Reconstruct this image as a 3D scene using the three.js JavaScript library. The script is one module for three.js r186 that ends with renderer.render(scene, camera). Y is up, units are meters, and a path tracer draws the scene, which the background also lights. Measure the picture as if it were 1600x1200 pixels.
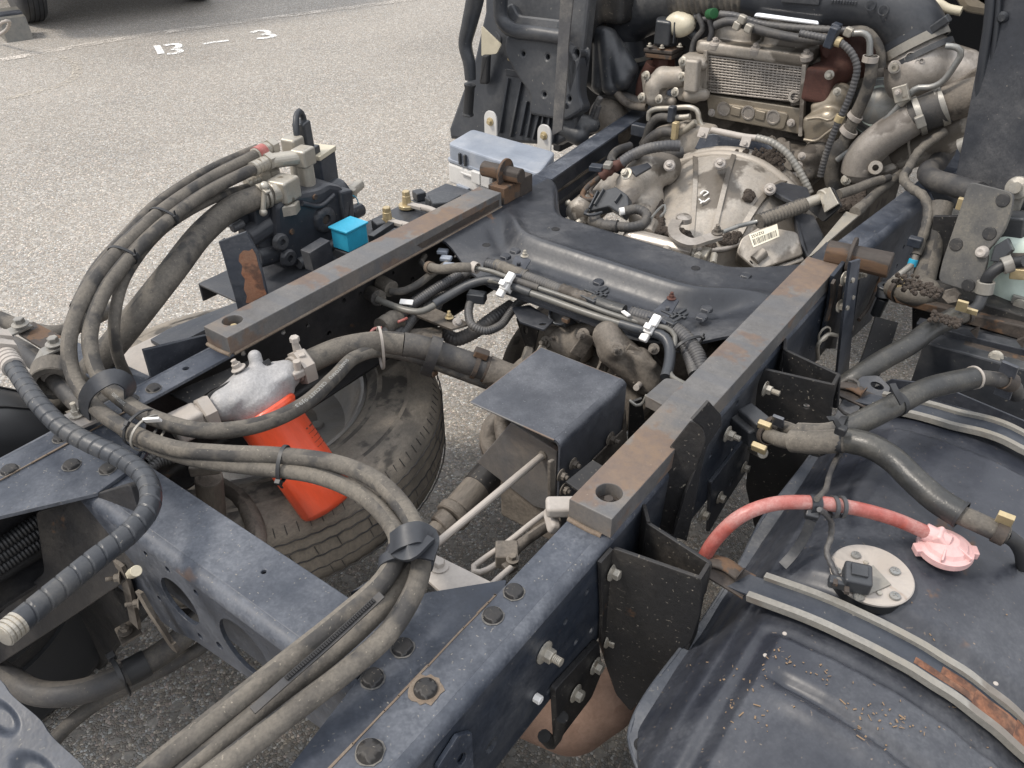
import * as THREE from 'three';
import { RoundedBoxGeometry } from 'three/addons/geometries/RoundedBoxGeometry.js';
import { mergeGeometries, toCreasedNormals } from 'three/addons/utils/BufferGeometryUtils.js';
import { MarchingCubes } from 'three/addons/objects/MarchingCubes.js';

// ---------- camera, sky, sun, exposure ----------
const W = 1024, H = 768;
const V3 = (x, y, z) => new THREE.Vector3(x, y, z);
const scene = new THREE.Scene();
const CAM = V3(.794, 1.62, 0), FPX = 1293.3;            // eye 1.62 m above the asphalt; focal length in px of a 1600 px wide picture
const RX = V3(.80318, -.00833, -.59568), RD = V3(.34062, -.81391, .47066), RF = V3(-.48875, -.58093, -.65088);
const camera = new THREE.PerspectiveCamera(2 * Math.atan(600 / FPX) * 180 / Math.PI, W / H, .05, 400);
camera.position.copy(CAM);
camera.quaternion.setFromRotationMatrix(new THREE.Matrix4().makeBasis(RX, RD.clone().negate(), RF.clone().negate()));
scene.add(camera);

function overcastSky() {                                  // bright, slightly uneven cloud deck
  const w = 256, h = 128, d = new Float32Array(w * h * 4);
  for (let j = 0; j < h; j++) for (let i = 0; i < w; i++) {
    const el = (j + .5) / h * Math.PI - Math.PI / 2, az = i / w * Math.PI * 2, s = Math.sin(el);
    let L = el > 0 ? .62 + .55 * Math.pow(s, .8) : .25;
    if (el > 0) L *= 1 + .10 * Math.sin(az * 3 + 1.3 + 2 * s) * Math.cos(el) + .07 * Math.sin(az * 7 + 5 * s) * Math.cos(el);
    const k = (j * w + i) * 4;
    d[k] = L * .905; d[k + 1] = L * .925; d[k + 2] = L * .975; d[k + 3] = 1;
  }
  const t = new THREE.DataTexture(d, w, h, THREE.RGBAFormat, THREE.FloatType);
  t.mapping = THREE.EquirectangularReflectionMapping; t.magFilter = THREE.LinearFilter; t.needsUpdate = true;
  return t;
}
const skyTex = overcastSky();
scene.background = skyTex; scene.environment = skyTex;
const sun = new THREE.DirectionalLight(0xfff5e8, 1.9);
sun.position.set(-2.6, 6, 1.2); sun.target.position.set(0, .8, -1.5); sun.castShadow = true; sun.shadow.radius = 20;
sun.shadow.mapSize.set(2048, 2048);
Object.assign(sun.shadow.camera, { left: -9, right: 5, top: 6, bottom: -6, near: .5, far: 22 });
scene.add(sun, sun.target);
const renderer = new THREE.WebGLRenderer({ antialias: true });
renderer.setSize(W, H); renderer.toneMapping = THREE.LinearToneMapping; renderer.toneMappingExposure = 1.58;
renderer.shadowMap.enabled = true; renderer.shadowMap.type = THREE.PCFSoftShadowMap;

// ---------- points: where the ray of a surveyed point meets a plane of the place ----------
const ray = (u, v) => V3().addScaledVector(RX, u - 800).addScaledVector(RD, v - 600).addScaledVector(RF, FPX);
const hit = (u, v, a, val) => { const d = ray(u, v); return CAM.clone().addScaledVector(d, (val - CAM[a]) / d[a]); };
const Y = (u, v, y) => hit(u, v, 'y', y), X = (u, v, x) => hit(u, v, 'x', x), Z = (u, v, z) => hit(u, v, 'z', z);
const depth = p => p.clone().sub(CAM).dot(RF);
const mpx = (p, n) => n * depth(p) / FPX;                 // metres that n px span at p
const PL = (u, v, p0, n) => { const d = ray(u, v); return CAM.clone().addScaledVector(d, p0.clone().sub(CAM).dot(n) / d.dot(n)); };   // any plane
const mid = (a, b, t = .5) => a.clone().lerp(b, t);
const dirOf = (a, b) => b.clone().sub(a).normalize();
const off = (p, x = 0, y = 0, z = 0) => V3(p.x + x, p.y + y, p.z + z);
const UP = V3(0, 1, 0), XA = V3(1, 0, 0), ZA = V3(0, 0, 1);

// ---------- noise and textures ----------
function rng(seed) { let s = seed >>> 0; return () => { s = (s + 0x6D2B79F5) | 0; let t = Math.imul(s ^ (s >>> 15), 1 | s); t = (t + Math.imul(t ^ (t >>> 7), 61 | t)) ^ t; return ((t ^ (t >>> 14)) >>> 0) / 4294967296; }; }
function layer(N, px, py, seed) {
  const r = rng(seed), g = new Float32Array(px * py); for (let i = 0; i < g.length; i++) g[i] = r();
  const o = new Float32Array(N * N), sm = t => t * t * (3 - 2 * t);
  for (let j = 0; j < N; j++) {
    const y = j / N * py, y0 = y | 0, fy = sm(y - y0), a = y0 * px, b = ((y0 + 1) % py) * px;
    for (let i = 0; i < N; i++) {
      const x = i / N * px, x0 = x | 0, fx = sm(x - x0), x1 = (x0 + 1) % px;
      const p = g[a + x0] + (g[a + x1] - g[a + x0]) * fx, q = g[b + x0] + (g[b + x1] - g[b + x0]) * fx;
      o[j * N + i] = p + (q - p) * fy;
    }
  }
  return o;
}
function fbm(N, px, py, oct, seed, gain = .55) {
  const o = new Float32Array(N * N); let amp = 1, tot = 0;
  for (let k = 0; k < oct; k++) { const l = layer(N, Math.min(px << k, N), Math.min(py << k, N), seed + k * 101); for (let i = 0; i < o.length; i++) o[i] += l[i] * amp; tot += amp; amp *= gain; }
  let mn = 9, mx = -9; for (let i = 0; i < o.length; i++) { o[i] /= tot; if (o[i] < mn) mn = o[i]; if (o[i] > mx) mx = o[i]; }
  for (let i = 0; i < o.length; i++) o[i] = (o[i] - mn) / (mx - mn);
  return o;
}
function worley(N, c, seed) {                              // nearest and second nearest cell, cell number
  const r = rng(seed), fx = new Float32Array(c * c), fy = new Float32Array(c * c);
  for (let i = 0; i < c * c; i++) { fx[i] = r(); fy[i] = r(); }
  const f1 = new Float32Array(N * N), f2 = new Float32Array(N * N), id = new Int32Array(N * N);
  for (let j = 0; j < N; j++) for (let i = 0; i < N; i++) {
    const x = i / N * c, y = j / N * c, cx = x | 0, cy = y | 0; let a = 9, b = 9, n = 0;
    for (let dy = -1; dy <= 1; dy++) for (let dx = -1; dx <= 1; dx++) {
      const k = ((cy + dy + c) % c) * c + (cx + dx + c) % c, ex = cx + dx + fx[k] - x, ey = cy + dy + fy[k] - y, e = ex * ex + ey * ey;
      if (e < a) { b = a; a = e; n = k; } else if (e < b) b = e;
    }
    const q = j * N + i; f1[q] = Math.sqrt(a); f2[q] = Math.sqrt(b); id[q] = n;
  }
  return { f1, f2, id };
}
const sst = (a, b, x) => { const t = Math.min(1, Math.max(0, (x - a) / (b - a))); return t * t * (3 - 2 * t); };
const s8 = x => { x = Math.min(1, Math.max(0, x)); return Math.round(255 * (x <= .0031308 ? 12.92 * x : 1.055 * Math.pow(x, 1 / 2.4) - .055)); };
function texOf(N, d, srgb, tile) {
  const t = new THREE.DataTexture(d, N, N, THREE.RGBAFormat, THREE.UnsignedByteType);
  t.wrapS = t.wrapT = THREE.RepeatWrapping; t.magFilter = THREE.LinearFilter; t.minFilter = THREE.LinearMipmapLinearFilter; t.generateMipmaps = true; t.anisotropy = 8;
  if (srgb) t.colorSpace = THREE.SRGBColorSpace;
  t.repeat.set(1 / tile, 1 / tile); t.needsUpdate = true; return t;
}
function paintMaps(N, tile, fn) {                          // fn(i, x, y) -> [r, g, b, height, roughness], all linear 0..1
  const c = new Uint8Array(N * N * 4), h = new Uint8Array(N * N * 4), out = {};
  for (let i = 0; i < N * N; i++) {
    const p = fn(i, i % N, (i / N) | 0), k = i * 4;
    c[k] = s8(p[0]); c[k + 1] = s8(p[1]); c[k + 2] = s8(p[2]); c[k + 3] = 255;
    h[k] = Math.round(255 * Math.min(1, Math.max(0, p[3]))); h[k + 1] = Math.round(255 * Math.min(1, Math.max(0, p[4]))); h[k + 2] = h[k]; h[k + 3] = 255;
  }
  out.map = texOf(N, c, true, tile); out.bump = texOf(N, h, false, tile); return out;
}
const SHARED = {};
function matOf(maps, { metal = 0, bump = .0004, env = 1, name = '', clear = 0 } = {}) {
  const m = clear ? new THREE.MeshPhysicalMaterial({ clearcoat: clear, clearcoatRoughness: .3 }) : new THREE.MeshStandardMaterial();
  if (/plastic|paint$|pink|sleeve|light blue|red hose|guard$|yellow|strip$|pipe$|heat shield|insulating/.test(name) && !/chassis|side|tank|plate|steel paint|body|bracket/.test(name)) maps.bump = SHARED[metal > .2 ? 'm' : 'p'] ||= maps.bump;
  m.map = maps.map; m.bumpMap = maps.bump; m.bumpScale = bump; m.roughnessMap = maps.bump; m.roughness = 1; m.metalness = metal; m.name = name; m.side = THREE.DoubleSide;
  return m;
}
// grime recipe: base colour broken up by fine tone, dust in patches, rust, pale flecks and dark stains
const mix3 = (a, b, t) => [a[0] + (b[0] - a[0]) * t, a[1] + (b[1] - a[1]) * t, a[2] + (b[2] - a[2]) * t];
function grime(seed, o) {
  const N = o.N || 512, tile = o.tile || .5;
  const big = fbm(N, 4, 4, 5, seed), med = fbm(N, 12, 12, 5, seed + 7), fin = fbm(N, 64, 64, 4, seed + 13, .7), rst = fbm(N, 5, 5, 6, seed + 23, .6), str = o.streak ? fbm(N, o.streak[0], o.streak[1], 4, seed + 31) : null;
  const fl = new Float32Array(N * N), r = rng(seed + 99), sp = fbm(N, N / 4, N / 4, 2, seed + 57, .9);
  for (let k = 0; k < (o.flecks || 0); k++) {              // chips, straw, droplets
    let x = r() * N, y = r() * N; const a = r() * 6.28, L = r() < .94 ? 1 + r() * 1.5 : 3 + r() * 5, w = r() < .88 ? 1 : 2, v = .25 + .6 * r();
    for (let s = 0; s < L; s++) { for (let q = 0; q < w; q++) fl[(((y + q) | 0) % N + N) % N * N + ((x | 0) % N + N) % N] = v; x += Math.cos(a); y += Math.sin(a); }
  }
  return paintMaps(N, tile, i => {
    let c = o.base.map(v => v * (1 - o.tone / 2 + o.tone * (.55 * fin[i] + .45 * sp[i])) * (.86 + .28 * med[i]));
    if (str) c = mix3(c, o.streakCol, sst(.45, .8, str[i]) * o.streak[2]);
    const dd = sst(o.dust[0], o.dust[1], big[i] * .6 + med[i] * .4) * o.dust[2] * (.30 + .75 * fin[i] + .9 * Math.max(0, sp[i] - .35)); 
    c = mix3(c, o.dustCol, Math.min(1, dd));
    let rr = 0; if (o.rust) { rr = sst(o.rust[0], o.rust[0] + .09, rst[i]) * o.rust[1]; c = mix3(c, [.13 + .09 * fin[i], .066 + .045 * fin[i], .038], rr); }
    if (o.stain) c = mix3(c, o.stainCol || [.012, .012, .013], sst(o.stain[0], o.stain[0] + .12, 1 - big[i] * .5 - rst[i] * .5) * o.stain[1]);
    if (fl[i]) c = mix3(c, o.fleckCol || [.38, .34, .27], fl[i] * .8);
    return [...c, .5 + (fin[i] - .5) * .7 + (med[i] - .5) * .25 + rr * .25 + fl[i] * .2, Math.min(1, o.rough[0] + (o.rough[1] - o.rough[0]) * Math.min(1, dd + rr + fl[i]) + (fin[i] - .5) * .16)];
  });
}
const DUST = [.215, .195, .165], PALE = [.26, .25, .24];
const M = {
  rail: matOf(grime(11, { N: 1024, tile: .9, base: [.024, .031, .046], tone: .6, dust: [.24, .78, .62], dustCol: [.145, .155, .175], rust: [.90, .4], flecks: 2600, rough: [.42, .8] }), { bump: .0005, name: 'chassis paint' }),
  railWeb: matOf(grime(17, { N: 1024, tile: .9, base: [.019, .025, .037], tone: .7, dust: [.30, .9, .46], dustCol: [.125, .122, .118], rust: [.86, .5], flecks: 500, rough: [.40, .8], streak: [30, 3, .25], streakCol: [.075, .08, .09] }), { bump: .0005, name: 'chassis side paint' }),
  bracket: matOf(grime(23, { N: 512, tile: .5, base: [.014, .014, .015], tone: .7, dust: [.34, .95, .38], dustCol: [.085, .072, .056], rust: [.92, .5], flecks: 900, rough: [.55, .9] }), { bump: .0004, name: 'black bracket paint' }),
  guard: matOf(grime(29, { N: 1024, tile: .6, base: [.036, .040, .050], tone: .6, dust: [.22, .82, .62], dustCol: [.145, .152, .168], rust: [.93, .6], flecks: 1500, fleckCol: [.32, .33, .35], rough: [.40, .75] }), { bump: .0004, name: 'grey plate paint' }),
  press: matOf(grime(37, { N: 1024, tile: .8, base: [.026, .029, .036], tone: .5, dust: [.32, .9, .40], dustCol: [.16, .155, .15], rust: [.88, .5], flecks: 500, rough: [.40, .75] }), { bump: .0003, name: 'pressed steel paint' }),
  tank: matOf(grime(41, { N: 1024, tile: .9, base: [.021, .024, .033], tone: .4, dust: [.28, .85, .46], dustCol: [.115, .120, .130], rust: [.88, .7], flecks: 1300, fleckCol: [.30, .22, .15], rough: [.36, .75] }), { bump: .0003, name: 'tank paint' }),
  bar: matOf(grime(43, { N: 1024, tile: .7, base: [.125, .122, .120], tone: .6, dust: [.32, .85, .62], dustCol: [.20, .158, .118], rust: [.60, .38], flecks: 500, rough: [.55, .9], streak: [3, 46, .45], streakCol: [.10, .105, .115] }), { bump: .0005, metal: .15, name: 'rusty flat bar' }),
  rust: matOf(grime(47, { N: 512, tile: .3, base: [.042, .034, .029], tone: .9, dust: [.4, .85, .5], dustCol: [.095, .075, .06], rust: [.60, .4], rough: [.7, .95] }), { bump: .0006, name: 'rusted steel' }),
  rustRed: matOf(grime(49, { N: 512, tile: .3, base: [.075, .030, .022], tone: .9, dust: [.4, .95, .45], dustCol: [.13, .085, .065], rough: [.75, .95] }), { bump: .0006, name: 'red brown casting' }),
  alu: matOf(grime(53, { N: 512, tile: .4, base: [.34, .312, .275], tone: .7, dust: [.35, .9, .6], dustCol: [.25, .205, .155], stain: [.51, .8], stainCol: [.075, .062, .048], flecks: 300, fleckCol: [.10, .085, .07], rough: [.5, .85] }), { bump: .0006, metal: .25, name: 'dusty cast aluminium' }),
  aluBright: matOf(grime(57, { N: 512, tile: .4, base: [.32, .292, .262], tone: .5, dust: [.45, .95, .5], dustCol: [.33, .29, .24], stain: [.60, .7], stainCol: [.11, .095, .08], flecks: 340, fleckCol: [.09, .075, .06], rough: [.36, .8] }), { bump: .0004, metal: .35, name: 'aluminium pipe' }),
  castDirt: matOf(grime(59, { N: 512, tile: .4, base: [.115, .100, .084], tone: 1, dust: [.3, .8, .75], dustCol: [.195, .170, .140], stain: [.58, .8], stainCol: [.035, .028, .022], rough: [.7, .95] }), { bump: .0010, name: 'muddy casting' }),
  castNew: matOf(grime(61, { N: 512, tile: .25, base: [.33, .325, .325], tone: .6, dust: [.6, .99, .3], dustCol: [.33, .32, .3], rough: [.6, .85] }), { bump: .0012, metal: .1, name: 'clean casting' }),
  hose: matOf(grime(67, { N: 512, tile: .35, base: [.080, .072, .062], tone: .9, dust: [.22, .78, .85], dustCol: [.165, .148, .124], stain: [.55, .75], stainCol: [.030, .030, .031], flecks: 500, rough: [.75, .95] }), { bump: .0009, name: 'dusty rubber hose' }),
  hoseDark: matOf(grime(71, { N: 512, tile: .35, base: [.034, .034, .036], tone: .5, dust: [.3, .85, .65], dustCol: [.14, .125, .105], flecks: 160, rough: [.55, .9] }), { bump: .0005, name: 'dark rubber hose' }),
  wrap: matOf(grime(73, { N: 512, tile: .4, base: [.032, .036, .043], tone: .4, dust: [.35, .9, .5], dustCol: [.115, .11, .10], flecks: 120, rough: [.38, .75] }), { bump: .0003, name: 'spiral hose guard' }),
  foam: matOf(grime(79, { N: 512, tile: .3, base: [.030, .031, .031], tone: .5, dust: [.25, .85, .55], dustCol: [.105, .097, .08], flecks: 160, rough: [.75, .95] }), { bump: .0006, name: 'insulating sleeve' }),
  plastic: matOf(grime(83, { N: 512, tile: .5, base: [.030, .033, .038], tone: .25, dust: [.35, .95, .4], dustCol: [.12, .115, .105], flecks: 80, rough: [.42, .75] }), { bump: .0003, name: 'black plastic' }),
  fender: matOf(grime(87, { N: 512, tile: .8, base: [.026, .029, .035], tone: .3, dust: [.3, .95, .4], dustCol: [.13, .125, .115], flecks: 120, rough: [.5, .8] }), { bump: .0002, name: 'fender plastic' }),
  conduit: matOf(grime(89, { N: 512, tile: .3, base: [.055, .055, .058], tone: .4, dust: [.28, .85, .7], dustCol: [.16, .148, .13], rough: [.45, .85] }), { bump: .0003, name: 'corrugated conduit' }),
  zinc: matOf(grime(97, { N: 512, tile: .12, base: [.40, .375, .325], tone: .5, dust: [.4, .95, .6], dustCol: [.33, .28, .21], stain: [.68, .7], stainCol: [.12, .09, .06], rough: [.40, .85] }), { bump: .0002, metal: .5, name: 'zinc plated steel' }),
  steelPipe: matOf(grime(101, { N: 512, tile: .2, base: [.22, .225, .22], tone: .3, dust: [.4, .9, .5], dustCol: [.26, .23, .19], rough: [.40, .8] }), { bump: .0002, metal: .4, name: 'steel pipe' }),
  galv: matOf(grime(103, { N: 512, tile: .4, base: [.235, .226, .205], tone: .5, dust: [.3, .9, .6], dustCol: [.22, .195, .15], stain: [.66, .8], stainCol: [.15, .13, .11], flecks: 140, fleckCol: [.12, .11, .1], rough: [.55, .85] }), { bump: .0004, metal: .15, name: 'grey weathered strip' }),
  pipeGrey: matOf(grime(223, { N: 512, tile: .2, base: [.12, .118, .108], tone: .5, dust: [.3, .9, .6], dustCol: [.17, .155, .13], rough: [.5, .85] }), { bump: .0003, name: 'dull grey pipe' }),
  seam: matOf(grime(211, { N: 512, tile: .2, base: [.145, .108, .078], tone: .9, dust: [.25, .8, .8], dustCol: [.19, .165, .135], rough: [.75, .95] }), { bump: .0008, name: 'rusty seam' }),
  webDirt: matOf(grime(213, { N: 1024, tile: .6, base: [.018, .018, .020], tone: .8, dust: [.35, .95, .55], dustCol: [.085, .074, .06], rust: [.86, .5], flecks: 900, fleckCol: [.16, .14, .11], rough: [.5, .9] }), { bump: .0008, name: 'grimy dark web' }),
  pale: matOf(grime(107, { N: 512, tile: .4, base: [.36, .33, .30], tone: .3, dust: [.4, .95, .5], dustCol: [.30, .25, .2], rust: [.85, .5], flecks: 160, rough: [.6, .85] }), { bump: .0003, name: 'pale dusty steel' }),
  cream: matOf(grime(109, { N: 512, tile: .6, base: [.50, .455, .35], tone: .2, dust: [.45, .95, .5], dustCol: [.33, .29, .21], rough: [.4, .7] }), { bump: .0002, name: 'cream body paint' }),
  orange: matOf(grime(113, { N: 512, tile: .4, base: [.66, .078, .028], tone: .2, dust: [.5, .99, .25], dustCol: [.55, .20, .12], flecks: 60, rough: [.32, .6] }), { bump: .0002, clear: .25, name: 'orange filter paint' }),
  blue: matOf(grime(127, { N: 512, tile: .3, base: [.025, .30, .46], tone: .15, dust: [.5, .99, .4], dustCol: [.12, .33, .42], rough: [.45, .7] }), { bump: .0002, name: 'light blue plastic' }),
  pink: matOf(grime(131, { N: 512, tile: .2, base: [.58, .36, .35], tone: .15, dust: [.45, .99, .5], dustCol: [.52, .38, .34], rough: [.5, .75] }), { bump: .0002, name: 'faded pink plastic' }),
  redHose: matOf(grime(137, { N: 512, tile: .25, base: [.33, .085, .07], tone: .5, dust: [.25, .7, .9], dustCol: [.40, .225, .205], stain: [.72, .6], stainCol: [.42, .07, .03], rough: [.6, .85] }), { bump: .0004, name: 'faded red hose' }),
  white: matOf(grime(139, { N: 512, tile: .2, base: [.72, .71, .69], tone: .1, dust: [.5, .99, .5], dustCol: [.48, .43, .36], rough: [.4, .7] }), { bump: .0002, name: 'white plastic' }),
  boxGrey: matOf(grime(149, { N: 512, tile: .5, base: [.235, .265, .315], tone: .2, dust: [.35, .9, .5], dustCol: [.36, .36, .36], stain: [.70, .5], stainCol: [.20, .16, .12], rough: [.5, .75] }), { bump: .0002, name: 'blue grey plastic lid' }),
  boxWhite: matOf(grime(151, { N: 512, tile: .4, base: [.56, .55, .53], tone: .15, dust: [.4, .95, .5], dustCol: [.42, .38, .32], rough: [.45, .7] }), { bump: .0002, name: 'off white plastic' }),
  tyre: matOf(grime(157, { N: 512, tile: .5, base: [.15, .135, .115], tone: .6, dust: [.2, .75, .85], dustCol: [.275, .238, .192], stain: [.64, .7], stainCol: [.022, .021, .021], rough: [.8, .95] }), { bump: .0010, name: 'muddy tyre rubber' }),
  wheel: matOf(grime(163, { N: 512, tile: .4, base: [.20, .195, .188], tone: .5, dust: [.25, .8, .8], dustCol: [.14, .122, .10], rust: [.78, .7], flecks: 200, fleckCol: [.16, .09, .05], rough: [.5, .85] }), { bump: .0004, metal: .2, name: 'dirty wheel paint' }),
  mud: matOf(grime(167, { N: 512, tile: .2, base: [.045, .035, .028], tone: 1, dust: [.4, .9, .5], dustCol: [.09, .072, .055], rough: [.9, 1] }), { bump: .004, name: 'dry dirt' }),
  green: matOf(grime(173, { N: 512, tile: .4, base: [.45, .53, .47], tone: .12, dust: [.5, .99, .4], dustCol: [.42, .40, .32], stain: [.76, .5], stainCol: [.2, .13, .07], rough: [.35, .6] }), { bump: .0002, name: 'translucent tank plastic' }),
  gold: matOf(grime(179, { N: 512, tile: .12, base: [.42, .34, .20], tone: .3, dust: [.5, .99, .5], dustCol: [.42, .33, .2], rough: [.35, .7] }), { bump: .0001, metal: .25, name: 'yellow zinc' }),
  shield: matOf(grime(181, { N: 512, tile: .4, base: [.27, .235, .185], tone: .3, dust: [.4, .9, .5], dustCol: [.30, .25, .18], stain: [.66, .6], stainCol: [.14, .11, .08], rough: [.45, .8] }), { bump: .0004, metal: .35, name: 'heat shield' }),
  chrome: new THREE.MeshStandardMaterial({ color: new THREE.Color().setRGB(.75, .76, .78), metalness: .9, roughness: .22, name: 'bright metal' }),
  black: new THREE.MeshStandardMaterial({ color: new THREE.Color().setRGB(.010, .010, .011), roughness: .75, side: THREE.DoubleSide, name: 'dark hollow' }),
};
M.rubber = new THREE.MeshStandardMaterial({ color: new THREE.Color().setRGB(.02, .021, .023), roughness: .5, name: 'black nylon' });
M.tie = M.rubber;

// ---------- geometry helpers: every one returns geometry in world metres ----------
const clean = g => { g = g.index ? g.toNonIndexed() : g; for (const k of Object.keys(g.attributes)) if (!['position', 'normal', 'uv'].includes(k)) g.deleteAttribute(k); g.morphAttributes = {}; return g; };
let uvSeed = rng(5);
function boxUV(g) {                                        // uv in metres from the dominant axis of each face, with a random shift
  const p = g.attributes.position, n = p.count, uv = new Float32Array(n * 2), a = V3(), b = V3(), c = V3(), ou = uvSeed() * 3, ov = uvSeed() * 3;
  for (let i = 0; i < n; i += 3) {
    a.fromBufferAttribute(p, i); b.fromBufferAttribute(p, i + 1); c.fromBufferAttribute(p, i + 2);
    const f = b.clone().sub(a).cross(c.clone().sub(a)), x = Math.abs(f.x), y = Math.abs(f.y), z = Math.abs(f.z);
    [a, b, c].forEach((q, k) => { const e = y >= x && y >= z ? [q.x, q.z] : x >= z ? [q.y, q.z] : [q.y, q.x]; uv[(i + k) * 2] = e[0] + ou; uv[(i + k) * 2 + 1] = e[1] + ov; });
  }
  g.setAttribute('uv', new THREE.BufferAttribute(uv, 2)); return g;
}
const basis = (X_, Y_, Z_, o) => new THREE.Matrix4().makeBasis(X_, Y_, Z_).setPosition(o);
function frame(d, up = UP) { const z = d.clone().normalize(); let x = up.clone().cross(z); if (x.lengthSq() < 1e-6) x = XA.clone().cross(z); x.normalize(); return [x, z.clone().cross(x), z]; }
function obox(c, X_, Y_, w, h, d, r = .002) {               // box with rounded edges on its own axes
  X_ = X_.clone().normalize(); const Zz = X_.clone().cross(Y_).normalize(), Yy = Zz.clone().cross(X_);
  const g = new RoundedBoxGeometry(w, h, d, 2, Math.min(r, w / 2.01, h / 2.01, d / 2.01));
  return boxUV(clean(g.applyMatrix4(basis(X_, Yy, Zz, c))));
}
const bx = (cx, cy, cz, w, h, d, r = .002) => obox(V3(cx, cy, cz), XA, UP, w, h, d, r);
const bb = (x0, x1, y0, y1, z0, z1, r = .002) => bx((x0 + x1) / 2, (y0 + y1) / 2, (z0 + z1) / 2, Math.abs(x1 - x0), Math.abs(y1 - y0), Math.abs(z1 - z0), r);
function beam(p, q, w, h, up = UP, r = .002) { const [x, y, z] = frame(q.clone().sub(p), up); return obox(mid(p, q), x, y, w, h, p.distanceTo(q), r); }
function lathe(p, d, prof, seg = 20, smooth = .7) {        // prof: [along, radius] from p along d
  const [x, y, z] = frame(d, Math.abs(d.clone().normalize().y) > .9 ? XA : UP);
  let g = new THREE.LatheGeometry(prof.map(([t, r]) => new THREE.Vector2(Math.max(r, 1e-5), t)), seg);
  const u = g.attributes.uv, R = Math.max(...prof.map(q => q[1])), L = prof.reduce((s, q, i) => i ? s + Math.hypot(q[0] - prof[i - 1][0], q[1] - prof[i - 1][1]) : 0, 0);
  const o1 = uvSeed() * 3, o2 = uvSeed() * 3; for (let i = 0; i < u.count; i++) u.setXY(i, u.getX(i) * 2 * Math.PI * R + o1, u.getY(i) * L + o2);
  g = toCreasedNormals(g, smooth);
  return clean(g.applyMatrix4(basis(x, z, x.clone().cross(z), p)));
}
function cyl(p, q, r1, r2 = r1, seg = 20, c = Math.min(r1, r2) * .08) {
  const L = p.distanceTo(q); return lathe(p, q.clone().sub(p), [[0, 0], [0, r1 - c], [c, r1], [L - c, r2], [L, r2 - c], [L, 0]], seg, .6);
}
function pipe(p, q, ro, ri, seg = 24) { const L = p.distanceTo(q), c = (ro - ri) * .15; return lathe(p, q.clone().sub(p), [[0, ri], [0, ro - c], [c, ro], [L - c, ro], [L, ro - c], [L, ri], [0, ri]], seg, .6); }
function hex(p, d, af, h, seg = 6) { const r = af / 1.732, c = h * .12; return lathe(p, d, [[0, 0], [0, r], [h - c, r], [h, r * .88], [h, 0]], seg, .3); }
function bolt(p, d, s, stud = 0) {                          // flanged hex bolt or nut
  d = d.clone().normalize(); const g = [lathe(p, d, [[0, 0], [0, s * .98], [s * .12, s * .98], [s * .3, s * .6], [s * .3, 0]], 16), hex(off(p).addScaledVector(d, s * .25), d, s * 1.05, s * .62)];
  if (stud) { const q = off(p).addScaledVector(d, s * .8), pr = [[0, 0]]; for (let t = 0; t <= stud; t += s * .07) pr.push([t, s * (.32 + (pr.length % 2) * .04)]); pr.push([stud, 0]); g.push(lathe(q, d, pr, 10, .2)); }
  return mergeGeometries(g);
}
const rivet = (p, d, r) => lathe(p, d, [[-.001, r * 1.0], [r * .08, r], [r * .3, r * .93], [r * .48, r * .74], [r * .58, r * .4], [r * .6, 0]], 30, 1.2);
const ball = (p, r, sy = 1) => { const g = new THREE.SphereGeometry(r, 18, 12); g.scale(1, sy, 1); g.translate(p.x, p.y, p.z); return boxUV(clean(g)); };
function shape2(pts, rc) {                                 // closed outline, corners rounded by rc
  const s = new THREE.Shape(), n = pts.length;
  if (!rc) { s.setFromPoints(pts); return s; }
  pts.forEach((p, i) => {
    const a = pts[(i + n - 1) % n], b = pts[(i + 1) % n], la = p.distanceTo(a), lb = p.distanceTo(b), r = Math.min(rc, la * .48, lb * .48);
    const p1 = p.clone().lerp(a, r / la), p2 = p.clone().lerp(b, r / lb);
    i ? s.lineTo(p1.x, p1.y) : s.moveTo(p1.x, p1.y); s.quadraticCurveTo(p.x, p.y, p2.x, p2.y);
  });
  s.closePath(); return s;
}
function slab(pts, t, { n, holes = [], bevel = .001, rc = 0, seg = 6 } = {}) {   // flat plate: pts lie on its visible face, it grows away from the eye
  if (!n) { n = V3(); for (let i = 0; i < pts.length; i++) { const a = pts[i], b = pts[(i + 1) % pts.length]; n.x += (a.y - b.y) * (a.z + b.z); n.y += (a.z - b.z) * (a.x + b.x); n.z += (a.x - b.x) * (a.y + b.y); } n.normalize(); }
  n = n.clone().normalize(); if (n.dot(CAM.clone().sub(pts[0])) < 0) n.negate();
  let x = pts[1].clone().sub(pts[0]); x.addScaledVector(n, -x.dot(n)).normalize(); const y = n.clone().cross(x), o = pts[0];
  const to2 = p => { const d = p.clone().sub(o); return new THREE.Vector2(d.dot(x), d.dot(y)); };
  let p2 = pts.map(to2); if (THREE.ShapeUtils.isClockWise(p2)) p2.reverse();
  const s = shape2(p2, rc);
  for (const [c, r, ry, ang] of holes) { const q = to2(c), h = new THREE.Path(); h.absellipse(q.x, q.y, r, ry || r, 0, Math.PI * 2, true, ang || 0); s.holes.push(h); }
  bevel = Math.min(bevel, t * .4);
  let g = new THREE.ExtrudeGeometry(s, { depth: t - 2 * bevel, bevelEnabled: true, bevelThickness: bevel, bevelSize: bevel, bevelOffset: -bevel, bevelSegments: 2, curveSegments: seg });
  g.translate(0, 0, -(t - bevel)); g = clean(g.applyMatrix4(basis(x, y, n, o)));
  return boxUV(g);
}
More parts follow.
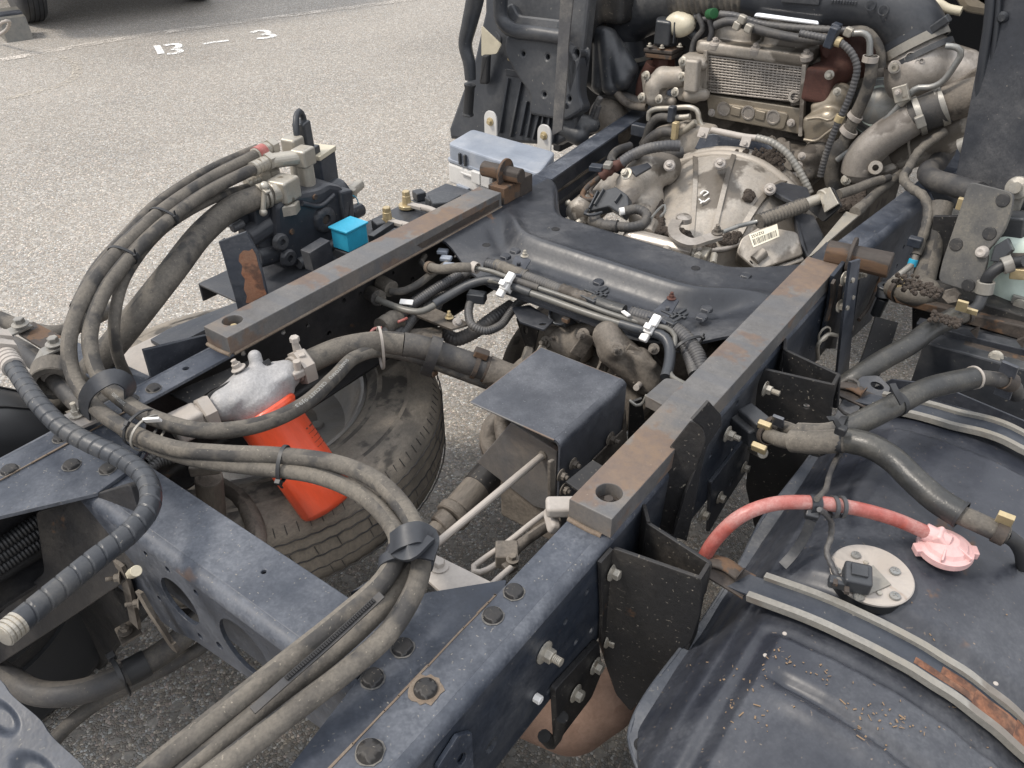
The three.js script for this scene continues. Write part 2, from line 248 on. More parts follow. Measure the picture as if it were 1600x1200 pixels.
function extr(p2, X_, Y_, Z_, o, t, { holes = [], bevel = .001, rc = 0, seg = 6 } = {}) {   // outline [[a, b]] on axes X_, Y_ at o, extruded t along Z_
  let q = p2.map(a => new THREE.Vector2(a[0], a[1])); if (THREE.ShapeUtils.isClockWise(q)) q.reverse();
  const s = shape2(q, rc);
  for (const [a, b, r, ry] of holes) { const h = new THREE.Path(); h.absellipse(a, b, r, ry || r, 0, Math.PI * 2, true, 0); s.holes.push(h); }
  bevel = Math.min(bevel, t * .4);
  const g = new THREE.ExtrudeGeometry(s, { depth: t - 2 * bevel, bevelEnabled: true, bevelThickness: bevel, bevelSize: bevel, bevelOffset: -bevel, bevelSegments: 2, curveSegments: seg });
  g.translate(0, 0, bevel); const m = basis(X_, Y_, Z_, o), q2 = clean(g.applyMatrix4(m));
  if (m.determinant() < 0) for (const a of Object.values(q2.attributes)) for (let i = 0; i < a.count; i += 3) for (let c = 0; c < a.itemSize; c++) { const t1 = a.array[(i + 1) * a.itemSize + c]; a.array[(i + 1) * a.itemSize + c] = a.array[(i + 2) * a.itemSize + c]; a.array[(i + 2) * a.itemSize + c] = t1; }
  return boxUV(q2);
}
function frames(pts, n, closed) {                          // even samples of a spline with a frame carried along
  const c = pts.length === 2 ? new THREE.LineCurve3(pts[0], pts[1]) : new THREE.CatmullRomCurve3(pts, closed, 'centripetal');
  c.arcLengthDivisions = 300; const P = c.getSpacedPoints(n), T = P.map((_, i) => dirOf(P[Math.max(0, i - 1)], P[Math.min(n, i + 1)])), N = [];
  let u = Math.abs(T[0].y) > .9 ? XA.clone() : UP.clone();
  for (let i = 0; i <= n; i++) { u = u.clone().addScaledVector(T[i], -u.dot(T[i])).normalize(); N.push(u); }
  return { P, T, N, B: T.map((t, i) => t.clone().cross(N[i])), L: c.getLength() };
}
function grid(nu, nv, fn, flip = false, closed = false) {                  // smooth sheet from fn(u, v) -> [point, uvx, uvy]
  const pos = [], uv = [], idx = [];
  for (let j = 0; j <= nv; j++) for (let i = 0; i <= nu; i++) { const [p, a, b] = fn(i / nu, j / nv, i, j); pos.push(p.x, p.y, p.z); uv.push(a, b); }
  for (let j = 0; j < nv; j++) for (let i = 0; i < nu; i++) { const a = j * (nu + 1) + i, b = a + 1, c = a + nu + 1, d = c + 1; flip ? idx.push(a, c, b, b, c, d) : idx.push(a, b, c, b, d, c); }
  const g = new THREE.BufferGeometry(); g.setAttribute('position', new THREE.Float32BufferAttribute(pos, 3)); g.setAttribute('uv', new THREE.Float32BufferAttribute(uv, 2)); g.setIndex(idx); g.computeVertexNormals();
  if (closed) { const m = g.attributes.normal, a = V3(), b = V3(); for (let j = 0; j <= nv; j++) { const p = j * (nu + 1), q = p + nu; a.fromBufferAttribute(m, p); b.fromBufferAttribute(m, q); a.add(b).normalize(); m.setXYZ(p, a.x, a.y, a.z); m.setXYZ(q, a.x, a.y, a.z); } }
  return g;
}
function tube(pts, r, { n, seg = 14, corr, spiral, rf, flat, cap = true } = {}) {   // round hose or pipe along a spline; corr: [pitch, depth]; spiral: [pitch, depth]
  let L = 0; for (let i = 1; i < pts.length; i++) L += pts[i].distanceTo(pts[i - 1]);
  n = n || (corr ? Math.min(1200, Math.ceil(L / corr[0] * 4)) : spiral ? Math.ceil(L / spiral[0] * 14) : Math.max(6, Math.ceil(L / .012)));
  const F = frames(pts, n), ou = uvSeed() * 3, ov = uvSeed() * 3;
  const rad = (t, a) => {
    const s = t * F.L; let q = typeof r === 'function' ? r(t) : r; if (rf) q *= rf(t, a);
    if (corr) q -= corr[1] * (.5 - .5 * Math.cos(s / corr[0] * 2 * Math.PI));
    if (spiral) { const ph = (s / spiral[0] + a / (2 * Math.PI)) % 1; q += spiral[1] * (ph < .09 ? -1 : ph * .12); }
    return q;
  };
  const g = grid(seg, n, (u, v, i, j) => {
    const a = (i % seg) / seg * 2 * Math.PI, q = rad(v, a), p = F.P[j].clone().addScaledVector(F.N[j], Math.cos(a) * q * (flat || 1)).addScaledVector(F.B[j], Math.sin(a) * q);
    return [p, u * 2 * Math.PI * (typeof r === 'function' ? r(.5) : r) + ou, v * F.L + ov];
  }, true, true);
  const parts = [clean(g)];
  if (cap) for (const e of [0, n]) { const d = F.T[e].clone().multiplyScalar(e ? 1 : -1), q = rad(e ? 1 : 0, 0); parts.push(lathe(F.P[e].clone().addScaledVector(d, -.0015), d, [[0, q], [.0015, q * .97], [.0015, 0]], seg, .5)); }
  return mergeGeometries(parts);
}
function strap(pts, w, t, up, n = 24) {                    // flat band; up(t, tangent) gives the outward side
  const F = frames(pts, n), cs = [[-1, 1], [1, 1], [1, 1], [1, -1], [1, -1], [-1, -1], [-1, -1], [-1, 1]], gs = [];
  for (let k = 0; k < 4; k++) {
    const a = cs[k * 2], b = cs[k * 2 + 1];
    gs.push(clean(grid(1, n, (u, v, i, j) => {
      const nn = up(v, F.T[j], F.P[j]).clone(); nn.addScaledVector(F.T[j], -nn.dot(F.T[j])).normalize(); const side = F.T[j].clone().cross(nn), e = i ? b : a;
      return [F.P[j].clone().addScaledVector(side, e[0] * w / 2).addScaledVector(nn, e[1] * t / 2), (i ? w : 0) + k, v * F.L];
    })));
  }
  for (const e of [0, n]) { const nn = up(e / n, F.T[e], F.P[e]).clone(); gs.push(obox(F.P[e], F.T[e].clone().cross(nn), nn, w * .995, t * .99, .0012, .0003)); }
  return mergeGeometries(gs);
}
const yMajor = pts => pts.map(p => Y(...p));
function hoop(c, d, ra, rb, w, t, up = UP, a0 = 0, a1 = Math.PI * 2) {   // band round things: ellipse ra x rb, axis d
  const [x, y] = frame(d, up), pts = []; for (let i = 0; i <= 28; i++) { const a = a0 + (a1 - a0) * i / 28; pts.push(off(c).addScaledVector(x, Math.cos(a) * ra).addScaledVector(y, Math.sin(a) * rb)); }
  return strap(pts, w, t, (v, T, P) => P.clone().sub(c), 28);
}
function tie(c, d, ra, rb, headAng = .6, up = UP, w = .005) {   // cable tie with its head and tail stub
  const [x, y] = frame(d, up), h = off(c).addScaledVector(x, Math.cos(headAng) * (ra + .003)).addScaledVector(y, Math.sin(headAng) * (rb + .003));
  const rd = x.clone().multiplyScalar(Math.cos(headAng)).addScaledVector(y, Math.sin(headAng)), tg = x.clone().multiplyScalar(-Math.sin(headAng)).addScaledVector(y, Math.cos(headAng));
  return [hoop(c, d, ra + .001, rb + .001, w, .0018, up), obox(h, tg, rd, w * 1.7, w * 1.2, w * 1.5, .001), beam(h, off(h).addScaledVector(tg, w * 2.4).addScaledVector(rd, w * .6), w * .8, .0014, rd)];
}
function clampBand(c, d, r, w = .012, lug = 0) {            // worm-drive hose clamp with its screw
  const [x, y] = frame(d), h = off(c).addScaledVector(x, Math.cos(lug) * (r + .006)).addScaledVector(y, Math.sin(lug) * (r + .006)), rd = h.clone().sub(c).normalize(), tg = d.clone().normalize().cross(rd);
  return [hoop(c, d, r + .001, r + .001, w, .0018), obox(h, tg, rd, .022, .010, w * 1.1, .002), cyl(off(h).addScaledVector(tg, -.02), off(h).addScaledVector(tg, .018), .0045), hex(off(h).addScaledVector(tg, .018), tg, .009, .007)];
}
function fitting(p, d, r, lens) {                          // crimped hose end: ribbed ferrule then hex
  d = d.clone().normalize(); const pr = [[0, 0], [0, r * 1.0]]; let t = 0; const n = 4;
  for (let i = 0; i < n; i++) { const s = lens / n; pr.push([t + s * .08, r * 1.16], [t + s * .72, r * 1.16], [t + s * .8, r * 1.04], [t + s, r * 1.04]); t += s; }
  pr.push([lens, 0]); return lathe(p, d, pr, 20, .4);
}

// castings: primitives joined with a smooth minimum and meshed
const cap = (a, b, ra, rb = ra) => { const ab = b.clone().sub(a), L = Math.max(1e-9, ab.lengthSq()); return { min: V3(Math.min(a.x - ra, b.x - rb), Math.min(a.y - ra, b.y - rb), Math.min(a.z - ra, b.z - rb)), max: V3(Math.max(a.x + ra, b.x + rb), Math.max(a.y + ra, b.y + rb), Math.max(a.z + ra, b.z + rb)), d: (x, y, z) => { const px = x - a.x, py = y - a.y, pz = z - a.z, t = Math.min(1, Math.max(0, (px * ab.x + py * ab.y + pz * ab.z) / L)); return Math.hypot(px - ab.x * t, py - ab.y * t, pz - ab.z * t) - (ra + (rb - ra) * t); } }; };
const blk = (c, h, r = .008, X_ = XA, Y_ = UP, cut = false) => { const x = X_.clone().normalize(), z = x.clone().cross(Y_).normalize(), y = z.clone().cross(x), R = h.length(); return { cut, min: off(c, -R, -R, -R), max: off(c, R, R, R), d: (px, py, pz) => { px -= c.x; py -= c.y; pz -= c.z; const a = Math.abs(px * x.x + py * x.y + pz * x.z) - h.x + r, b = Math.abs(px * y.x + py * y.y + pz * y.z) - h.y + r, e = Math.abs(px * z.x + py * z.y + pz * z.z) - h.z + r; return Math.min(Math.max(a, b, e), 0) + Math.hypot(Math.max(a, 0), Math.max(b, 0), Math.max(e, 0)) - r; } }; };
function blob(prims, k = .012, res = 60) {
  const mn = V3(9, 9, 9), mx = V3(-9, -9, -9); for (const p of prims) if (!p.cut) { mn.min(p.min); mx.max(p.max); }
  const c = mid(mn, mx), s = Math.max(mx.x - mn.x, mx.y - mn.y, mx.z - mn.z) / 2 * 1.12, mc = new MarchingCubes(res, new THREE.MeshBasicMaterial(), false, false, 200000);
  mc.isolation = 0;
  for (let z = 0; z < res; z++) for (let y = 0; y < res; y++) for (let x = 0; x < res; x++) {
    const px = c.x + ((x - res / 2) / (res / 2)) * s, py = c.y + ((y - res / 2) / (res / 2)) * s, pz = c.z + ((z - res / 2) / (res / 2)) * s; let d = 9;
    for (const p of prims) { const e = p.d(px, py, pz); if (p.cut) { d = Math.max(d, -e); } else { const h = Math.max(k - Math.abs(d - e), 0) / k; d = Math.min(d, e) - h * h * k * .25; } }
    mc.field[x + y * res + z * res * res] = -d;
  }
  mc.update(); const n = mc.count, g = new THREE.BufferGeometry(), pos = new Float32Array(n * 3), nor = new Float32Array(n * 3);
  for (let i = 0; i < n; i++) { for (let a = 0; a < 3; a++) { pos[i * 3 + a] = mc.positionArray[i * 3 + a] * s + c.getComponent(a); nor[i * 3 + a] = mc.normalArray[i * 3 + a]; } const q = Math.hypot(nor[i * 3], nor[i * 3 + 1], nor[i * 3 + 2]) || 1; nor[i * 3] /= q; nor[i * 3 + 1] /= q; nor[i * 3 + 2] /= q; }
  g.setAttribute('position', new THREE.BufferAttribute(pos, 3)); g.setAttribute('normal', new THREE.BufferAttribute(nor, 3)); return boxUV(g);
}
function tie2(a, b, d, r, headAng = .6, w = .005) { const up = a.clone().sub(b); return tie(mid(a, b), d, r, r + up.length() / 2, headAng, up.normalize(), w); }

// ---------- objects ----------
const used = {};
const numbered = n => { const k = used[n] = (used[n] ?? -1) + 1; return k ? n + '_' + String(k).padStart(3, '0') : n; };
const THINGS = [];
function thing(name, label, category, group) { const g = new THREE.Group(); g.name = numbered(name); g.userData = { label, category }; if (group) g.userData.group = group; scene.add(g); THINGS.push(g); return g; }
function part(parent, name, geos, mat, label) {
  geos = [geos].flat(3).filter(Boolean).map(g => g.index ? g.toNonIndexed() : g); const g = geos.length > 1 ? mergeGeometries(geos) : geos[0];
  const m = new THREE.Mesh(g, mat); m.name = name; m.castShadow = m.receiveShadow = true; if (label) m.userData.label = label; parent.add(m); return m;
}
function struct(name, geos, mat, kind = 'structure') { const m = part(scene, numbered(name), geos, mat); m.userData.kind = kind; return m; }
function settle() {                                        // put each thing's origin at its own base
  scene.updateMatrixWorld(true);
  for (const g of THINGS) { if (g.userData.fixed) { delete g.userData.fixed; continue; } const b = new THREE.Box3().setFromObject(g), c = V3((b.min.x + b.max.x) / 2, b.min.y, (b.min.z + b.max.z) / 2), o = g.position.clone(); g.position.copy(c); for (const k of g.children) k.position.sub(c).add(o); }
}
function copyOf(root, move, label) { const r = root.clone(); r.name = numbered(root.name.replace(/_\d+$/, '')); if (label) r.userData = { ...root.userData, label }; r.position.add(move); scene.add(r); THINGS.push(r); return r; }

// ---------- the ground ----------
{
  const N = 2048, tile = 1.7, w = worley(N, 270, 3), w2 = worley(N, 74, 9), big = fbm(N, 3, 3, 5, 401), fin = fbm(N, 256, 256, 3, 402, .8), r = rng(8), tone = new Float32Array(270 * 270), hue = new Float32Array(270 * 270), tone2 = new Float32Array(74 * 74);
  for (let i = 0; i < tone.length; i++) { const q = r(); tone[i] = q < .16 ? .50 + .35 * r() : q < .70 ? .25 + .2 * r() : .11 + .14 * r(); hue[i] = r(); }
  for (let i = 0; i < tone2.length; i++) tone2[i] = r();
  const maps = paintMaps(N, tile, i => {
    const edge = sst(.02, .20, w.f2[i] - w.f1[i]), t = tone[w.id[i]], h = hue[w.id[i]];
    let c = h < .25 ? [t * 1.1, t, t * .86] : h < .4 ? [t * 1.12, t * .96, t * .88] : h < .7 ? [t * .95, t, t * 1.03] : [t * 1.03, t, t * .95];
    const bigStone = tone2[w2.id[i]] > .80 ? sst(.10, .22, w2.f2[i] - w2.f1[i]) : 0;
    if (bigStone) { const q = .15 + .22 * (tone2[w2.id[i]] - .80) / .2; c = mix3(c, [q * 1.0, q * .99, q * .96], bigStone * .8); }
    c = mix3([.13, .12, .108], c, Math.max(edge, bigStone));
    const d = .25 * big[i] + .12; c = mix3(c, [.39, .36, .32], d * .8); c = mix3(c, [.33, .31, .28], .20);
    const k = .76 + .48 * fin[i]; return [c[0] * k * .978, c[1] * k * .968, c[2] * k * .952, .25 + .6 * Math.max(edge * (1 - w.f1[i] * .4), bigStone) + .15 * fin[i], .86 + .1 * fin[i]];
  });
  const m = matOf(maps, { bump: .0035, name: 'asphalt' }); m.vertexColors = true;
  const n = 180, g = new THREE.PlaneGeometry(70, 70, n, n); g.rotateX(-Math.PI / 2);
  const p = g.attributes.position, uv = g.attributes.uv, col = new Float32Array(p.count * 3), L = layer(64, 16, 16, 5), L2 = layer(64, 40, 40, 6);
  for (let i = 0; i < p.count; i++) {                      // denser near the truck, broad worn patches, and shade painted in under it
    let x = p.getX(i), z = p.getZ(i); const f = q => Math.sign(q) * (Math.abs(q / 35) ** 1.8) * 35; x = f(x) - 2; z = f(z) - 2; p.setX(i, x); p.setZ(i, z); uv.setXY(i, x, z);
    const q = (Math.floor((x + 64) * 2) & 63) + (Math.floor((z + 64) * 2) & 63) * 64, b = .86 + .2 * L[q] + .12 * (L2[q] - .5);
    const sx = (x - .34) / .78, sz = (z + .95) / 1.25, oil = 1 - .64 * (1 - sst(.5, 1.15, Math.hypot(sx, sz) + .35 * (L2[q] - .5))); const bb_ = b * oil; col[i * 3] = bb_ * 1.01; col[i * 3 + 1] = bb_; col[i * 3 + 2] = bb_ * .985;  // oil factor: shade under the truck, painted into the vertex colours
  }
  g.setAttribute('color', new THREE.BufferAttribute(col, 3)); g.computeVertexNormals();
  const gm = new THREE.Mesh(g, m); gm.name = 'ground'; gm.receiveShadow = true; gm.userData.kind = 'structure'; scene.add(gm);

  // worn markings: thin sheets whose paint has rubbed off in grains
  const worn = (seed, keep) => { const a = new Uint8Array(512 * 512 * 4), f = fbm(512, 90, 90, 3, seed, .8), b = fbm(512, 6, 6, 3, seed + 1); for (let i = 0; i < 512 * 512; i++) { const v = sst(keep, keep + .12, f[i] * .75 + b[i] * .25) * 255; a[i * 4] = a[i * 4 + 1] = a[i * 4 + 2] = v; a[i * 4 + 3] = 255; } return texOf(512, a, false, .8); };
  const ml = (c, keep, seed) => new THREE.MeshStandardMaterial({ color: new THREE.Color().setRGB(...c), roughness: .9, alphaMap: worn(seed, keep), transparent: true, name: 'worn marking' });
  const ribbon = (pts, wd, y) => { const g = []; const P = pts.map(q => Y(q[0], q[1], y)), nS = P.length > 2 ? 20 : 12, F = frames(P, nS); g.push(clean(grid(1, nS, (u, v, i, j) => { const s = F.T[j].clone().cross(UP).multiplyScalar((u - .5) * wd), q = F.P[j].clone().add(s); return [V3(q.x, y, q.z), q.x, q.z]; }))); return g; };
  struct('faded_line', ribbon([[-140, 118], [0, 94], [120, 72], [250, 51], [420, 28], [620, 2], [760, -16]], .11, .004), ml([.54, .50, .45], .455, 71));
  struct('curved_scuff', ribbon([[-20, 160], [70, 140], [105, 128], [121, 112], [112, 95], [92, 88]], .07, .004), ml([.44, .40, .34], .55, 75));
  const wp = ml([.74, .74, .72], .36, 81);
  const num = (name, label, strokes) => { const t = thing(name, label, 'painted number'); for (const s of strokes) part(t, 'stroke', ribbon(s, .052, .005), wp); };
  num('painted_number', 'white hand painted 13 on the asphalt, left of the painted dash', [[[245, 71], [249, 78], [252, 84]], [[257, 71], [267, 69], [277, 69], [279, 73], [270, 77]], [[268, 77], [277, 77], [282, 80], [274, 83], [261, 84]]]);
  num('painted_dash', 'white painted dash between two painted numbers on the asphalt', [[[317, 68.5], [337, 65.5], [357, 63]]]);
  num('painted_number', 'worn white painted 3 on the asphalt, right of the dash', [[[393, 51], [402, 48], [414, 48], [419, 51], [410, 54]], [[409, 54], [420, 53.5], [428, 56], [416, 59], [401, 60]]]);
}

// ---------- truck frame: two channel rails, riveted cross members ----------
const RT = .80, RO = .425, RI = .36, RB = .585;            // rail top, outer face, inner lip, bottom
const FR = thing('truck_frame', 'dusty blue black truck chassis frame with two rails and riveted crossmembers', 'truck chassis'); 
const shift = z => z > -1.72 ? 0 : z > -2.4 ? (-1.72 - z) / .68 * .07 : .07;
function railGeo(side, z0, z1, webHoles = [], topHoles = []) {
  const t = .006, R = .016, gs = [], S = side, n = Math.max(2, Math.ceil(Math.abs(z1 - z0) / .12));
  gs.push(extr([[z0, RB + R], [z1, RB + R], [z1, RT - R], [z0, RT - R]], ZA, UP, V3(-1, 0, 0), V3(S > 0 ? RO : -RO + t, 0, 0), t, { holes: webHoles, bevel: .0002 }));
  const xs = S > 0 ? [RI, RO - R] : [-RO + R, -RI];
  gs.push(extr([[xs[0], -z0], [xs[1], -z0], [xs[1], -z1], [xs[0], -z1]], XA, V3(0, 0, -1), V3(0, 1, 0), V3(0, RT - t, 0), t, { holes: topHoles.map(h => [h[0], -h[1], h[2]]), bevel: .0006 }));
  for (const [cy, a0] of [[RT - R, 0], [RB + R, -Math.PI / 2]]) for (const r of [R, R - t])
    gs.push(clean(grid(8, n, (u, v) => { const a = a0 + u * Math.PI / 2; return [V3(S * (RO - R + Math.cos(a) * r), cy + Math.sin(a) * r, z0 + (z1 - z0) * v), u * .025 + 1, (z1 - z0) * v]; }, (S > 0) !== (r === R))));
  gs.push(bb(xs[0], xs[1], RB, RB + t, z0, z1, .0005));
  return gs;
}
function bend(gs, side) { for (const g of gs) { const p = g.attributes.position; for (let i = 0; i < p.count; i++) p.setX(i, p.getX(i) + side * shift(p.getZ(i))); p.needsUpdate = true; } return gs; }
{
  const hx = (l, r) => l.map(q => { const p = X(q[0], q[1], RO); return [p.z, p.y, q[2] || r]; });
  const wh = hx([[917, 925], [884, 971], [900, 1003], [924, 985], [857, 1080], [848, 1120], [768, 1165, .012], [1152, 630], [1182, 665], [1110, 712], [1102, 690], [1144, 702], [1128, 738, .009], [1225, 600], [1266, 545], [1242, 570], [1280, 500], [1295, 470, .008], [1345, 455]], .0055).filter(h => h[1] < .775 && h[1] > .61);
  { const g = railGeo(1, .14, -1.72, wh, [[.395, -.98, .006], [.392, -1.66, .008]]), rl = part(FR, 'rail', g.slice(1, 4), M.rail, 'right frame rail beside the fuel tank'); part(rl, 'web', [g[0], ...g.slice(4)], M.railWeb); }
  part(FR, 'rail_front', bend([...railGeo(1, -1.72, -2.4, hx([[1415, 345], [1405, 368], [1396, 392], [1380, 410], [1390, 380]], .006).filter(h => h[0] > -2.38 && h[0] < -1.75)), ...railGeo(1, -2.4, -3.4)], 1), M.rail, 'right front end of the frame, angled outwards');
  const r2 = rng(31), lh = []; for (let i = 0; i < 34; i++) lh.push([.1 - i * .053 - r2() * .01, .64 + r2() * .11, .0045 + r2() * .002]);
  { const g = railGeo(-1, .3, -1.72, lh, [[-.39, -.62, .006]]), rl = part(FR, 'rail', g.slice(1, 4), M.rail, 'left frame rail under the hose bundle'); part(rl, 'web', [g[0], ...g.slice(4)], M.webDirt); }
  part(FR, 'rail_front', bend([...railGeo(-1, -1.72, -2.4, [], [[-.40, -1.75, .009]]), ...railGeo(-1, -2.4, -3.4)], -1), M.rail, 'left front end of the frame, rust patched and angled outwards');

  // rear cross member: box top and pierced rear face
  const zr = -.335, zf = -.432, yT = .793;
  const r0 = .018;
  const face = [V3(-.36, yT - r0, zr), V3(.355, yT - r0, zr), V3(.355, .66, zr), V3(.20, .648, zr), V3(.08, .632, zr), V3(-.04, .615, zr), V3(-.10, .592, zr), V3(-.16, .588, zr), V3(-.36, .585, zr)];
  const ch = (u, v, r, ry) => { const p = Z(u, v, zr); return [p, r, ry]; };
  part(FR, 'crossmember', [
    slab([V3(-.42, yT, zr - r0), V3(.30, yT, zr - r0), V3(.30, yT, zf), V3(-.42, yT, zf)].map(p => p), .006, { bevel: .0015, holes: [[Y(412, 893, yT), .0035], [Y(490, 985, yT), .003]] }),
    clean(grid(8, 14, (u, v) => { const a = u * Math.PI / 2; return [V3(-.36 + .715 * v, yT - r0 + Math.sin(a) * r0, zr - r0 + Math.cos(a) * r0 - .0001), u * .028, v * .715]; })),
    slab(face, .006, { n: ZA, bevel: .0005, seg: 14, holes: [[V3(-.045, .700, zr), .041], [V3(.098, .706, zr), .050], ch(228, 866, .005), ch(262, 890, .005), ch(306, 926, .005), [V3(-.02, .642, zr), .006], [V3(-.11, .66, zr), .005], [V3(.03, .66, zr), .007], [V3(.16, .668, zr), .005]] }),
    bb(-.36, .30, .60, yT - .006, zf, zf + .006, .001), bb(-.30, .30, .56, .77, -.392, -.386, .001),
  ], M.rail, 'rear crossmember with two large round holes in its face');
  // gussets of the rear cross member lie just under the rail lips
  const gy = .7925;
  part(FR, 'gusset', slab([Y(664, 926, gy), Y(792, 905, gy), V3(.372, gy, -.53), V3(.372, gy, .12), Y(420, 1240, gy)], .006, { bevel: .001, rc: .004 }), M.rail, 'right gusset plate beside the hoses, edge line rusty');
  part(FR, 'gusset', slab([V3(-.372, gy + .008, -.14), V3(-.372, gy + .008, -.52), Y(228, 650, gy + .008), Y(222, 700, gy + .008), Y(196, 738, gy + .008), Y(152, 770, gy + .008), Y(0, 806, gy + .008), Y(-120, 840, gy + .008)], .007, { bevel: .001 }), M.rail, 'left gusset plate under the wrapped hose, rusty edge');
  { const r9 = rng(19); for (const [x, y, a, b] of [[.3595, .8003, .05, -.54], [-.3595, .8023, -.05, -.50]]) { const sg = []; for (let z = a; z > b;) { const L = .02 + r9() * .06, q = Math.max(b, z - L); sg.push(strap([V3(x + (r9() - .5) * .001, y, z), V3(x + (r9() - .5) * .001, y, q)], 0.0016 + r9() * .0016, .0016, () => UP, 4)); z = q - (r9() < .3 ? .01 * r9() : -.001); } part(FR, 'rust_seam', sg, M.seam).userData.kind = 'stuff'; } }
  for (const [u, v, y, k] of [[803, 925, RT, 1], [770, 962, RT, 1], [665, 1077, RT, 1.1], [578, 1175, RT, 1.15], [629, 1012, gy, 1.05], [582, 1060, gy, 1.05], [15, 735, RT, 1], [112, 727, gy + .008, 1], [168, 733, gy + .008, .95], [96, 684, RT, 1], [240, 607, RT, .95], [206, 624, RT, .9]]) { const c = Y(u, v, y + .001); part(FR, 'rivet', rivet(c, UP, .0125 * k), M.bracket); const big = u === 665, rr = rng(u), pts = Array.from({ length: 22 }, (_, i) => { const a = i / 22 * 6.283, q = .0125 * k * (big ? 1.22 + .38 * rr() : 1.07 + .12 * rr()); return V3(c.x + Math.cos(a) * q, y + .0012, c.z + Math.sin(a) * q); }); part(FR, 'stain_ring', slab(pts, .0008, { n: UP, bevel: .0001 }), big ? M.seam : M.dustRing ||= matOf(grime(231, { N: 512, tile: .2, base: [.11, .108, .105], tone: .8, dust: [.3, .8, .7], dustCol: [.19, .175, .15], rough: [.8, .95] }), { name: 'dust ring' })); }
  // pale bracket plate bolted to the front of the gusset
  part(FR, 'tie_plate', slab([Y(652, 868, .775), Y(672, 862, .775), Y(800, 925, .775), Y(770, 930, .775), Y(690, 926, .775), Y(650, 890, .775)], .006, { bevel: .001 }), M.pale, 'pale bare steel plate with one bolt beside the hose tie');
  part(FR, 'bolt', bolt(Y(687, 885, .776), UP, .013), M.pale);
  part(FR, 'tie_plate', slab([Y(585, 900, .76), Y(640, 870, .76), Y(600, 905, .76), Y(548, 925, .76)].map(p => p), .02, { bevel: .002 }), M.railWeb);

  // pressed front cross member: flared ends, long raised rib
  const xm0 = -.37, xm1 = .37, top = .801;
  const edgeF = x => { const a = Math.abs(x), s = sst(.20, .37, a); return -1.535 - .012 + .02 * (x + .2) - s * (x < 0 ? .16 : .10); };
  const edgeR = x => { const a = Math.abs(x), s = sst(.15, .36, a); return -1.215 + .06 * (x + .1) * .0 + s * (x < 0 ? -.06 : -.07); };
  const rear = []; void rear;
  const hgt = (x, v) => { const e = 1 - sst(.26, .36, Math.abs(x)); return top - e * (.026 * sst(.50, .61, v) - .012 * Math.exp(-Math.pow((v - .475) / .045, 2)) + .006 * Math.exp(-Math.pow((v - .66) / .05, 2))) - .008 * e * sst(.9, 1, v) - .012 * sst(.97, 1, 1 - v) * e; };
  const sheet = (o, fl) => clean(grid(90, 50, (u, v) => { const x = xm0 + (xm1 - xm0) * u, z = edgeF(x) + (edgeR(x) - edgeF(x)) * v; return [V3(x, hgt(x, v) - o, z), x, z]; }, fl));
  part(FR, 'crossmember', [sheet(0, true), sheet(.006, false),
    clean(grid(60, 1, (u, v) => { const x = xm0 + (xm1 - xm0) * u; return [V3(x, hgt(x, 1) - v * .006, edgeR(x)), x, v * .006]; }, true)),
    clean(grid(60, 8, (u, v) => { const x = xm0 + (xm1 - xm0) * u, a = v * 1.5; return [V3(x, hgt(x, 0) - .012 + .012 * Math.cos(a) - (v > .99 ? .08 : 0), edgeF(x) - .012 * Math.sin(a)), x, v * .02]; }))], M.press, 'wide pressed crossmember with a raised rib behind the gearbox');
  for (const [u, v, r] of [[868, 358, .008], [1087, 419, .008], [760, 383, .008]]) part(FR, 'hole_liner', lathe(Y(u, v, .8015), UP, [[.0002, 0], [.0004, r], [.0012, r * 1.1], [0, r * 1.2]], 18), M.black);
  for (const [u, v, y] of [[790, 402, .796], [805, 393, .797], [935, 442, .790], [1104, 484, .79], [1096, 497, .788], [1165, 432, .8]]) part(FR, 'rivet', rivet(Y(u, v, y), UP, .0125), M.press);
  // web of the same cross member below, and inner angle brackets
  part(FR, 'crossmember_web', bb(-.36, .36, .60, .785, -1.50, -1.494), M.bracket);
}

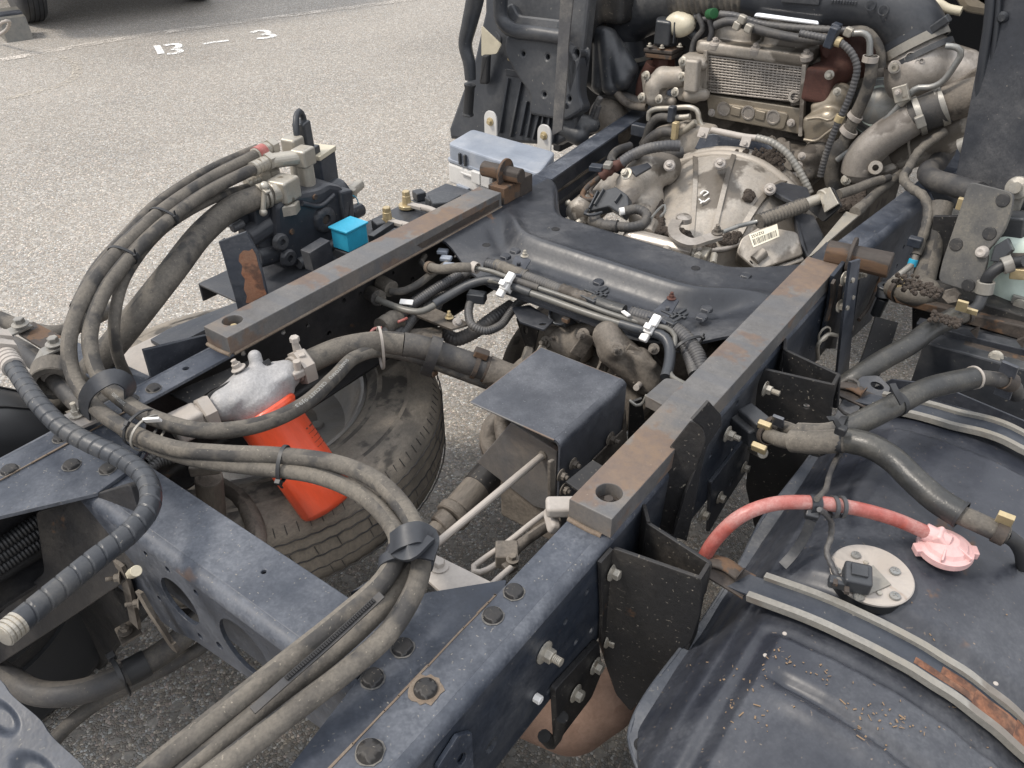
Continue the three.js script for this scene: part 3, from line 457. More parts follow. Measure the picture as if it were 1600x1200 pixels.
// ---------- flat bars on the rails ----------
function flatBar(label, x0, x1, z0, z1, hole, slot) {
  const t = thing('mounting_bar', label, 'steel bar', 'flat bars welded on the frame rails'), y = RT + .037;
  part(t, 'bar', slab([V3(x0, y, z0), V3(x1, y, z0), V3(x1, y, z1), V3(x0, y, z1)], .036, { bevel: .0015, seg: 20, holes: [[V3(hole[0], y, hole[1]), .0185]] }), M.bar);
  part(t, 'bolt_seat', lathe(V3(hole[0], RT + .010, hole[1]), UP, [[0, 0], [0, .0184], [.005, .0184], [.005, 0]], 20), M.rust);
  part(t, 'bolt', bolt(V3(hole[0], RT + .0152, hole[1]), UP, .0125), slot ? M.gold : M.rust, slot ? 'yellow bolt down in the hole' : 'rusty bolt down in the hole');
  return t;
}
{
  const hr = Y(952, 769, .837), hl = Y(363, 500, .837);
  const r = flatBar('rusty flat steel bar on the right rail, round bolt hole at its near end', RI - .001, RO + .001, -.707, -1.60, [hr.x, hr.z]);
  part(r, 'weld', [tube([V3(RI, RT + .001, -.705), V3(.39, RT + .001, -.703), V3(RO - .012, RT, -.705)], .004, { seg: 8 }), tube([V3(RI - .002, RT, -.71), V3(RI - .002, RT, -1.2), V3(RI - .002, RT, -1.6)], .003, { seg: 8 })], M.seam);
  const l = flatBar('rusty flat steel bar on the left rail, slotted along its inner side', -RO - .001, -RI + .001, -.694, -1.50, [hl.x, hl.z], true);
  part(l, 'weld', [tube([V3(-RI, RT + .001, -.692), V3(-.39, RT + .001, -.690), V3(-RO, RT, -.692)], .004, { seg: 8 }), tube([V3(-RI + .002, RT, -.70), V3(-RI + .002, RT, -1.5)], .003, { seg: 8 })], M.seam);
  part(l, 'slot', slab([X(652, 383, -RI + .0022), X(780, 312, -RI + .0022), X(780, 322, -RI + .0022), X(660, 388, -RI + .0022)], .001, { n: XA, bevel: .0001, rc: .002 }), M.rust, 'dark slot milled along the inner side');
  part(l, 'end_block', [obox(V3(-.382, RT + .022, -1.545), XA, UP, .05, .042, .07, .002)], M.rust, 'notched far end of the left bar');
  part(r, 'end_block', [obox(V3(.38, RT + .008, -1.67), XA, UP, .05, .016, .13, .002)], M.press, 'low step at the far end of the right bar');
  // cross pins
  const p1 = [X(752, 262, -.47), X(818, 277, -.30)].map(p => p); p1[0] = Y(755, 263, .862); p1[1] = Y(815, 276, .862);
  const a = thing('hinge_pin', 'short rusty pin with a washer across the far end of the left bar', 'pin', 'rusty pins on the rail bars'), d = dirOf(p1[0], p1[1]);
  part(a, 'pin', cyl(p1[0], p1[1], .019, .019, 24, .002), M.rust); part(a, 'washer', cyl(off(mid(p1[0], p1[1], .55)), off(mid(p1[0], p1[1], .55)).addScaledVector(d, .007), .036, .036, 28, .001), M.rust);
  part(a, 'saddle', [bx(-.40, .823, -1.60, .09, .046, .05)], M.rust);
  const q0 = Y(1292, 393, .850), q1 = Y(1392, 415, .850), e = dirOf(q0, q1), b = thing('hinge_pin', 'longer rusty brown pin crossing the far end of the right bar', 'pin', 'rusty pins on the rail bars');
  part(b, 'pin', cyl(q0, q1, .024, .026, 26, .002), M.rust); part(b, 'washer', [cyl(mid(q0, q1, .36), mid(q0, q1, .36).addScaledVector(e, .007), .040, .040, 28, .001)], M.rust);
}

// ---------- hydraulic hoses across the frame ----------
const HG = 'dusty rubber hydraulic hoses';
function hoseText(parent, pts, t0, t1, r, text, lean) {      // faded white print along a hose
  const cv = document.createElement('canvas'); cv.width = 512; cv.height = 32; const g = cv.getContext('2d'); g.fillStyle = '#000'; g.fillRect(0, 0, 512, 32); g.fillStyle = '#999'; g.font = 'bold 26px sans-serif'; g.fillText(text, 8, 26);
  const tx = new THREE.CanvasTexture(cv), m = new THREE.MeshStandardMaterial({ color: new THREE.Color().setRGB(.42, .42, .40), roughness: .8, alphaMap: tx, transparent: true, side: THREE.DoubleSide, name: 'hose print' });
  const c = new THREE.CatmullRomCurve3(pts, false, 'centripetal'), P = Array.from({ length: 25 }, (_, i) => c.getPointAt(t0 + (t1 - t0) * i / 24)), F = frames(P, 40), view = CAM.clone().sub(P[12]).normalize().add(V3(0, lean, 0)).normalize();
  part(parent, 'printed_text', clean(grid(4, 40, (u, v, i, j) => { const n = view.clone().addScaledVector(F.T[j], -view.dot(F.T[j])).normalize(), s = F.T[j].clone().cross(n), a = (u - .5) * .75; return [F.P[j].clone().addScaledVector(n, Math.cos(a) * (r + .0005)).addScaledVector(s, Math.sin(a) * (r + .0005)), 1 - v, u]; })), m);
}
function hose(label, pts, r, mat = M.hose, opt = {}, cat = 'hose', group) { const t = thing(opt.name || 'hydraulic_hose', label, cat, group); part(t, 'hose_body', tube(pts, r, { seg: 18, ...opt }), mat); return t; }
const HA = [X(400, 262, -.715), Y(330, 297, .955), Y(262, 345, .955), Y(203, 402, .945), Y(158, 465, .925), Y(140, 530, .89), Y(154, 586, .852), Y(188, 622, .838), Y(245, 655, .842), Y(320, 673, .838), Y(395, 666, .825), Y(470, 635, .80), Y(520, 592, .775), Y(556, 558, .752), Y(595, 548, .735), Y(650, 558, .715), Y(700, 576, .69), Y(765, 600, .655)];
const HB = [X(404, 240, -.745), Y(330, 278, .965), Y(250, 332, .965), Y(182, 395, .955), Y(132, 462, .935), Y(108, 532, .895), Y(114, 585, .855), Y(145, 632, .836), Y(200, 672, .836), Y(270, 700, .84), Y(350, 708, .845), Y(440, 712, .85), Y(525, 724, .855), Y(590, 752, .858), Y(634, 798, .862), Y(656, 850, .870), Y(654, 905, .868), Y(610, 985, .850), Y(545, 1045, .842), Y(460, 1110, .838), Y(350, 1196, .835), Y(250, 1275, .83)];
const HC = [Y(170, 652, .812), Y(225, 690, .822), Y(300, 716, .826), Y(400, 730, .83), Y(490, 742, .835), Y(560, 770, .84), Y(606, 812, .846), Y(622, 855, .868), Y(600, 905, .866), Y(530, 968, .848), Y(440, 1040, .842), Y(330, 1128, .838), Y(235, 1205, .835), Y(150, 1280, .83)];
{
  const a = hose('inner long rubber hose sweeping from the valve over the left rail past the orange filter', HA, .0130, M.hose, {}, 'hose', HG);
  const b = hose('outermost long rubber hose from the red taped fitting to the bottom edge', HB, t => .0126, M.hose, {}, 'hose', HG);
  const c = hose('rubber hose running under the other two from the clamp to the bottom left', HC, .0124, M.hose, {}, 'hose', HG);
  const fit1 = (t, pt, q, r) => { const d = dirOf(q, pt); part(t, 'ferrule', fitting(off(pt).addScaledVector(d, -.012), d, r, .046), M.zinc); part(t, 'hex_nut', hex(off(pt).addScaledVector(d, .034), d, r * 2.5, .022), M.zinc); return off(pt).addScaledVector(d, .056); };
  fit1(a, HA[0], HA[1], .0140); const eB = fit1(b, HB[0], HB[1], .0135); hoseText(a, HA, .40, .49, .0130, 'SUMITOMO', -.2); hoseText(a, HA, .60, .80, .0130, 'SUMITOMO   CILCUIT-9J93', .4);
  part(b, 'red_tape', hoop(mid(HB[0], eB, .08), dirOf(HB[1], HB[0]), 0.0168, .0168, .026, .001), M.redHose, 'red tape round the hose end'); 
  // text on hose A
  const h3 = hose('thin rubber hose dropping behind the two long hoses beside the left rail', [X(392, 292, -.74), Y(330, 312, .93), Y(262, 352, .93), Y(215, 402, .925), Y(188, 452, .91), Y(178, 510, .87), Y(184, 555, .81), Y(200, 592, .74)], .0102, M.hose, {}, 'hose', HG); void h3;
  hose('far thin hose running along the top of the hose bundle', [X(402, 232, -.80), Y(345, 256, .955), Y(300, 280, .955), Y(240, 322, .955), Y(192, 372, .945), Y(150, 420, .93), Y(118, 480, .91)], .0102, M.hose, {}, 'hose', HG);
  // suction hose
  const S = [X(420, 303, -.675), Y(368, 322, .90), Y(318, 362, .89), Y(268, 425, .87), Y(215, 492, .83), Y(172, 545, .78), Y(130, 592, .71), Y(95, 625, .62)];
  const s = thing('suction_hose', 'thick dusty suction hose clamped to the left side valve block', 'hose');
  part(s, 'hose_body', tube(S, .0255, { seg: 22 }), M.hose); const dS = dirOf(S[1], S[0]);
  part(s, 'hose_clamp', [hoop(mid(S[0], S[1], .10), dS, .0268, .0268, .006, .003), hoop(mid(S[0], S[1], .24), dS, .0268, .0268, .006, .003), cyl(off(mid(S[0], S[1], .1), .022, .024, .015), off(mid(S[0], S[1], .1), .022, -.02, .03), .006), ball(off(mid(S[0], S[1], .1), .022, .03, .014), .011), beam(off(mid(S[0], S[1], .1), .0, .029, .015), off(mid(S[0], S[1], .1), .04, .022, .02), .012, .006), ball(off(mid(S[0], S[1], .1), .022, -.024, .03), .009)], M.zinc);
  // left side hose far behind, running along the outside of the chassis
  hose('dusty hose lying along the outside of the left rail at the picture edge', [Y(-60, 470, .62), Y(0, 498, .62), Y(45, 515, .62), Y(90, 520, .62), Y(130, 505, .60), Y(180, 480, .55)], .018, M.hose);
  hose('dark hose passing below the wrapped hose towards the hub on the left', [Y(20, 540, .68), Y(55, 562, .70), Y(95, 600, .70), Y(135, 640, .68), Y(170, 668, .64)], .021, M.hoseDark);

  // spiral wrapped hose with crimped ends
  const W_ = [Y(22, 575, .885), Y(62, 632, .882), Y(98, 668, .872), Y(140, 692, .866), Y(190, 716, .862), Y(228, 748, .862), Y(234, 790, .862), Y(203, 832, .865), Y(150, 873, .87), Y(95, 918, .875), Y(30, 972, .88)];
  const w = thing('wrapped_hose', 'hose in a smooth grey spiral guard curving over the left crossmember end', 'hose');
  part(w, 'spiral_guard', tube(W_, .0142, { seg: 22, spiral: [.0205, .0018] }), M.wrap);
  const d0 = dirOf(W_[1], W_[0]), d1 = dirOf(W_[9], W_[10]);
  part(w, 'ferrule', fitting(W_[0], d0, .0150, .045), M.pale, 'pale dusty ferrule at the upper end'); part(w, 'hex_nut', [hex(off(W_[0]).addScaledVector(d0, .045), d0, .042, .022), hex(off(W_[0]).addScaledVector(d0, .075), d0, .047, .03), cyl(off(W_[0]).addScaledVector(d0, .065), off(W_[0]).addScaledVector(d0, .16), .019)], M.pale);
  part(w, 'ferrule', fitting(W_[10], d1, .0128, .022), M.zinc, 'bright ferrule at the lower end');

  // ties and clamps that hold the bundle
  const nylon = (label, c1, d, ra, rb, ang, up, mat = M.tie) => { const t = thing('cable_tie', label, 'cable tie'); part(t, 'band', tie(c1, d, ra, rb, ang, up), mat); return t; };
  const pair = (label, p, q, d, r, ang) => { const t = thing('cable_tie', label, 'cable tie'); part(t, 'band', tie2(p, q, d, r, ang, .006), M.tie); };
  pair('black cable tie round the lower hose pair in front of the orange filter', Y(446, 712, .85), Y(440, 737, .8325), dirOf(HB[11], HB[12]), .0138, -1.9);
  pair('black cable tie upper right on the arching hoses near the valve', HB[2], HA[2], dirOf(HB[2], HB[3]), .0138, -.9);
  pair('black cable tie lower left on the arching hoses', HB[3], HA[3], dirOf(HB[3], HB[4]), .0138, -.9);
  nylon('black cable tie round the hose bundle beside the white tag', Y(222, 668, .836), dirOf(HA[7], HA[9]), .033, .025, 2.2, UP);
  const wt = thing('cable_tie', 'white tagged cable tie round the hoses left of the filter head', 'cable tie');
  part(wt, 'band', hoop(Y(232, 676, .836), dirOf(HA[7], HA[9]), .033, .025, .004, .0016), M.galv);
  part(wt, 'tag', obox(Y(238, 656, .866), V3(.75, .1, -.5), V3(0, 1, .6), .026, .011, .004, .001), M.white);
  const tk = thing('cable_tie', 'wide black rubber strap knotted round the three hoses by the pale plate', 'strap');
  const kc = Y(640, 872, .866), kd = dirOf(Y(640, 850, .866), Y(610, 960, .85));
  part(tk, 'band', [hoop(kc, kd, .030, .022, .020, .003, V3(0, 1, .2)), hoop(off(kc, .002, 0, .010), kd.clone().add(V3(.5, 0, .2)).normalize(), .031, .022, .014, .003, UP)], M.fender);
  part(tk, 'knot', [strap([Y(612, 850, .895), Y(630, 838, .91), Y(655, 832, .912), Y(668, 842, .90), Y(660, 872, .89)], .028, .005, () => V3(.2, 1, .2)), strap([Y(615, 852, .885), Y(640, 862, .905), Y(668, 838, .905)], .022, .005, () => V3(0, 1, .4))], M.fender);
  // loose tail of a long ribbed cable tie lying in the bundle
  const lt = thing('tie_tail', 'long ribbed tie tail lying between the hoses at the bottom', 'cable tie'), TT = [Y(596, 930, .888), Y(520, 1000, .872), Y(440, 1070, .865), Y(395, 1110, .86)], F = frames(TT, 60);
  part(lt, 'strip', strap(TT, .009, .004, () => V3(.3, 1, .1), 40), M.hoseDark);
  part(lt, 'tooth', F.P.slice(4, 46).map((p, i) => obox(off(p, 0, .003, 0), F.B[i + 4], UP, .006, .0025, .0025, .0006)), M.black);
  hose('fourth hose squeezed between the others at the bottom edge', [Y(640, 890, .845), Y(600, 945, .842), Y(530, 1012, .835), Y(430, 1090, .83), Y(310, 1190, .825), Y(220, 1265, .82)], .0118, M.hose, {}, 'hose', HG);

  // rubber lined saddle clamp on the left rail
  const sc = thing('saddle_clamp', 'grey rubber lined saddle clamp holding the hoses on the left rail', 'clamp'), c0 = Y(163, 612, .845), ds = dirOf(HA[6], HA[8]);
  const arc = [Y(133, 650, .82), Y(132, 625, .852), Y(150, 600, .885), Y(178, 588, .892), Y(200, 598, .875), Y(203, 620, .845), Y(196, 632, .815)];
  part(sc, 'band', strap(arc, .026, .003, (t, T, P) => P.clone().sub(off(c0, 0, -.01, 0)), 40), M.fender); part(sc, 'foot', obox(Y(124, 655, .812), V3(1, 0, .2), UP, .05, .006, .045, .001), M.pale);
  part(sc, 'bolt', bolt(Y(120, 648, .818), UP, .012, .014), M.zinc);
}

// ---------- valve block on the left ----------
{
  const xf = -.655, t = thing('valve_block', 'black cast hydraulic valve block with steel fittings outside the left rail', 'hydraulic valve');
  part(t, 'body', slab([[430, 322], [446, 309], [470, 302], [500, 296], [515, 287], [533, 290], [547, 303], [551, 330], [552, 352], [548, 372], [470, 417], [452, 416], [440, 398], [432, 362]].map(q => X(q[0], q[1], xf)), .13, { n: XA, bevel: .012, rc: .012 }), M.press);
  part(t, 'end_cap', [lathe(X(523, 305, xf - .05), V3(.15, .2, -1), [[-.1, 0], [-.1, .034], [.02, .036], [.03, .03], [.032, 0]], 22), slab([[533, 300], [552, 296], [556, 350], [540, 366]].map(q => X(q[0], q[1], xf + .012)), .04, { n: XA, bevel: .006, rc: .006 })], M.press);
  const boss = (u, v, r, m2, h = .012) => { const p = X(u, v, xf), k = part(t, 'boss', lathe(off(p, -.004), XA, [[0, 0], [0, r * 1.12], [h, r], [h + .003, r * .85], [h + .003, r * .42], [h - .006, r * .40], [h - .006, 0]], 26), M.press); void k; part(t, 'plug', lathe(off(p, h - .012), XA, [[0, 0], [0, r * .36], [.006, r * .36], [.006, 0]], 6), m2); };
  boss(506, 342, .030, M.rust); boss(439, 378, .019, M.press, .008); boss(451, 403, .020, M.press, .008);
  for (const [u, v] of [[456, 362], [538, 320], [492, 308]]) part(t, 'hole_plug', lathe(X(u, v, xf + .001), XA, [[0, 0], [.0001, .0075], [.003, .006], [.0015, 0]], 14), M.rust);
  part(t, 'rib', tube([X(472, 318, xf + .004), X(500, 322, xf + .006), X(522, 305, xf + .004)], .006, { seg: 10 }), M.press); part(t, 'rib', [tube([X(466, 412, xf), X(548, 366, xf)], .014, { seg: 12 })], M.press);
  // spool ends towards the rear
  const sp = (u0, v0, u1, v1, r, x = -.69) => cyl(X(u0, v0, x), X(u1, v1, x), r, r, 20, .003);
  part(t, 'spool_cap', [sp(384, 372, 434, 340, .026), sp(362, 358, 380, 348, .010), sp(372, 348, 430, 318, .017, -.72), sp(398, 402, 446, 388, .027)], M.press);
  part(t, 'side_plate', [slab([[398, 326], [425, 310], [432, 362], [436, 392], [405, 388]].map(q => X(q[0], q[1], -.675)), .05, { n: XA, bevel: .004, rc: .006 }), slab([[360, 342], [398, 326], [402, 345], [366, 360]].map(q => X(q[0], q[1], -.70)), .03, { n: XA, bevel: .004, rc: .006 })], M.press);
  // upper solenoid block
  const su = X(500, 262, -.78);
  part(t, 'solenoid_block', obox(off(su, 0, -.03, 0), V3(.95, 0, -.3), UP, .055, .13, .075, .004), M.railWeb);
  part(t, 'cap_plate', obox(off(su, 0, .04, 0), V3(.95, 0, -.3), UP, .06, .012, .08, .002), M.cream);
  part(t, 'connector', [obox(X(474, 212, -.78), V3(.9, 0, -.3), V3(.1, 1, 0), .034, .07, .034, .005), obox(X(480, 238, -.78), V3(.9, 0, -.3), UP, .05, .03, .045, .004)], M.plastic);
  part(t, 'loop', tube([X(473, 258, -.76), X(468, 232, -.76), X(463, 205, -.76), X(463, 183, -.77), X(468, 174, -.78), X(474, 184, -.785), X(476, 205, -.785)], .0075, { seg: 12 }), M.plastic, 'black cable loop standing up');
  // fittings
  const f1 = X(484, 304, -.70), f0 = X(478, 255, -.70);
  part(t, 'hex_nut', [hex(off(f1, 0, -.012, 0), UP, .052, .024)], M.zinc);
  part(t, 'riser', cyl(off(f1, 0, .01, 0), off(f1, 0, .075, 0), .0185, .0185, 22), M.zinc);
  part(t, 'elbow', [obox(off(f1, -.001, .092, 0), dirOf(HA[0], HA[1]).setY(0), UP, .046, .042, .04, .006), cyl(off(f1, 0, .092, 0), off(HA[0]).addScaledVector(dirOf(HA[1], HA[0]), .045), .017)], M.zinc, 'pale elbow on top of the riser'); void f0;
  const g1 = X(446, 322, -.675);
  part(t, 'hex_nut', hex(off(g1, 0, -.012, 0), UP, .060, .024), M.zinc); part(t, 'elbow', [obox(off(g1, .0, .040, -.005), dirOf(HA[1], HA[0]).setY(0), UP, .058, .052, .052, .007), cyl(off(g1, 0, .036, 0), off(X(420, 303, -.675)), .024)], M.zinc, 'big pale elbow for the suction hose');
  const j = X(458, 228, -.76);
  part(t, 'elbow', [obox(j, dirOf(HB[1], HB[0]).setY(0), UP, .042, .044, .04, .006), cyl(off(j, 0, 0, 0), off(j, 0, -.10, 0), .016)], M.zinc, 'pale elbow behind the riser');
  const k0 = X(548, 300, -.74), k1 = X(562, 288, -.76); part(t, 'plug', [cyl(k0, off(k1), .014), hex(off(k0), dirOf(k1, k0), .034, .014)], M.zinc);
  part(t, 'small_fitting', [fitting(X(385, 288, -.74), dirOf(X(385, 288, -.74), X(412, 276, -.74)), .011, .045), hex(X(410, 277, -.74), V3(.6, .1, -.8), .03, .02), hex(X(424, 272, -.74), V3(.6, .1, -.8), .036, .02)], M.zinc);
  part(t, 'wire', [tube([X(548, 305, -.68), X(556, 308, -.68), X(560, 320, -.68), X(556, 332, -.68)], .0016, { seg: 6 })], M.blue); part(t, 'wire', [tube([X(546, 320, -.67), X(553, 328, -.67), X(556, 338, -.67)], .0016, { seg: 6 })], M.redHose);
  part(t, 'motor', cyl(X(545, 335, -.66), X(562, 328, -.68), .018), M.press);
  // mounting bracket under the block
  const b = thing('valve_bracket', 'black folded bracket plate carrying the valve block beside the rail', 'bracket');
  part(b, 'plate', [bb(-.80, -.44, .700, .706, -1.32, -.92), bb(-.446, -.44, .64, .80, -1.32, -.92), bb(-.80, -.794, .66, .706, -1.32, -.92)], M.press);
  part(b, 'channel', [beam(X(480, 408, -.56), X(512, 388, -.56), .03, .05)], M.press);
  const rb = thing('rusty_bracket', 'bent upright plate with orange brown rust next to the valve block', 'bracket'), n = V3(.55, .12, .8).normalize(), p0 = Y(395, 475, .80), pt = (u, v) => PL(u, v, p0, n);
  part(rb, 'plate', [slab([pt(341, 378), pt(384, 362), pt(402, 395), pt(418, 462), pt(372, 486), pt(357, 428)], .008, { n, bevel: .001 })], M.railWeb);
  part(rb, 'rust_patch', slab([pt(374, 398), pt(380, 391), pt(390, 392), pt(394, 388), pt(400, 398), pt(404, 416), pt(409, 430), pt(412, 447), pt(417, 460), pt(404, 466), pt(395, 472), pt(384, 474), pt(386, 462), pt(381, 452), pt(383, 436), pt(377, 428), pt(379, 415), pt(373, 408)].map(p => off(p).addScaledVector(n, .0006)), .001, { n, bevel: .0001, rc: .003 }), matRustPatch());
  part(rb, 'flange', [slab([pt(341, 378), pt(357, 428), pt(372, 486), pt(366, 488), pt(350, 436), pt(335, 382)].map(p => off(p, -.002, 0, -.012)), .012, { bevel: .001 })], M.railWeb);
}
function matRustPatch() { return M.rustPatch ||= matOf(grime(191, { N: 512, tile: .25, base: [.20, .085, .045], tone: 1, dust: [.3, .85, .6], dustCol: [.15, .105, .075], stain: [.55, .6], rough: [.8, .95] }), { bump: .0006, name: 'orange rust' }); }

// ---------- blue box, battery, fuse box beside the left rail ----------
{
  const t = thing('blue_box', 'small light blue plastic box standing outside the left bar', 'plastic box'), c = Y(548, 362, .795), ax = dirOf(Y(535, 378, .8), Y(580, 355, .8));
  part(t, 'body', obox(off(c, -.005, -.012, 0), ax, UP, .064, .046, .052, .002), M.blue); part(t, 'lid', obox(off(c, -.005, .0155, 0), ax, UP, .073, .005, .059, .0015), M.blue); part(t, 'base', obox(off(c, -.005, -.050, 0), ax, UP, .066, .024, .05, .004), M.plastic);
  const bt = thing('battery', 'black topped battery with two clamped terminals behind the left bar', 'battery');
  const top = [Y(560, 400, .735), Y(612, 330, .735), Y(690, 303, .735), Y(760, 290, .735)], B0 = V3(-.60, 0, -1.46);
  void top;
  part(bt, 'case', bb(-.675, -.47, .52, .725, -1.66, -1.24, .006), M.plastic); part(bt, 'lid', bb(-.672, -.473, .725, .738, -1.655, -1.245, .004), M.press);
  for (const [u, v, lab] of [[636, 322, 'far terminal clamp'], [606, 348, 'near terminal clamp']]) { const p = Y(u, v, .745); part(bt, 'terminal', [cyl(off(p, 0, -.01, 0), off(p, 0, .03, 0), .013, .011), pipe(off(p, 0, -.004, 0), off(p, 0, .006, 0), .022, .012), hex(off(p, 0, .03, 0), UP, .018, .012)], M.gold, lab); part(bt, 'cable_lug', [beam(off(p, 0, .006, 0), off(p, .05, .006, -.005), .018, .01), tube([off(p, .04, .006, -.005), off(p, .085, .004, -.01), off(p, .14, -.01, 0)], .0085)], M.pale); }
  for (const [u, v] of [[655, 305], [675, 315], [592, 352]]) part(bt, 'vent_cap', obox(Y(u, v, .75), V3(1, 0, .4), UP, .032, .024, .028, .004), M.plastic);
  part(bt, 'cover', slab([Y(668, 304, .765), Y(690, 298, .765), Y(722, 304, .765), Y(700, 316, .765), Y(676, 318, .765)], .02, { bevel: .003, rc: .006 }), M.plastic, 'grey black cover at the far end');
  part(bt, 'tray_frame', [beam(Y(580, 375, .748), Y(612, 353, .748), .018, .024), beam(Y(590, 382, .745), Y(620, 362, .745), .012, .02)], M.plastic); void B0;

  const fb = thing('fuse_box', 'blue grey lidded plastic fuse box with off white base behind the left rail', 'fuse box'), yt = .800;
  const a = Y(699, 224, yt), b = Y(738, 201, yt), c2 = Y(868, 237, yt), d = Y(842, 272, yt), dn = (p, k) => off(p, 0, k, 0), ctr = mid(a, c2), gr = (p, s) => ctr.clone().lerp(p, s);
  part(fb, 'lid', slab([a, b, c2, d], .050, { n: UP, bevel: .005, rc: .02 }), M.boxGrey); part(fb, 'lid_lip', slab([a, b, c2, d].map(p => dn(gr(p, 1.03), -.044)), .010, { n: UP, bevel: .002, rc: .012 }), M.boxGrey);
  part(fb, 'base', slab([a, b, c2, d].map(p => dn(gr(p, 1.02), -.055)), .065, { n: UP, bevel: .008, rc: .012 }), M.boxWhite);
  const fx = dirOf(a, d), fo = V3(-fx.z, 0, fx.x); if (fo.z < 0) fo.negate();
  for (const k of [.16, .22]) part(fb, 'hinge_tab', obox(off(mid(a, d, k), 0, -.03, 0).addScaledVector(fo, .006), fx, UP, .008, .034, .008, .002), M.plastic);
  for (const k of [.36, .47]) part(fb, 'latch', obox(off(mid(a, d, k), 0, -.066, 0).addScaledVector(fo, .010), fx, UP, .036, .036, .012, .003), M.boxWhite);
  part(fb, 'rib', obox(off(mid(a, d, .25), 0, -.07, 0).addScaledVector(fo, .006), fx, UP, .06, .006, .008, .002), M.boxWhite);
  part(fb, 'leg', [obox(off(mid(a, d, .18), 0, -.16, 0), fx, UP, .05, .10, .02), obox(off(mid(a, d, .9), 0, -.14, 0), fx, UP, .05, .08, .02)], M.boxGrey);
  for (const [u, v, x, l] of [[766, 192, 0, 'left mounting tab'], [850, 214, 0, 'right mounting tab']]) {
    const p = Z(u, v - 2, -2.0), w = .024; void x;
    part(fb, 'mounting_tab', extr([[-w, -.05], [w, -.05], [w, .012], [w * .8, .024], [w * .4, .032], [-w * .4, .032], [-w * .8, .024], [-w, .012]], XA, UP, ZA, off(p, 0, 0, -.006), .006, { rc: .01 }), M.boxWhite, l); part(fb, 'bolt', bolt(p, ZA, .013), M.gold);
  }
}

// ---------- plates outside the left rail ----------
{
  const t = thing('side_plate', 'dark wedge shaped plate standing outside the left rail by the bar end', 'plate');
  part(t, 'plate', slab([X(225, 547, -.47), X(322, 524, -.47), X(336, 552, -.47), X(240, 600, -.47)], .008, { n: XA, bevel: .001 }), M.guard);
  const l = thing('ledge_plate', 'pale dusty ledge plate outside the left rail, brown at its edge', 'plate');
  part(l, 'plate', slab([Y(150, 600, .70), Y(200, 545, .70), Y(262, 515, .70), Y(350, 480, .70), Y(420, 455, .70), Y(440, 480, .70), Y(260, 600, .70)], .008, { bevel: .001 }), M.pale); part(l, 'lip', slab([Y(235, 530, .712), Y(262, 514, .712), Y(350, 479, .712), Y(418, 455, .712), Y(424, 462, .712), Y(350, 500, .712), Y(262, 545, .712)], .010, { bevel: .001 }), M.railWeb);
  const hb = thing('hose_bracket', 'rust flaked bracket plate with two bolts at the far left', 'bracket');
  part(hb, 'plate', slab([Y(28, 520, .745), Y(52, 502, .745), Y(110, 532, .745), Y(122, 560, .745), Y(92, 560, .745)], .007, { bevel: .001 }), M.rust, 'orange rusty plate'); part(hb, 'plate', slab([Y(92, 558, .744), Y(112, 530, .744), Y(235, 588, .744), Y(200, 625, .744)], .007, { bevel: .001 }), M.rail);
  part(hb, 'strap', slab([Y(8, 515, .755), Y(36, 502, .755), Y(52, 508, .755), Y(16, 524, .755)], .005, { bevel: .001 }), M.galv); part(hb, 'strap', [slab([Y(62, 545, .757), Y(90, 530, .757), Y(108, 538, .757), Y(68, 556, .757)], .005, { bevel: .001 }), slab([Y(62, 545, .757), Y(68, 556, .757), Y(60, 575, .735), Y(46, 568, .735)], .005, { bevel: .001 })], M.galv);
  for (const [u, v] of [[32, 507], [85, 537]]) part(hb, 'bolt', bolt(Y(u, v, .762), UP, .017), M.galv);
  const hu = thing('round_coupling', 'brown round coupling half hidden under the bracket at the left edge', 'coupling'), c = Y(84, 578, .72);
  part(hu, 'ring', pipe(c, off(c).addScaledVector(V3(.7, -.1, .5), .05), .040, .026), M.hose); part(hu, 'core', cyl(off(c).addScaledVector(V3(.7, -.1, .5), -.02), off(c).addScaledVector(V3(.7, -.1, .5), .02), .024), M.pale);
  // rear wheel
  const rw = thing('rear_wheel', 'black rear tyre shoulder at the left edge under the wrapped hose', 'wheel'), p = V3(-.74, .39, -.20), pr = [[-.13, .20], [-.135, .27], [-.13, .34], [-.11, .372], [-.08, .385], [0, .39], [.08, .385], [.11, .372], [.13, .34], [.135, .27], [.13, .20], [-.13, .20]];
  part(rw, 'tyre', lathe(p, XA, pr, 64), M.rubber); part(rw, 'rim', lathe(p, XA, [[-.10, 0], [-.10, .2], [.12, .2], [.12, .17], [.04, .15], [.04, 0]], 40), M.bracket); for (const k of [-.06, 0, .06]) part(rw, 'tread_groove', lathe(off(p, k), XA, [[-.004, .3895], [.004, .3895], [.004, .380], [-.004, .380], [-.004, .3895]], 64), M.black);
}

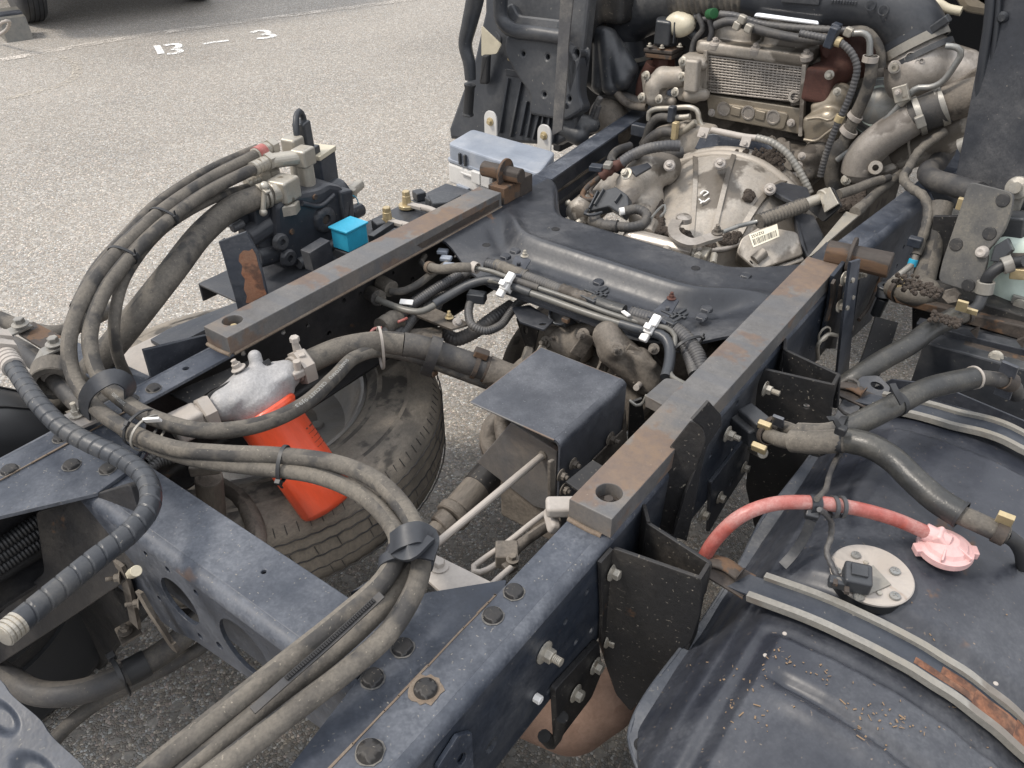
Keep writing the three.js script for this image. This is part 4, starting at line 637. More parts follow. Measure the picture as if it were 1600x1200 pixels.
// ---------- oil filter ----------
{
  const t = thing('oil_filter', 'bright orange oil filter canister hanging under a silver casting', 'oil filter'), a = Y(412, 640, .715), b = Y(516, 790, .545), d = dirOf(a, b), L = a.distanceTo(b), R = mpx(a, 49);
  part(t, 'canister', lathe(a, d, [[0, 0], [0, R * .98], [.004, R * 1.05], [.010, R * 1.05], [.014, R], [L * .55, R], [L - .012, R * .985], [L - .004, R * .93], [L, R * .82], [L + .001, 0]], 44, .8), M.orange);
  part(t, 'printed_text', (() => { const f = frame(d, V3(.6, .5, .6)), gs = []; const r = rng(12); for (let row = 0; row < 5; row++) for (let k = 0; k < (row ? 11 : 7); k++) { if (r() < .12) continue; const an = -.15 + k * (row ? .07 : .11), s = .068 + row * .0095, rd = f[0].clone().multiplyScalar(Math.cos(an)).addScaledVector(f[1], Math.sin(an)), c = off(a).addScaledVector(d, s).addScaledVector(rd, R + .0002); gs.push(obox(c, d.clone().cross(rd), rd, row ? .0026 : .005, .0004, row ? .0012 : .003, .0001)); } return gs; })(), M.rustRed).userData.kind = 'stuff';
  const hd = thing('filter_head', 'silver cast filter head between brass fittings above the orange canister', 'filter head'), h0 = Y(352, 632, .745), h1 = Y(446, 586, .752), ax = dirOf(h0, h1), tp = a.clone().addScaledVector(d, -.004);  // cast head of the oil filter
  part(hd, 'body', blob([cap(off(h0), off(mid(h0, h1, .25)), .030), cap(mid(h0, h1, .6), h1, .028), blk(mid(h0, h1, .5).addScaledVector(d, .004), V3(.058, .026, .032), .01, ax, UP), cap(off(tp).addScaledVector(d, -.034), off(tp).addScaledVector(d, -.018), .044, .050), cap(mid(h0, h1, .62), mid(h0, h1, .70).add(V3(-.03, .045, -.005)), .012)], .012, 64), M.castNew);
  part(hd, 'hex_nut', hex(off(h1).addScaledVector(ax, .026), ax, .062, .024), M.pale); part(hd, 'hex_nut', [hex(off(h0).addScaledVector(ax, -.024), ax.clone().negate(), .058, .022)], M.pale);
  part(hd, 'elbow', [obox(off(h0).addScaledVector(ax, -.072), ax, UP, .055, .046, .048, .008), cyl(off(h0).addScaledVector(ax, -.04), off(h0).addScaledVector(ax, -.06), .022)], M.pale);
  const pl = thing('filter_bracket', 'dark sloping bracket plate behind the silver filter head', 'bracket');
  part(pl, 'plate', [slab([Y(265, 615, .77), Y(400, 562, .77), Y(415, 572, .77), Y(330, 612, .76), Y(300, 638, .75)], .006, { bevel: .001 }), slab([Y(300, 640, .76), Y(330, 612, .775), Y(420, 560, .79), Y(424, 568, .78), Y(338, 622, .765), Y(308, 645, .75)], .008, { bevel: .001 })], M.bracket); part(pl, 'bolt', bolt(Y(373, 576, .79), V3(-.3, 1, .2), .014, .008), M.pale);
}
// ---------- big black hose across to the pump ----------
{
  const P = [Y(455, 580, .752), Y(490, 562, .752), Y(535, 544, .752), Y(595, 535, .75), Y(655, 542, .735), Y(710, 560, .71), Y(768, 580, .68)], t = thing('suction_hose', 'wide black hose from the filter head across to the pump under the guard plate', 'hose');
  part(t, 'hose_body', tube(P.slice(0, 4).concat(Y(630, 538, .743)), .0225, { seg: 22 }), M.hose); part(t, 'sleeve', tube([Y(630, 538, .743), ...P.slice(4)], .0240, { seg: 22 }), M.hoseDark, 'black sleeve of the lower end');
  const d0 = dirOf(P[0], P[1]), d1 = dirOf(P[5], P[6]);
  part(t, 'hose_clamp', [hoop(mid(P[0], P[1], .15), d0, .0245, .0245, .006, .003), hoop(mid(P[0], P[1], .5), d0, .0245, .0245, .006, .003), beam(off(mid(P[0], P[1], .3), -.02, .03, -.02), off(mid(P[0], P[1], .3), .02, .03, 0), .012, .010), cyl(off(mid(P[0], P[1], .3), -.008, .03, -.01), off(mid(P[0], P[1], .3), -.008, .052, -.01), .0065), hex(off(mid(P[0], P[1], .3), -.008, .050, -.01), UP, .016, .010)], M.pale);
  part(t, 'hose_clamp', [obox(off(mid(P[0], P[1], .55), .022, .008, .028), d0, UP, .034, .016, .020, .004), cyl(off(mid(P[0], P[1], .55), .022, .01, .03), off(mid(P[0], P[1], .55), .022, .034, .03), .007)], M.pale);
  part(t, 'hose_clamp', [hoop(off(P[6]).addScaledVector(d1, -.012), d1, .026, .026, .009, .003), hoop(off(P[6]).addScaledVector(d1, -.035), d1, .026, .026, .009, .003), obox(off(P[6]).addScaledVector(d1, -.02).add(V3(0, .034, 0)), d1, UP, .03, .016, .02, .003)], M.rust);
  const w = thing('cable_tie', 'pale grey wire tie round the two hoses above the spare tyre', 'cable tie'); part(w, 'band', hoop(mid(Y(595, 535, .75), Y(595, 553, .735)), dirOf(P[2], P[3]), .030, .050, .005, .002, V3(0, 1, .35)), M.pale);
  const v = thing('rubber_strap', 'black rubber strap round the two hoses right of the wire tie', 'strap'); part(v, 'band', [hoop(mid(Y(672, 548, .728), Y(676, 566, .705)), dirOf(P[4], P[5]), .032, .050, .022, .003, V3(0, 1, .35))], M.hoseDark); part(v, 'hook', obox(Y(672, 582, .68), V3(1, .2, 0), UP, .03, .012, .018, .003), M.rust);
  const pf = thing('pump_port', 'greasy pipe elbow where the wide black hose meets the pump', 'pipe'), q = P[6]; part(pf, 'pipe', tube([off(q).addScaledVector(d1, -.01), off(q).addScaledVector(d1, .05), Y(835, 575, .64), Y(850, 605, .60)], .030, { seg: 18 }), M.castDirt); part(pf, 'flange', [cyl(Y(812, 570, .655), Y(826, 574, .65), .042)], M.hose);
}
// ---------- spare wheel ----------
{
  const t = thing('spare_wheel', 'muddy spare tyre on a grey wheel lying flat below the left rail', 'wheel'), c = V3(-.572, 0, -.812), b = .335, prof = [[.0, .36], [.004, .40], [.02, .425], [.045, .442], [.075, .448], [.155, .446], [.182, .440], [.200, .428], [.213, .410], [.220, .385], [.222, .355], [.218, .318], [.208, .288], [.198, .278], [.190, .276]];
  const o = off(c, 0, b, 0); part(t, 'tyre', lathe(o, UP, [...prof, [.0, .276], [0, .36]], 110, .55), M.tyre);
  for (const y of [.048, .080, .112, .144, .172]) part(t, 'tread_groove', tube(Array.from({ length: 180 }, (_, i) => { const a = i / 180 * Math.PI * 2, z = (i % 2 ? 1 : -1) * .0015; return off(o, Math.cos(a) * .4475, y + z, Math.sin(a) * .4475); }).concat([off(o, .4475, y, 0)]), .0017, { seg: 6, n: 360 }), M.hoseDark);
  part(t, 'sidewall_ring', [lathe(o, UP, [[.2195, .372], [.2225, .376], [.2225, .379], [.2195, .383]], 90), lathe(o, UP, [[.2155, .306], [.2195, .310], [.2185, .318]], 90)], M.tyre);
  const r = rng(77), sp = [], v = []; for (let i = 0; i < 120; i++) { const a = i / 120 * 6.283 + r() * .01, d = V3(Math.cos(a), 0, Math.sin(a)); sp.push(beam(off(o, d.x * .4285, .2005, d.z * .4285), off(o, d.x * (.436 + r() * .006), .186 - r() * .004, d.z * (.436 + r() * .006)), .0015, .0025)); for (let k = 0; k < 4; k++) if (r() < .34) { const y = [.064, .096, .128, .16][k]; v.push(beam(off(o, d.x * .4475, y - .012, d.z * .4475), off(o, d.x * .4475, y + .012, d.z * .4475).add(V3(-d.z, 0, d.x).multiplyScalar(.006)), .0012, .002)); } }
  part(t, 'shoulder_cut', sp, M.hoseDark).userData.kind = 'stuff'; part(t, 'tread_cut', v, M.hoseDark).userData.kind = 'stuff';
  part(t, 'rim', lathe(o, UP, [[.188, .279], [.203, .282], [.206, .276], [.200, .268], [.182, .262], [.165, .250], [.140, .240], [.112, .222], [.112, .16], [.135, .13], [.14, .08], [.14, 0]], 70, .6), M.wheel);
  for (let i = 0; i < 6; i++) { const a = i / 6 * 6.283 + .3; part(t, 'wheel_nut', lathe(off(o, Math.cos(a) * .16, .1125, Math.sin(a) * .16), UP, [[.001, 0], [.001, .016], [.006, .014], [.008, .008], [.008, 0]], 6), M.wheel); }
}
// ---------- guard plate box and what is below it ----------
{
  const t = thing('guard_box', 'dusty grey folded sheet guard over the transfer gear beside the right bar', 'guard plate'), y = .80, x0 = .078, x1 = .258, z0 = -.838, z1 = -1.042, R = .012;
  part(t, 'top_sheet', slab([V3(x0, y, z0), V3(x1 - R, y, z0), V3(x1 - R, y, z1), V3(x0, y, z1)], .0045, { bevel: .0012 }), M.guard);
  part(t, 'fold', [clean(grid(8, 6, (u, v) => { const a = u * Math.PI / 2; return [V3(x1 - R + Math.sin(a) * R, y - R + Math.cos(a) * R, z0 + (z1 - z0) * v), u * .02, v * .2]; })), clean(grid(8, 6, (u, v) => { const a = u * Math.PI / 2, q = R - .0045; return [V3(x1 - R + Math.sin(a) * q, y - R + Math.cos(a) * q, z0 + (z1 - z0) * v), u * .02, v * .2]; }, true)), clean(grid(8, 1, (u, v) => { const a = u * Math.PI / 2, q = R - .0045 * v; return [V3(x1 - R + Math.sin(a) * q, y - R + Math.cos(a) * q, z0), u * .02, v * .2]; }, true))], M.guard);
  part(t, 'side_sheet', slab([V3(x1, y - R, z0), V3(x1, y - R, z1), V3(x1, .665, z1), V3(x1, .60, -.95), V3(x1, .60, z0)], .0045, { n: XA, bevel: .001 }), M.guard);
  part(t, 'worn_edge', [tube([V3(x0, y - .0015, z0), V3(x1 - R, y - .0015, z0)], .0016, { seg: 6 }), tube([V3(x0, y - .0015, z0), V3(x0, y - .0015, z1)], .0014, { seg: 6 }), tube([V3(x0, y - .0015, z1), V3(x1 - R, y - .0015, z1)], .0014, { seg: 6 })], M.bar);
  const pt = (u, v) => X(u, v, x1 + .004); part(t, 'cover_plate', slab([pt(928, 718), pt(974, 672), pt(978, 640), pt(980, 692), pt(930, 745)].map(p => p), .003, { n: XA, bevel: .0005 }), M.castDirt); part(t, 'nut', bolt(pt(953, 685), XA, .013, .010), M.castDirt);
  for (const [u, v] of [[895, 724], [876, 742], [880, 764]]) part(t, 'bolt', bolt(X(u, v, x1 + .006), XA, .011, .006), M.castDirt); part(t, 'rib', [slab([X(860, 722, x1 + .012), X(868, 718, x1 + .012), X(868, 776, x1 + .012), X(860, 778, x1 + .012)], .006, { bevel: .0015, rc: .004 })], M.castDirt);
  const s = thing('ledge_plate', 'small dark plate edge sticking out from under the right bar', 'plate'); part(s, 'plate', slab([Y(884, 752, .775), Y(926, 718, .775), Y(960, 738, .775), Y(915, 775, .775)], .005, { bevel: .001 }), M.bracket);
  const g = thing('transfer_gear', 'brown grimy gear casing plate under the guard plate', 'gear casing');
  part(g, 'plate', slab([Z(798, 660, -.88), Z(870, 705, -.88), Z(866, 800, -.88), Z(835, 792, -.88), Z(745, 722, -.88)].map(p => p), .012, { n: ZA, bevel: .002 }), M.bar); part(g, 'body', [bb(.09, .25, .50, .70, -1.04, -.893, .01)], M.castDirt);
  part(g, 'bend', [tube([Z(800, 650, -.95), Z(776, 660, -.93), Z(766, 690, -.91), Z(774, 712, -.90)], .021, { seg: 16 }), tube([Z(790, 640, -.93), Z(784, 660, -.92), Z(788, 690, -.9)], .014, { seg: 12 })], M.castDirt);
  const ps = thing('drive_shaft', 'brown drive shaft stub with a black joint pointing back at the spare tyre', 'drive shaft'), a = Y(768, 736, .56), b = Y(714, 798, .54), c = Y(688, 825, .53), d = dirOf(a, b);
  part(ps, 'tube', cyl(a, b, .029), M.castDirt); part(ps, 'collar', [cyl(off(a), mid(a, b, .45), .0305, .0305)], M.bracket, 'blue black collar'); part(ps, 'joint', [cyl(b, off(b).addScaledVector(d, .02), .033), cyl(off(b).addScaledVector(d, .02), c, .026), cyl(c, off(c).addScaledVector(d, .05), .020), cyl(off(c).addScaledVector(d, .015), off(c).addScaledVector(d, .025), .022)], M.castDirt);
  const rod = thing('control_rod', 'pale grey rod from under the guard plate towards the hose strap', 'rod'); part(rod, 'rod', cyl(Y(852, 708, .715), Y(672, 858, .70), .0062, .0062, 14, .001), M.pale); part(rod, 'end', cyl(Y(866, 696, .715), Y(846, 713, .715), .0085, .0085, 14, .002), M.castDirt);
  const br = thing('brake_pipe', 'bent bare brake pipes clipped inside the right rail behind the guard', 'pipe');
  part(br, 'pipe', tube([Y(880, 798, .70), Y(860, 798, .70), Y(838, 812, .70), Y(795, 846, .69), Y(752, 876, .68), Y(738, 888, .68), Y(743, 895, .68), Y(762, 890, .685), Y(783, 877, .69)], .0048, { seg: 10 }), M.pale, 'pale looped pipe'); part(br, 'pipe', tube([Y(872, 812, .69), Y(845, 828, .69), Y(812, 852, .69), Y(802, 862, .69)], .009, { seg: 10 }), M.castDirt); part(br, 'pipe', tube([Y(765, 918, .74), Y(778, 905, .73), Y(798, 888, .72)], .005, { seg: 10 }), M.pale);
  part(br, 'clip', [obox(Y(792, 866, .70), V3(.8, 0, -.6), UP, .034, .026, .034, .003), beam(Y(790, 880, .70), Y(803, 892, .70), .018, .01)], M.castDirt); part(br, 'bolt', bolt(Y(801, 874, .712), UP, .010), M.castDirt); part(br, 'rail_clip', [obox(Y(877, 792, .785), V3(.8, 0, -.6), UP, .045, .02, .03, .006), obox(Y(862, 812, .76), V3(.6, -.5, -.6), UP, .016, .02, .045, .006)], M.pale);
}
// ---------- gearbox rear housing ----------
{
  const t = thing('gearbox_rear', 'mud brown cast rear housing of the gearbox below the pressed crossmember', 'gearbox'), z = -1.24;
  const z3 = (u, v, k = z) => Z(u, v, k);
  part(t, 'casting', blob([cap(V3(.10, .60, -1.52), V3(.10, .60, -1.37), .150, .135), blk(V3(.10, .59, -1.36), V3(.155, .13, .05), .02), cap(V3(.05, .57, -1.28), V3(.05, .57, -1.20), .07), blk(V3(.16, .60, -1.27), V3(.05, .05, .07), .02, V3(1, -.5, 0)), cap(z3(880, 530), z3(905, 545), .03), cap(z3(960, 545, -1.20), z3(1010, 590, -1.22), .035), cap(z3(950, 525, -1.2), z3(962, 545, -1.18), .03, .02), cap(z3(1000, 560, -1.2), z3(1015, 600, -1.2), .022), cap(z3(870, 545), z3(850, 560), .022), cap(z3(945, 560, -1.2), z3(938, 590, -1.2), .010), cap(z3(905, 520), z3(885, 560), .012), cap(z3(922, 535), z3(905, 570), .008), cap(z3(985, 550, -1.19), z3(1020, 570, -1.2), .009), cap(z3(860, 520, -1.26), z3(930, 512, -1.26), .014), cap(z3(885, 525, -1.24), z3(870, 565, -1.22), .009), cap(z3(935, 535, -1.22), z3(970, 520, -1.24), .012)], .008, 96), M.castDirt);
  for (const [u, v, k, s] of [[912, 523, -1.2, .014], [966, 546, -1.16, .013], [853, 534, -1.22, .013], [1003, 600, -1.2, .014], [848, 547, -1.2, .010], [868, 528, -1.22, .010], [1022, 545, -1.2, .011]]) part(t, 'bolt', bolt(z3(u, v, k), V3(.1, .45, 1), s, .016), M.castDirt);
  for (const [a, b] of [[[900, 555], [922, 524]], [[935, 590], [946, 566]], [[978, 545], [1005, 560]], [[985, 572], [1012, 585]], [[995, 590], [1020, 605]]]) part(t, 'rib', beam(z3(...a, -1.185), z3(...b, -1.20), .006, .03, UP, .002), M.castDirt);
  part(t, 'plug', [cyl(z3(1000, 600, -1.18), z3(994, 606, -1.15), .006)], M.pale);
  const m = thing('mounting_leg', 'black tapered steel leg with a hole left of the gearbox housing', 'bracket'); part(m, 'leg_plate', slab([Z(806, 498, -1.27), Z(842, 512, -1.27), Z(834, 548, -1.27), Z(824, 552, -1.27)], .006, { n: ZA, bevel: .001, holes: [[Z(821, 516, -1.27), .006, .011]] }), M.bracket);  // leg of the mounting
  const mm = thing('mount_bracket', 'dark flat bracket with a slot left of the gearbox harness plug', 'bracket'); part(mm, 'plate', slab([Y(800, 480, .74), Y(828, 476, .74), Y(866, 500, .74), Y(850, 515, .74), Y(812, 502, .74)], .005, { bevel: .001, rc: .005, holes: [[Y(848, 506, .74), .008, .005]] }), M.press);
  const lw = thing('exhaust_pipe', 'thick dark exhaust pipe low behind the pump hose', 'exhaust pipe'); part(lw, 'pipe', tube([Y(940, 430, .45), Y(850, 500, .45), Y(815, 545, .45), Y(800, 600, .43), Y(800, 660, .38)], .036, { seg: 20 }), M.castDirt);
}
// ---------- pipes, harness and clips on the rear edge of the pressed cross member ----------
{
  const HP = 'pipes along the pressed crossmember';
  const p1 = thing('brake_pipe', 'upper thin grey pipe through the white clips along the crossmember', 'pipe', HP);
  part(p1, 'pipe', tube([Y(740, 418, .80), Y(768, 424, .80), Y(790, 432, .80), Y(830, 446, .80), Y(900, 470, .80), Y(960, 492, .80), Y(1014, 507, .80), Y(1042, 513, .798), Y(1054, 524, .79), Y(1053, 545, .775), Y(1046, 572, .76), Y(1050, 588, .76), Y(1062, 596, .762), Y(1075, 602, .765)], .0048, { seg: 12 }), M.pipeGrey); part(p1, 'sleeve', tube([Y(668, 416, .775), Y(690, 421, .79), Y(715, 418, .80), Y(742, 418, .80)], .0105, { seg: 16 }), M.hose); part(p1, 'sleeve', tube([Y(664, 400, .76), Y(658, 410, .765), Y(668, 418, .775)], .0065), M.hose); part(p1, 'sleeve', tube([Y(795, 434, .80), Y(815, 441, .80), Y(842, 450, .80)], .007), M.hoseDark); part(p1, 'sleeve', tube([Y(978, 496, .80), Y(998, 502, .80), Y(1012, 507, .80)], .007), M.hoseDark); part(p1, 'ferrule', [hoop(Y(672, 418, .777), dirOf(Y(668, 416, .775), Y(690, 421, .79)), .0125, .0125, .012, .002)], M.seam); part(p1, 'ferrule', [hoop(Y(742, 418, .80), XA, .0115, .0115, .014, .002)], M.pale);
  const p2 = thing('brake_pipe', 'lower grey pipe bent down from the left rail through both white clips', 'pipe', HP);
  part(p2, 'pipe', tube([Y(590, 468, .735), Y(615, 478, .735), Y(640, 486, .735), Y(660, 486, .737), Y(690, 470, .745), Y(718, 452, .76), Y(745, 440, .775), Y(770, 438, .785), Y(792, 445, .787), Y(850, 465, .787), Y(920, 490, .787), Y(985, 510, .787), Y(1010, 518, .787)], .0072, { seg: 14 }), M.pipeGrey); part(p2, 'sleeve', tube([Y(678, 476, .742), Y(705, 460, .752), Y(735, 444, .77), Y(765, 437, .783), Y(790, 443, .787), Y(830, 458, .787)], .0095, { seg: 16 }), M.wrap); part(p2, 'sleeve', tube([Y(970, 505, .787), Y(995, 513, .787), Y(1020, 519, .787), Y(1038, 527, .785), Y(1046, 542, .777), Y(1046, 565, .765), Y(1040, 590, .755)], .0105, { seg: 16 }), M.wrap); part(p2, 'grommet', cyl(Y(575, 455, .725), Y(592, 466, .735), .016, .018), M.hose);
  const p3 = thing('brake_pipe', 'short pipe leaving the second grommet in the left rail', 'pipe', HP);
  part(p3, 'pipe', tube([Y(610, 455, .74), Y(630, 455, .742), Y(652, 445, .75), Y(675, 428, .76), Y(700, 412, .77)], .0085, { seg: 14 }), M.hose); part(p3, 'grommet', cyl(Y(594, 440, .745), Y(612, 452, .742), .016, .019), M.hose);
  // white clips on flat brackets
  for (const [u, v, l, br] of [[790, 445, 'white plastic pipe clip at the left on a flat bracket', [[806, 398], [830, 405], [815, 430], [792, 428]]], [1016, 513, 'white plastic pipe clip at the right on a flat bracket', [[1046, 462], [1062, 468], [1040, 505], [1012, 494]]]]) {
    const c = thing('pipe_clip', l, 'clip', 'white pipe clips'), p = Y(u, v, .795), ax = dirOf(Y(u, v, .795), Y(u + 10, v + 4, .795)), dn = V3(-.25, -.82, .5);
    for (let k = -1; k <= 1; k++) part(c, 'jaw', obox(off(p).addScaledVector(dn, k * .017), ax, V3(0, .8, .6), .019 - .002 * Math.abs(k), .011, .024, .003), M.white); part(c, 'neck', obox(off(p, 0, -.004, 0), ax, V3(0, .8, .6), .014, .040, .012, .002), M.white);
    const b = thing('flat_bracket', l.replace('white plastic pipe clip', 'dark flat bracket with a bolt').replace(' on a flat bracket', ' end of the pipe row'), 'bracket', 'pipe brackets'); part(b, 'plate', [slab(br.map(q => Y(q[0], q[1], .806)), .004, { bevel: .0008, rc: .006 }), slab([Y(...br[3], .806), Y(...br[2], .806), off(Y(...br[2], .806), 0, -.03, .004), off(Y(...br[3], .806), 0, -.03, .004)], .004, { bevel: .0008 })], M.guard);
    part(b, 'bolt', bolt(Y(br[0][0] + (u < 900 ? 14 : 3), br[0][1] + (u < 900 ? 2 : 4), .807), UP, .0095, .006), u < 900 ? M.zinc : M.rustRed); part(b, 'bolt', hex(Y((br[0][0] + br[2][0]) / 2, (br[0][1] + br[2][1]) / 2, .807), UP, .008, .006), M.press);
  }
  const gc = thing('pipe_clip', 'three blue grey pipe clips stacked under the left bar slot', 'clip'); for (const [u, v] of [[692, 393], [697, 404], [701, 415]]) part(gc, 'jaw', obox(Y(u, v, .775), V3(.9, 0, -.4), UP, .026, .010, .018, .003), M.boxGrey);
  // main wiring harness
  const h = thing('wiring_harness', 'thick wiring harness in corrugated conduit along the rear edge of the crossmember', 'wiring harness');
  const H0 = [Y(760, 412, .80), Y(790, 420, .80), Y(830, 436, .797), Y(880, 455, .795), Y(935, 474, .795), Y(985, 490, .795), Y(1035, 505, .793), Y(1068, 525, .785), Y(1088, 552, .77), Y(1098, 578, .755)];
  part(h, 'conduit', tube(H0.slice(0, 4), .0135, { corr: [.0055, .0016], seg: 14 }), M.conduit); part(h, 'tape', tube([Y(775, 415, .80), Y(800, 424, .80), Y(822, 432, .797)], t => .015, { seg: 14, corr: [.02, .002] }), M.hose, 'brown tape on the harness'); part(h, 'tape', tube([Y(878, 454, .795), Y(905, 464, .795), Y(932, 474, .795)], t => .0155, { seg: 14, corr: [.016, .002] }), M.castDirt, 'brown tape binding'); part(h, 'sheath', tube([Y(925, 470, .795), Y(950, 480, .795), Y(975, 488, .795)], .0150, { seg: 16 }), M.foam); part(h, 'conduit', tube(H0.slice(5), .0155, { corr: [.006, .0018], seg: 14 }), M.conduit); part(h, 'conduit', tube([Y(1050, 520, .78), Y(1068, 538, .772), Y(1078, 560, .76), Y(1086, 585, .75)], .0125, { corr: [.006, .0016], seg: 14 }), M.conduit);
  for (const [u, v] of [[938, 456], [1060, 490]]) { const c = Y(u, v, .806), a = dirOf(Y(u, v, .8), Y(u + 30, v - 18, .8)); part(h, 'clip', [obox(c, a, UP, .046, .006, .006, .001), obox(off(c, .010, 0, .012), a, UP, .046, .006, .006, .001), obox(off(c, .005, 0, .006), a.clone().cross(UP), UP, .030, .006, .006, .001), obox(off(c, -.016, 0, .012), a.clone().cross(UP), UP, .030, .006, .006, .001), obox(off(c, -.012, -.004, .03), V3(1, 0, .2), UP, .05, .010, .016, .002)], M.plastic); }
  part(h, 'white_tag', obox(Y(978, 490, .812), V3(1, 0, .4), UP, .02, .004, .008, .001), M.white); part(h, 'cable_tie', tie(Y(1076, 538, .778), dirOf(H0[7], H0[8]), .03, .018, .4), M.tie);
  // harness branches by the left rail
  const k = thing('conduit_bundle', 'bundle of corrugated black conduits running along the inside of the left rail', 'wiring harness');
  for (const P of [[[590, 530, .70], [620, 495, .70], [655, 465, .715], [700, 440, .74], [748, 420, .765]], [[604, 540, .69], [636, 505, .69], [670, 478, .705], [705, 452, .72], [735, 435, .74]], [[580, 540, .70], [606, 515, .705], [640, 480, .72], [680, 452, .74], [720, 428, .76]], [[618, 535, .68], [640, 505, .69], [660, 480, .70], [676, 468, .705], [684, 475, .70], [672, 492, .69]]]) part(k, 'conduit', tube(yMajor(P), .0115, { corr: [.0055, .0016], seg: 12 }), M.conduit);
  for (const P of [[[596, 512, .71], [615, 500, .71], [626, 496, .71]]]) part(k, 'tape', tube(yMajor(P), .022, { seg: 14, corr: [.018, .002] }), M.hose); part(k, 'white_tag', obox(Y(635, 472, .735), V3(1, 0, -.5), V3(0, 1, .5), .030, .004, .014, .002), M.white); part(k, 'red_wire', tube([Y(576, 524, .72), Y(584, 514, .725), Y(596, 512, .722)], .003), M.redHose); part(k, 'red_wire', [tube([Y(622, 503, .72), Y(630, 500, .72), Y(636, 497, .72)], .003)], M.redHose);
  const cl = thing('corrugated_hose', 'black corrugated conduit looping down beside the gearbox leg', 'conduit'); part(cl, 'conduit', tube([Y(735, 470, .73), Y(732, 490, .72), Y(738, 508, .71), Y(758, 517, .70), Y(782, 508, .70), Y(798, 488, .71), Y(812, 472, .72), Y(840, 466, .725), Y(868, 472, .73)], .0095, { corr: [.005, .0014], seg: 14 }), M.conduit); part(cl, 'connector', obox(Y(745, 464, .74), V3(1, 0, -.4), UP, .04, .022, .025, .003), M.plastic);
  const c2 = thing('corrugated_hose', 'short black bent conduit lower left of the looping conduit', 'conduit'); part(c2, 'conduit', tube([Y(690, 515, .66), Y(710, 530, .65), Y(735, 522, .66), Y(770, 498, .68), Y(800, 478, .69)], .016, { corr: [.007, .0015], seg: 14 }), M.conduit);
  const b = thing('flat_bracket', 'brown dusty flat strip sticking out from the left rail below the pipes', 'bracket'); part(b, 'plate', slab([Y(640, 488, .705), Y(672, 478, .705), Y(735, 505, .705), Y(705, 514, .705)], .006, { bevel: .001 }), M.castDirt); part(b, 'plate', slab([Y(585, 540, .68), Y(625, 515, .68), Y(692, 510, .68), Y(690, 535, .68), Y(640, 560, .68)], .006, { bevel: .001 }), M.castDirt); part(b, 'bolt', bolt(Y(702, 496, .712), UP, .010, .008), M.gold); part(b, 'nut', bolt(Y(714, 503, .71), V3(.6, .5, .4), .010), M.pale);
  const cn = thing('sensor_plug', 'small black plug with a loop of wire above the gearbox housing', 'connector'); part(cn, 'body', [obox(Y(880, 492, .74), V3(1, 0, .3), UP, .05, .03, .035, .004), obox(Y(905, 488, .755), V3(1, 0, .3), UP, .04, .03, .03, .004)], M.plastic); part(cn, 'wire', tube([Y(862, 482, .75), Y(858, 495, .74), Y(868, 506, .735), Y(884, 505, .735), Y(892, 495, .74)], .003), M.plastic); part(cn, 'brass_pin', obox(Y(884, 500, .755), XA, UP, .016, .01, .01, .002), M.rust);
  const st = thing('formed_bracket', 'bare folded bracket plate stepping down beside the right bar', 'bracket'); const fy = .765; part(st, 'plate', [slab([Y(1008, 618, fy), Y(1040, 590, fy), Y(1075, 596, fy), Y(1090, 606, fy), Y(1040, 635, fy)], .005, { bevel: .001, rc: .008 }), slab([Y(1008, 618, fy), Y(1040, 634, fy), off(Y(1040, 634, fy), .004, -.02, .004), off(Y(1008, 618, fy), .004, -.02, .004)], .005, { bevel: .001 })], M.bar); part(st, 'lip', tube([Y(984, 626, .735), Y(996, 634, .735), Y(1004, 630, .74), Y(1010, 618, .76)], .0028), M.galv); part(st, 'web', slab([Y(984, 630, .732), Y(1006, 630, .738), Y(1012, 690, .62), Y(984, 700, .62)].map(p => p), .005, { bevel: .001 }), M.bracket);
}

// ---------- fuel tank ----------
const lerpTab = (tab, x) => { if (x <= tab[0][0]) return tab[0][1]; for (let i = 1; i < tab.length; i++) if (x <= tab[i][0]) { const t = (x - tab[i - 1][0]) / (tab[i][0] - tab[i - 1][0]), s = t * t * (3 - 2 * t) * .5 + t * .5; return tab[i - 1][1] + (tab[i][1] - tab[i - 1][1]) * s; } return tab[tab.length - 1][1]; };
const TX = [[.55, .638], [.562, .648], [.580, .672], [.605, .712], [.635, .736], [.68, .747], [.74, .751], [.80, .748], [.86, .737], [.91, .719], [.96, .694], [1.02, .648], [1.07, .59], [1.10, .52], [1.11, .44]];
const bump01 = (a, b, s, x) => sst(a - s, a + s, x) * (1 - sst(b - s, b + s, x));
const tankY = (x, z) => {
  let y = lerpTab(TX, x);
  y += .016 * bump01(-1.245, -.845, .012, z) * sst(.625, .66, x) * (1 - sst(1.0, 1.08, x));
  y += .019 * bump01(-.728, -.45, .008, z) * sst(.648, .668, x) * (1 - sst(1.0, 1.08, x)); y -= .003 * Math.exp(-Math.pow((z + .742) / .008, 2)) * sst(.63, .66, x) + .004 * Math.exp(-Math.pow((x - .644) / .008, 2)) * sst(-.75, -.73, z);
  y -= .012 * Math.exp(-Math.pow((z + .66 - (x - .7) * .06) / .010, 2)) * sst(.66, .70, x);            // crease along the near panel
  y += .009 * Math.exp(-Math.pow((z + .635 - (x - .7) * .06) / .016, 2)) * sst(.66, .72, x);
  y += .006 * Math.exp(-(Math.pow((x - .727) / .085, 2) + Math.pow((z + .874) / .085, 2)));
  y -= .016 * Math.exp(-Math.pow((x - .612) / .016, 2)) * bump01(-.80, -.60, .04, z) * .6;
  y -= .05 * sst(-.50, -.38, z) + .055 * sst(1.36, 1.46, -z) + .03 * sst(1.43, 1.47, -z);
  return y;
};
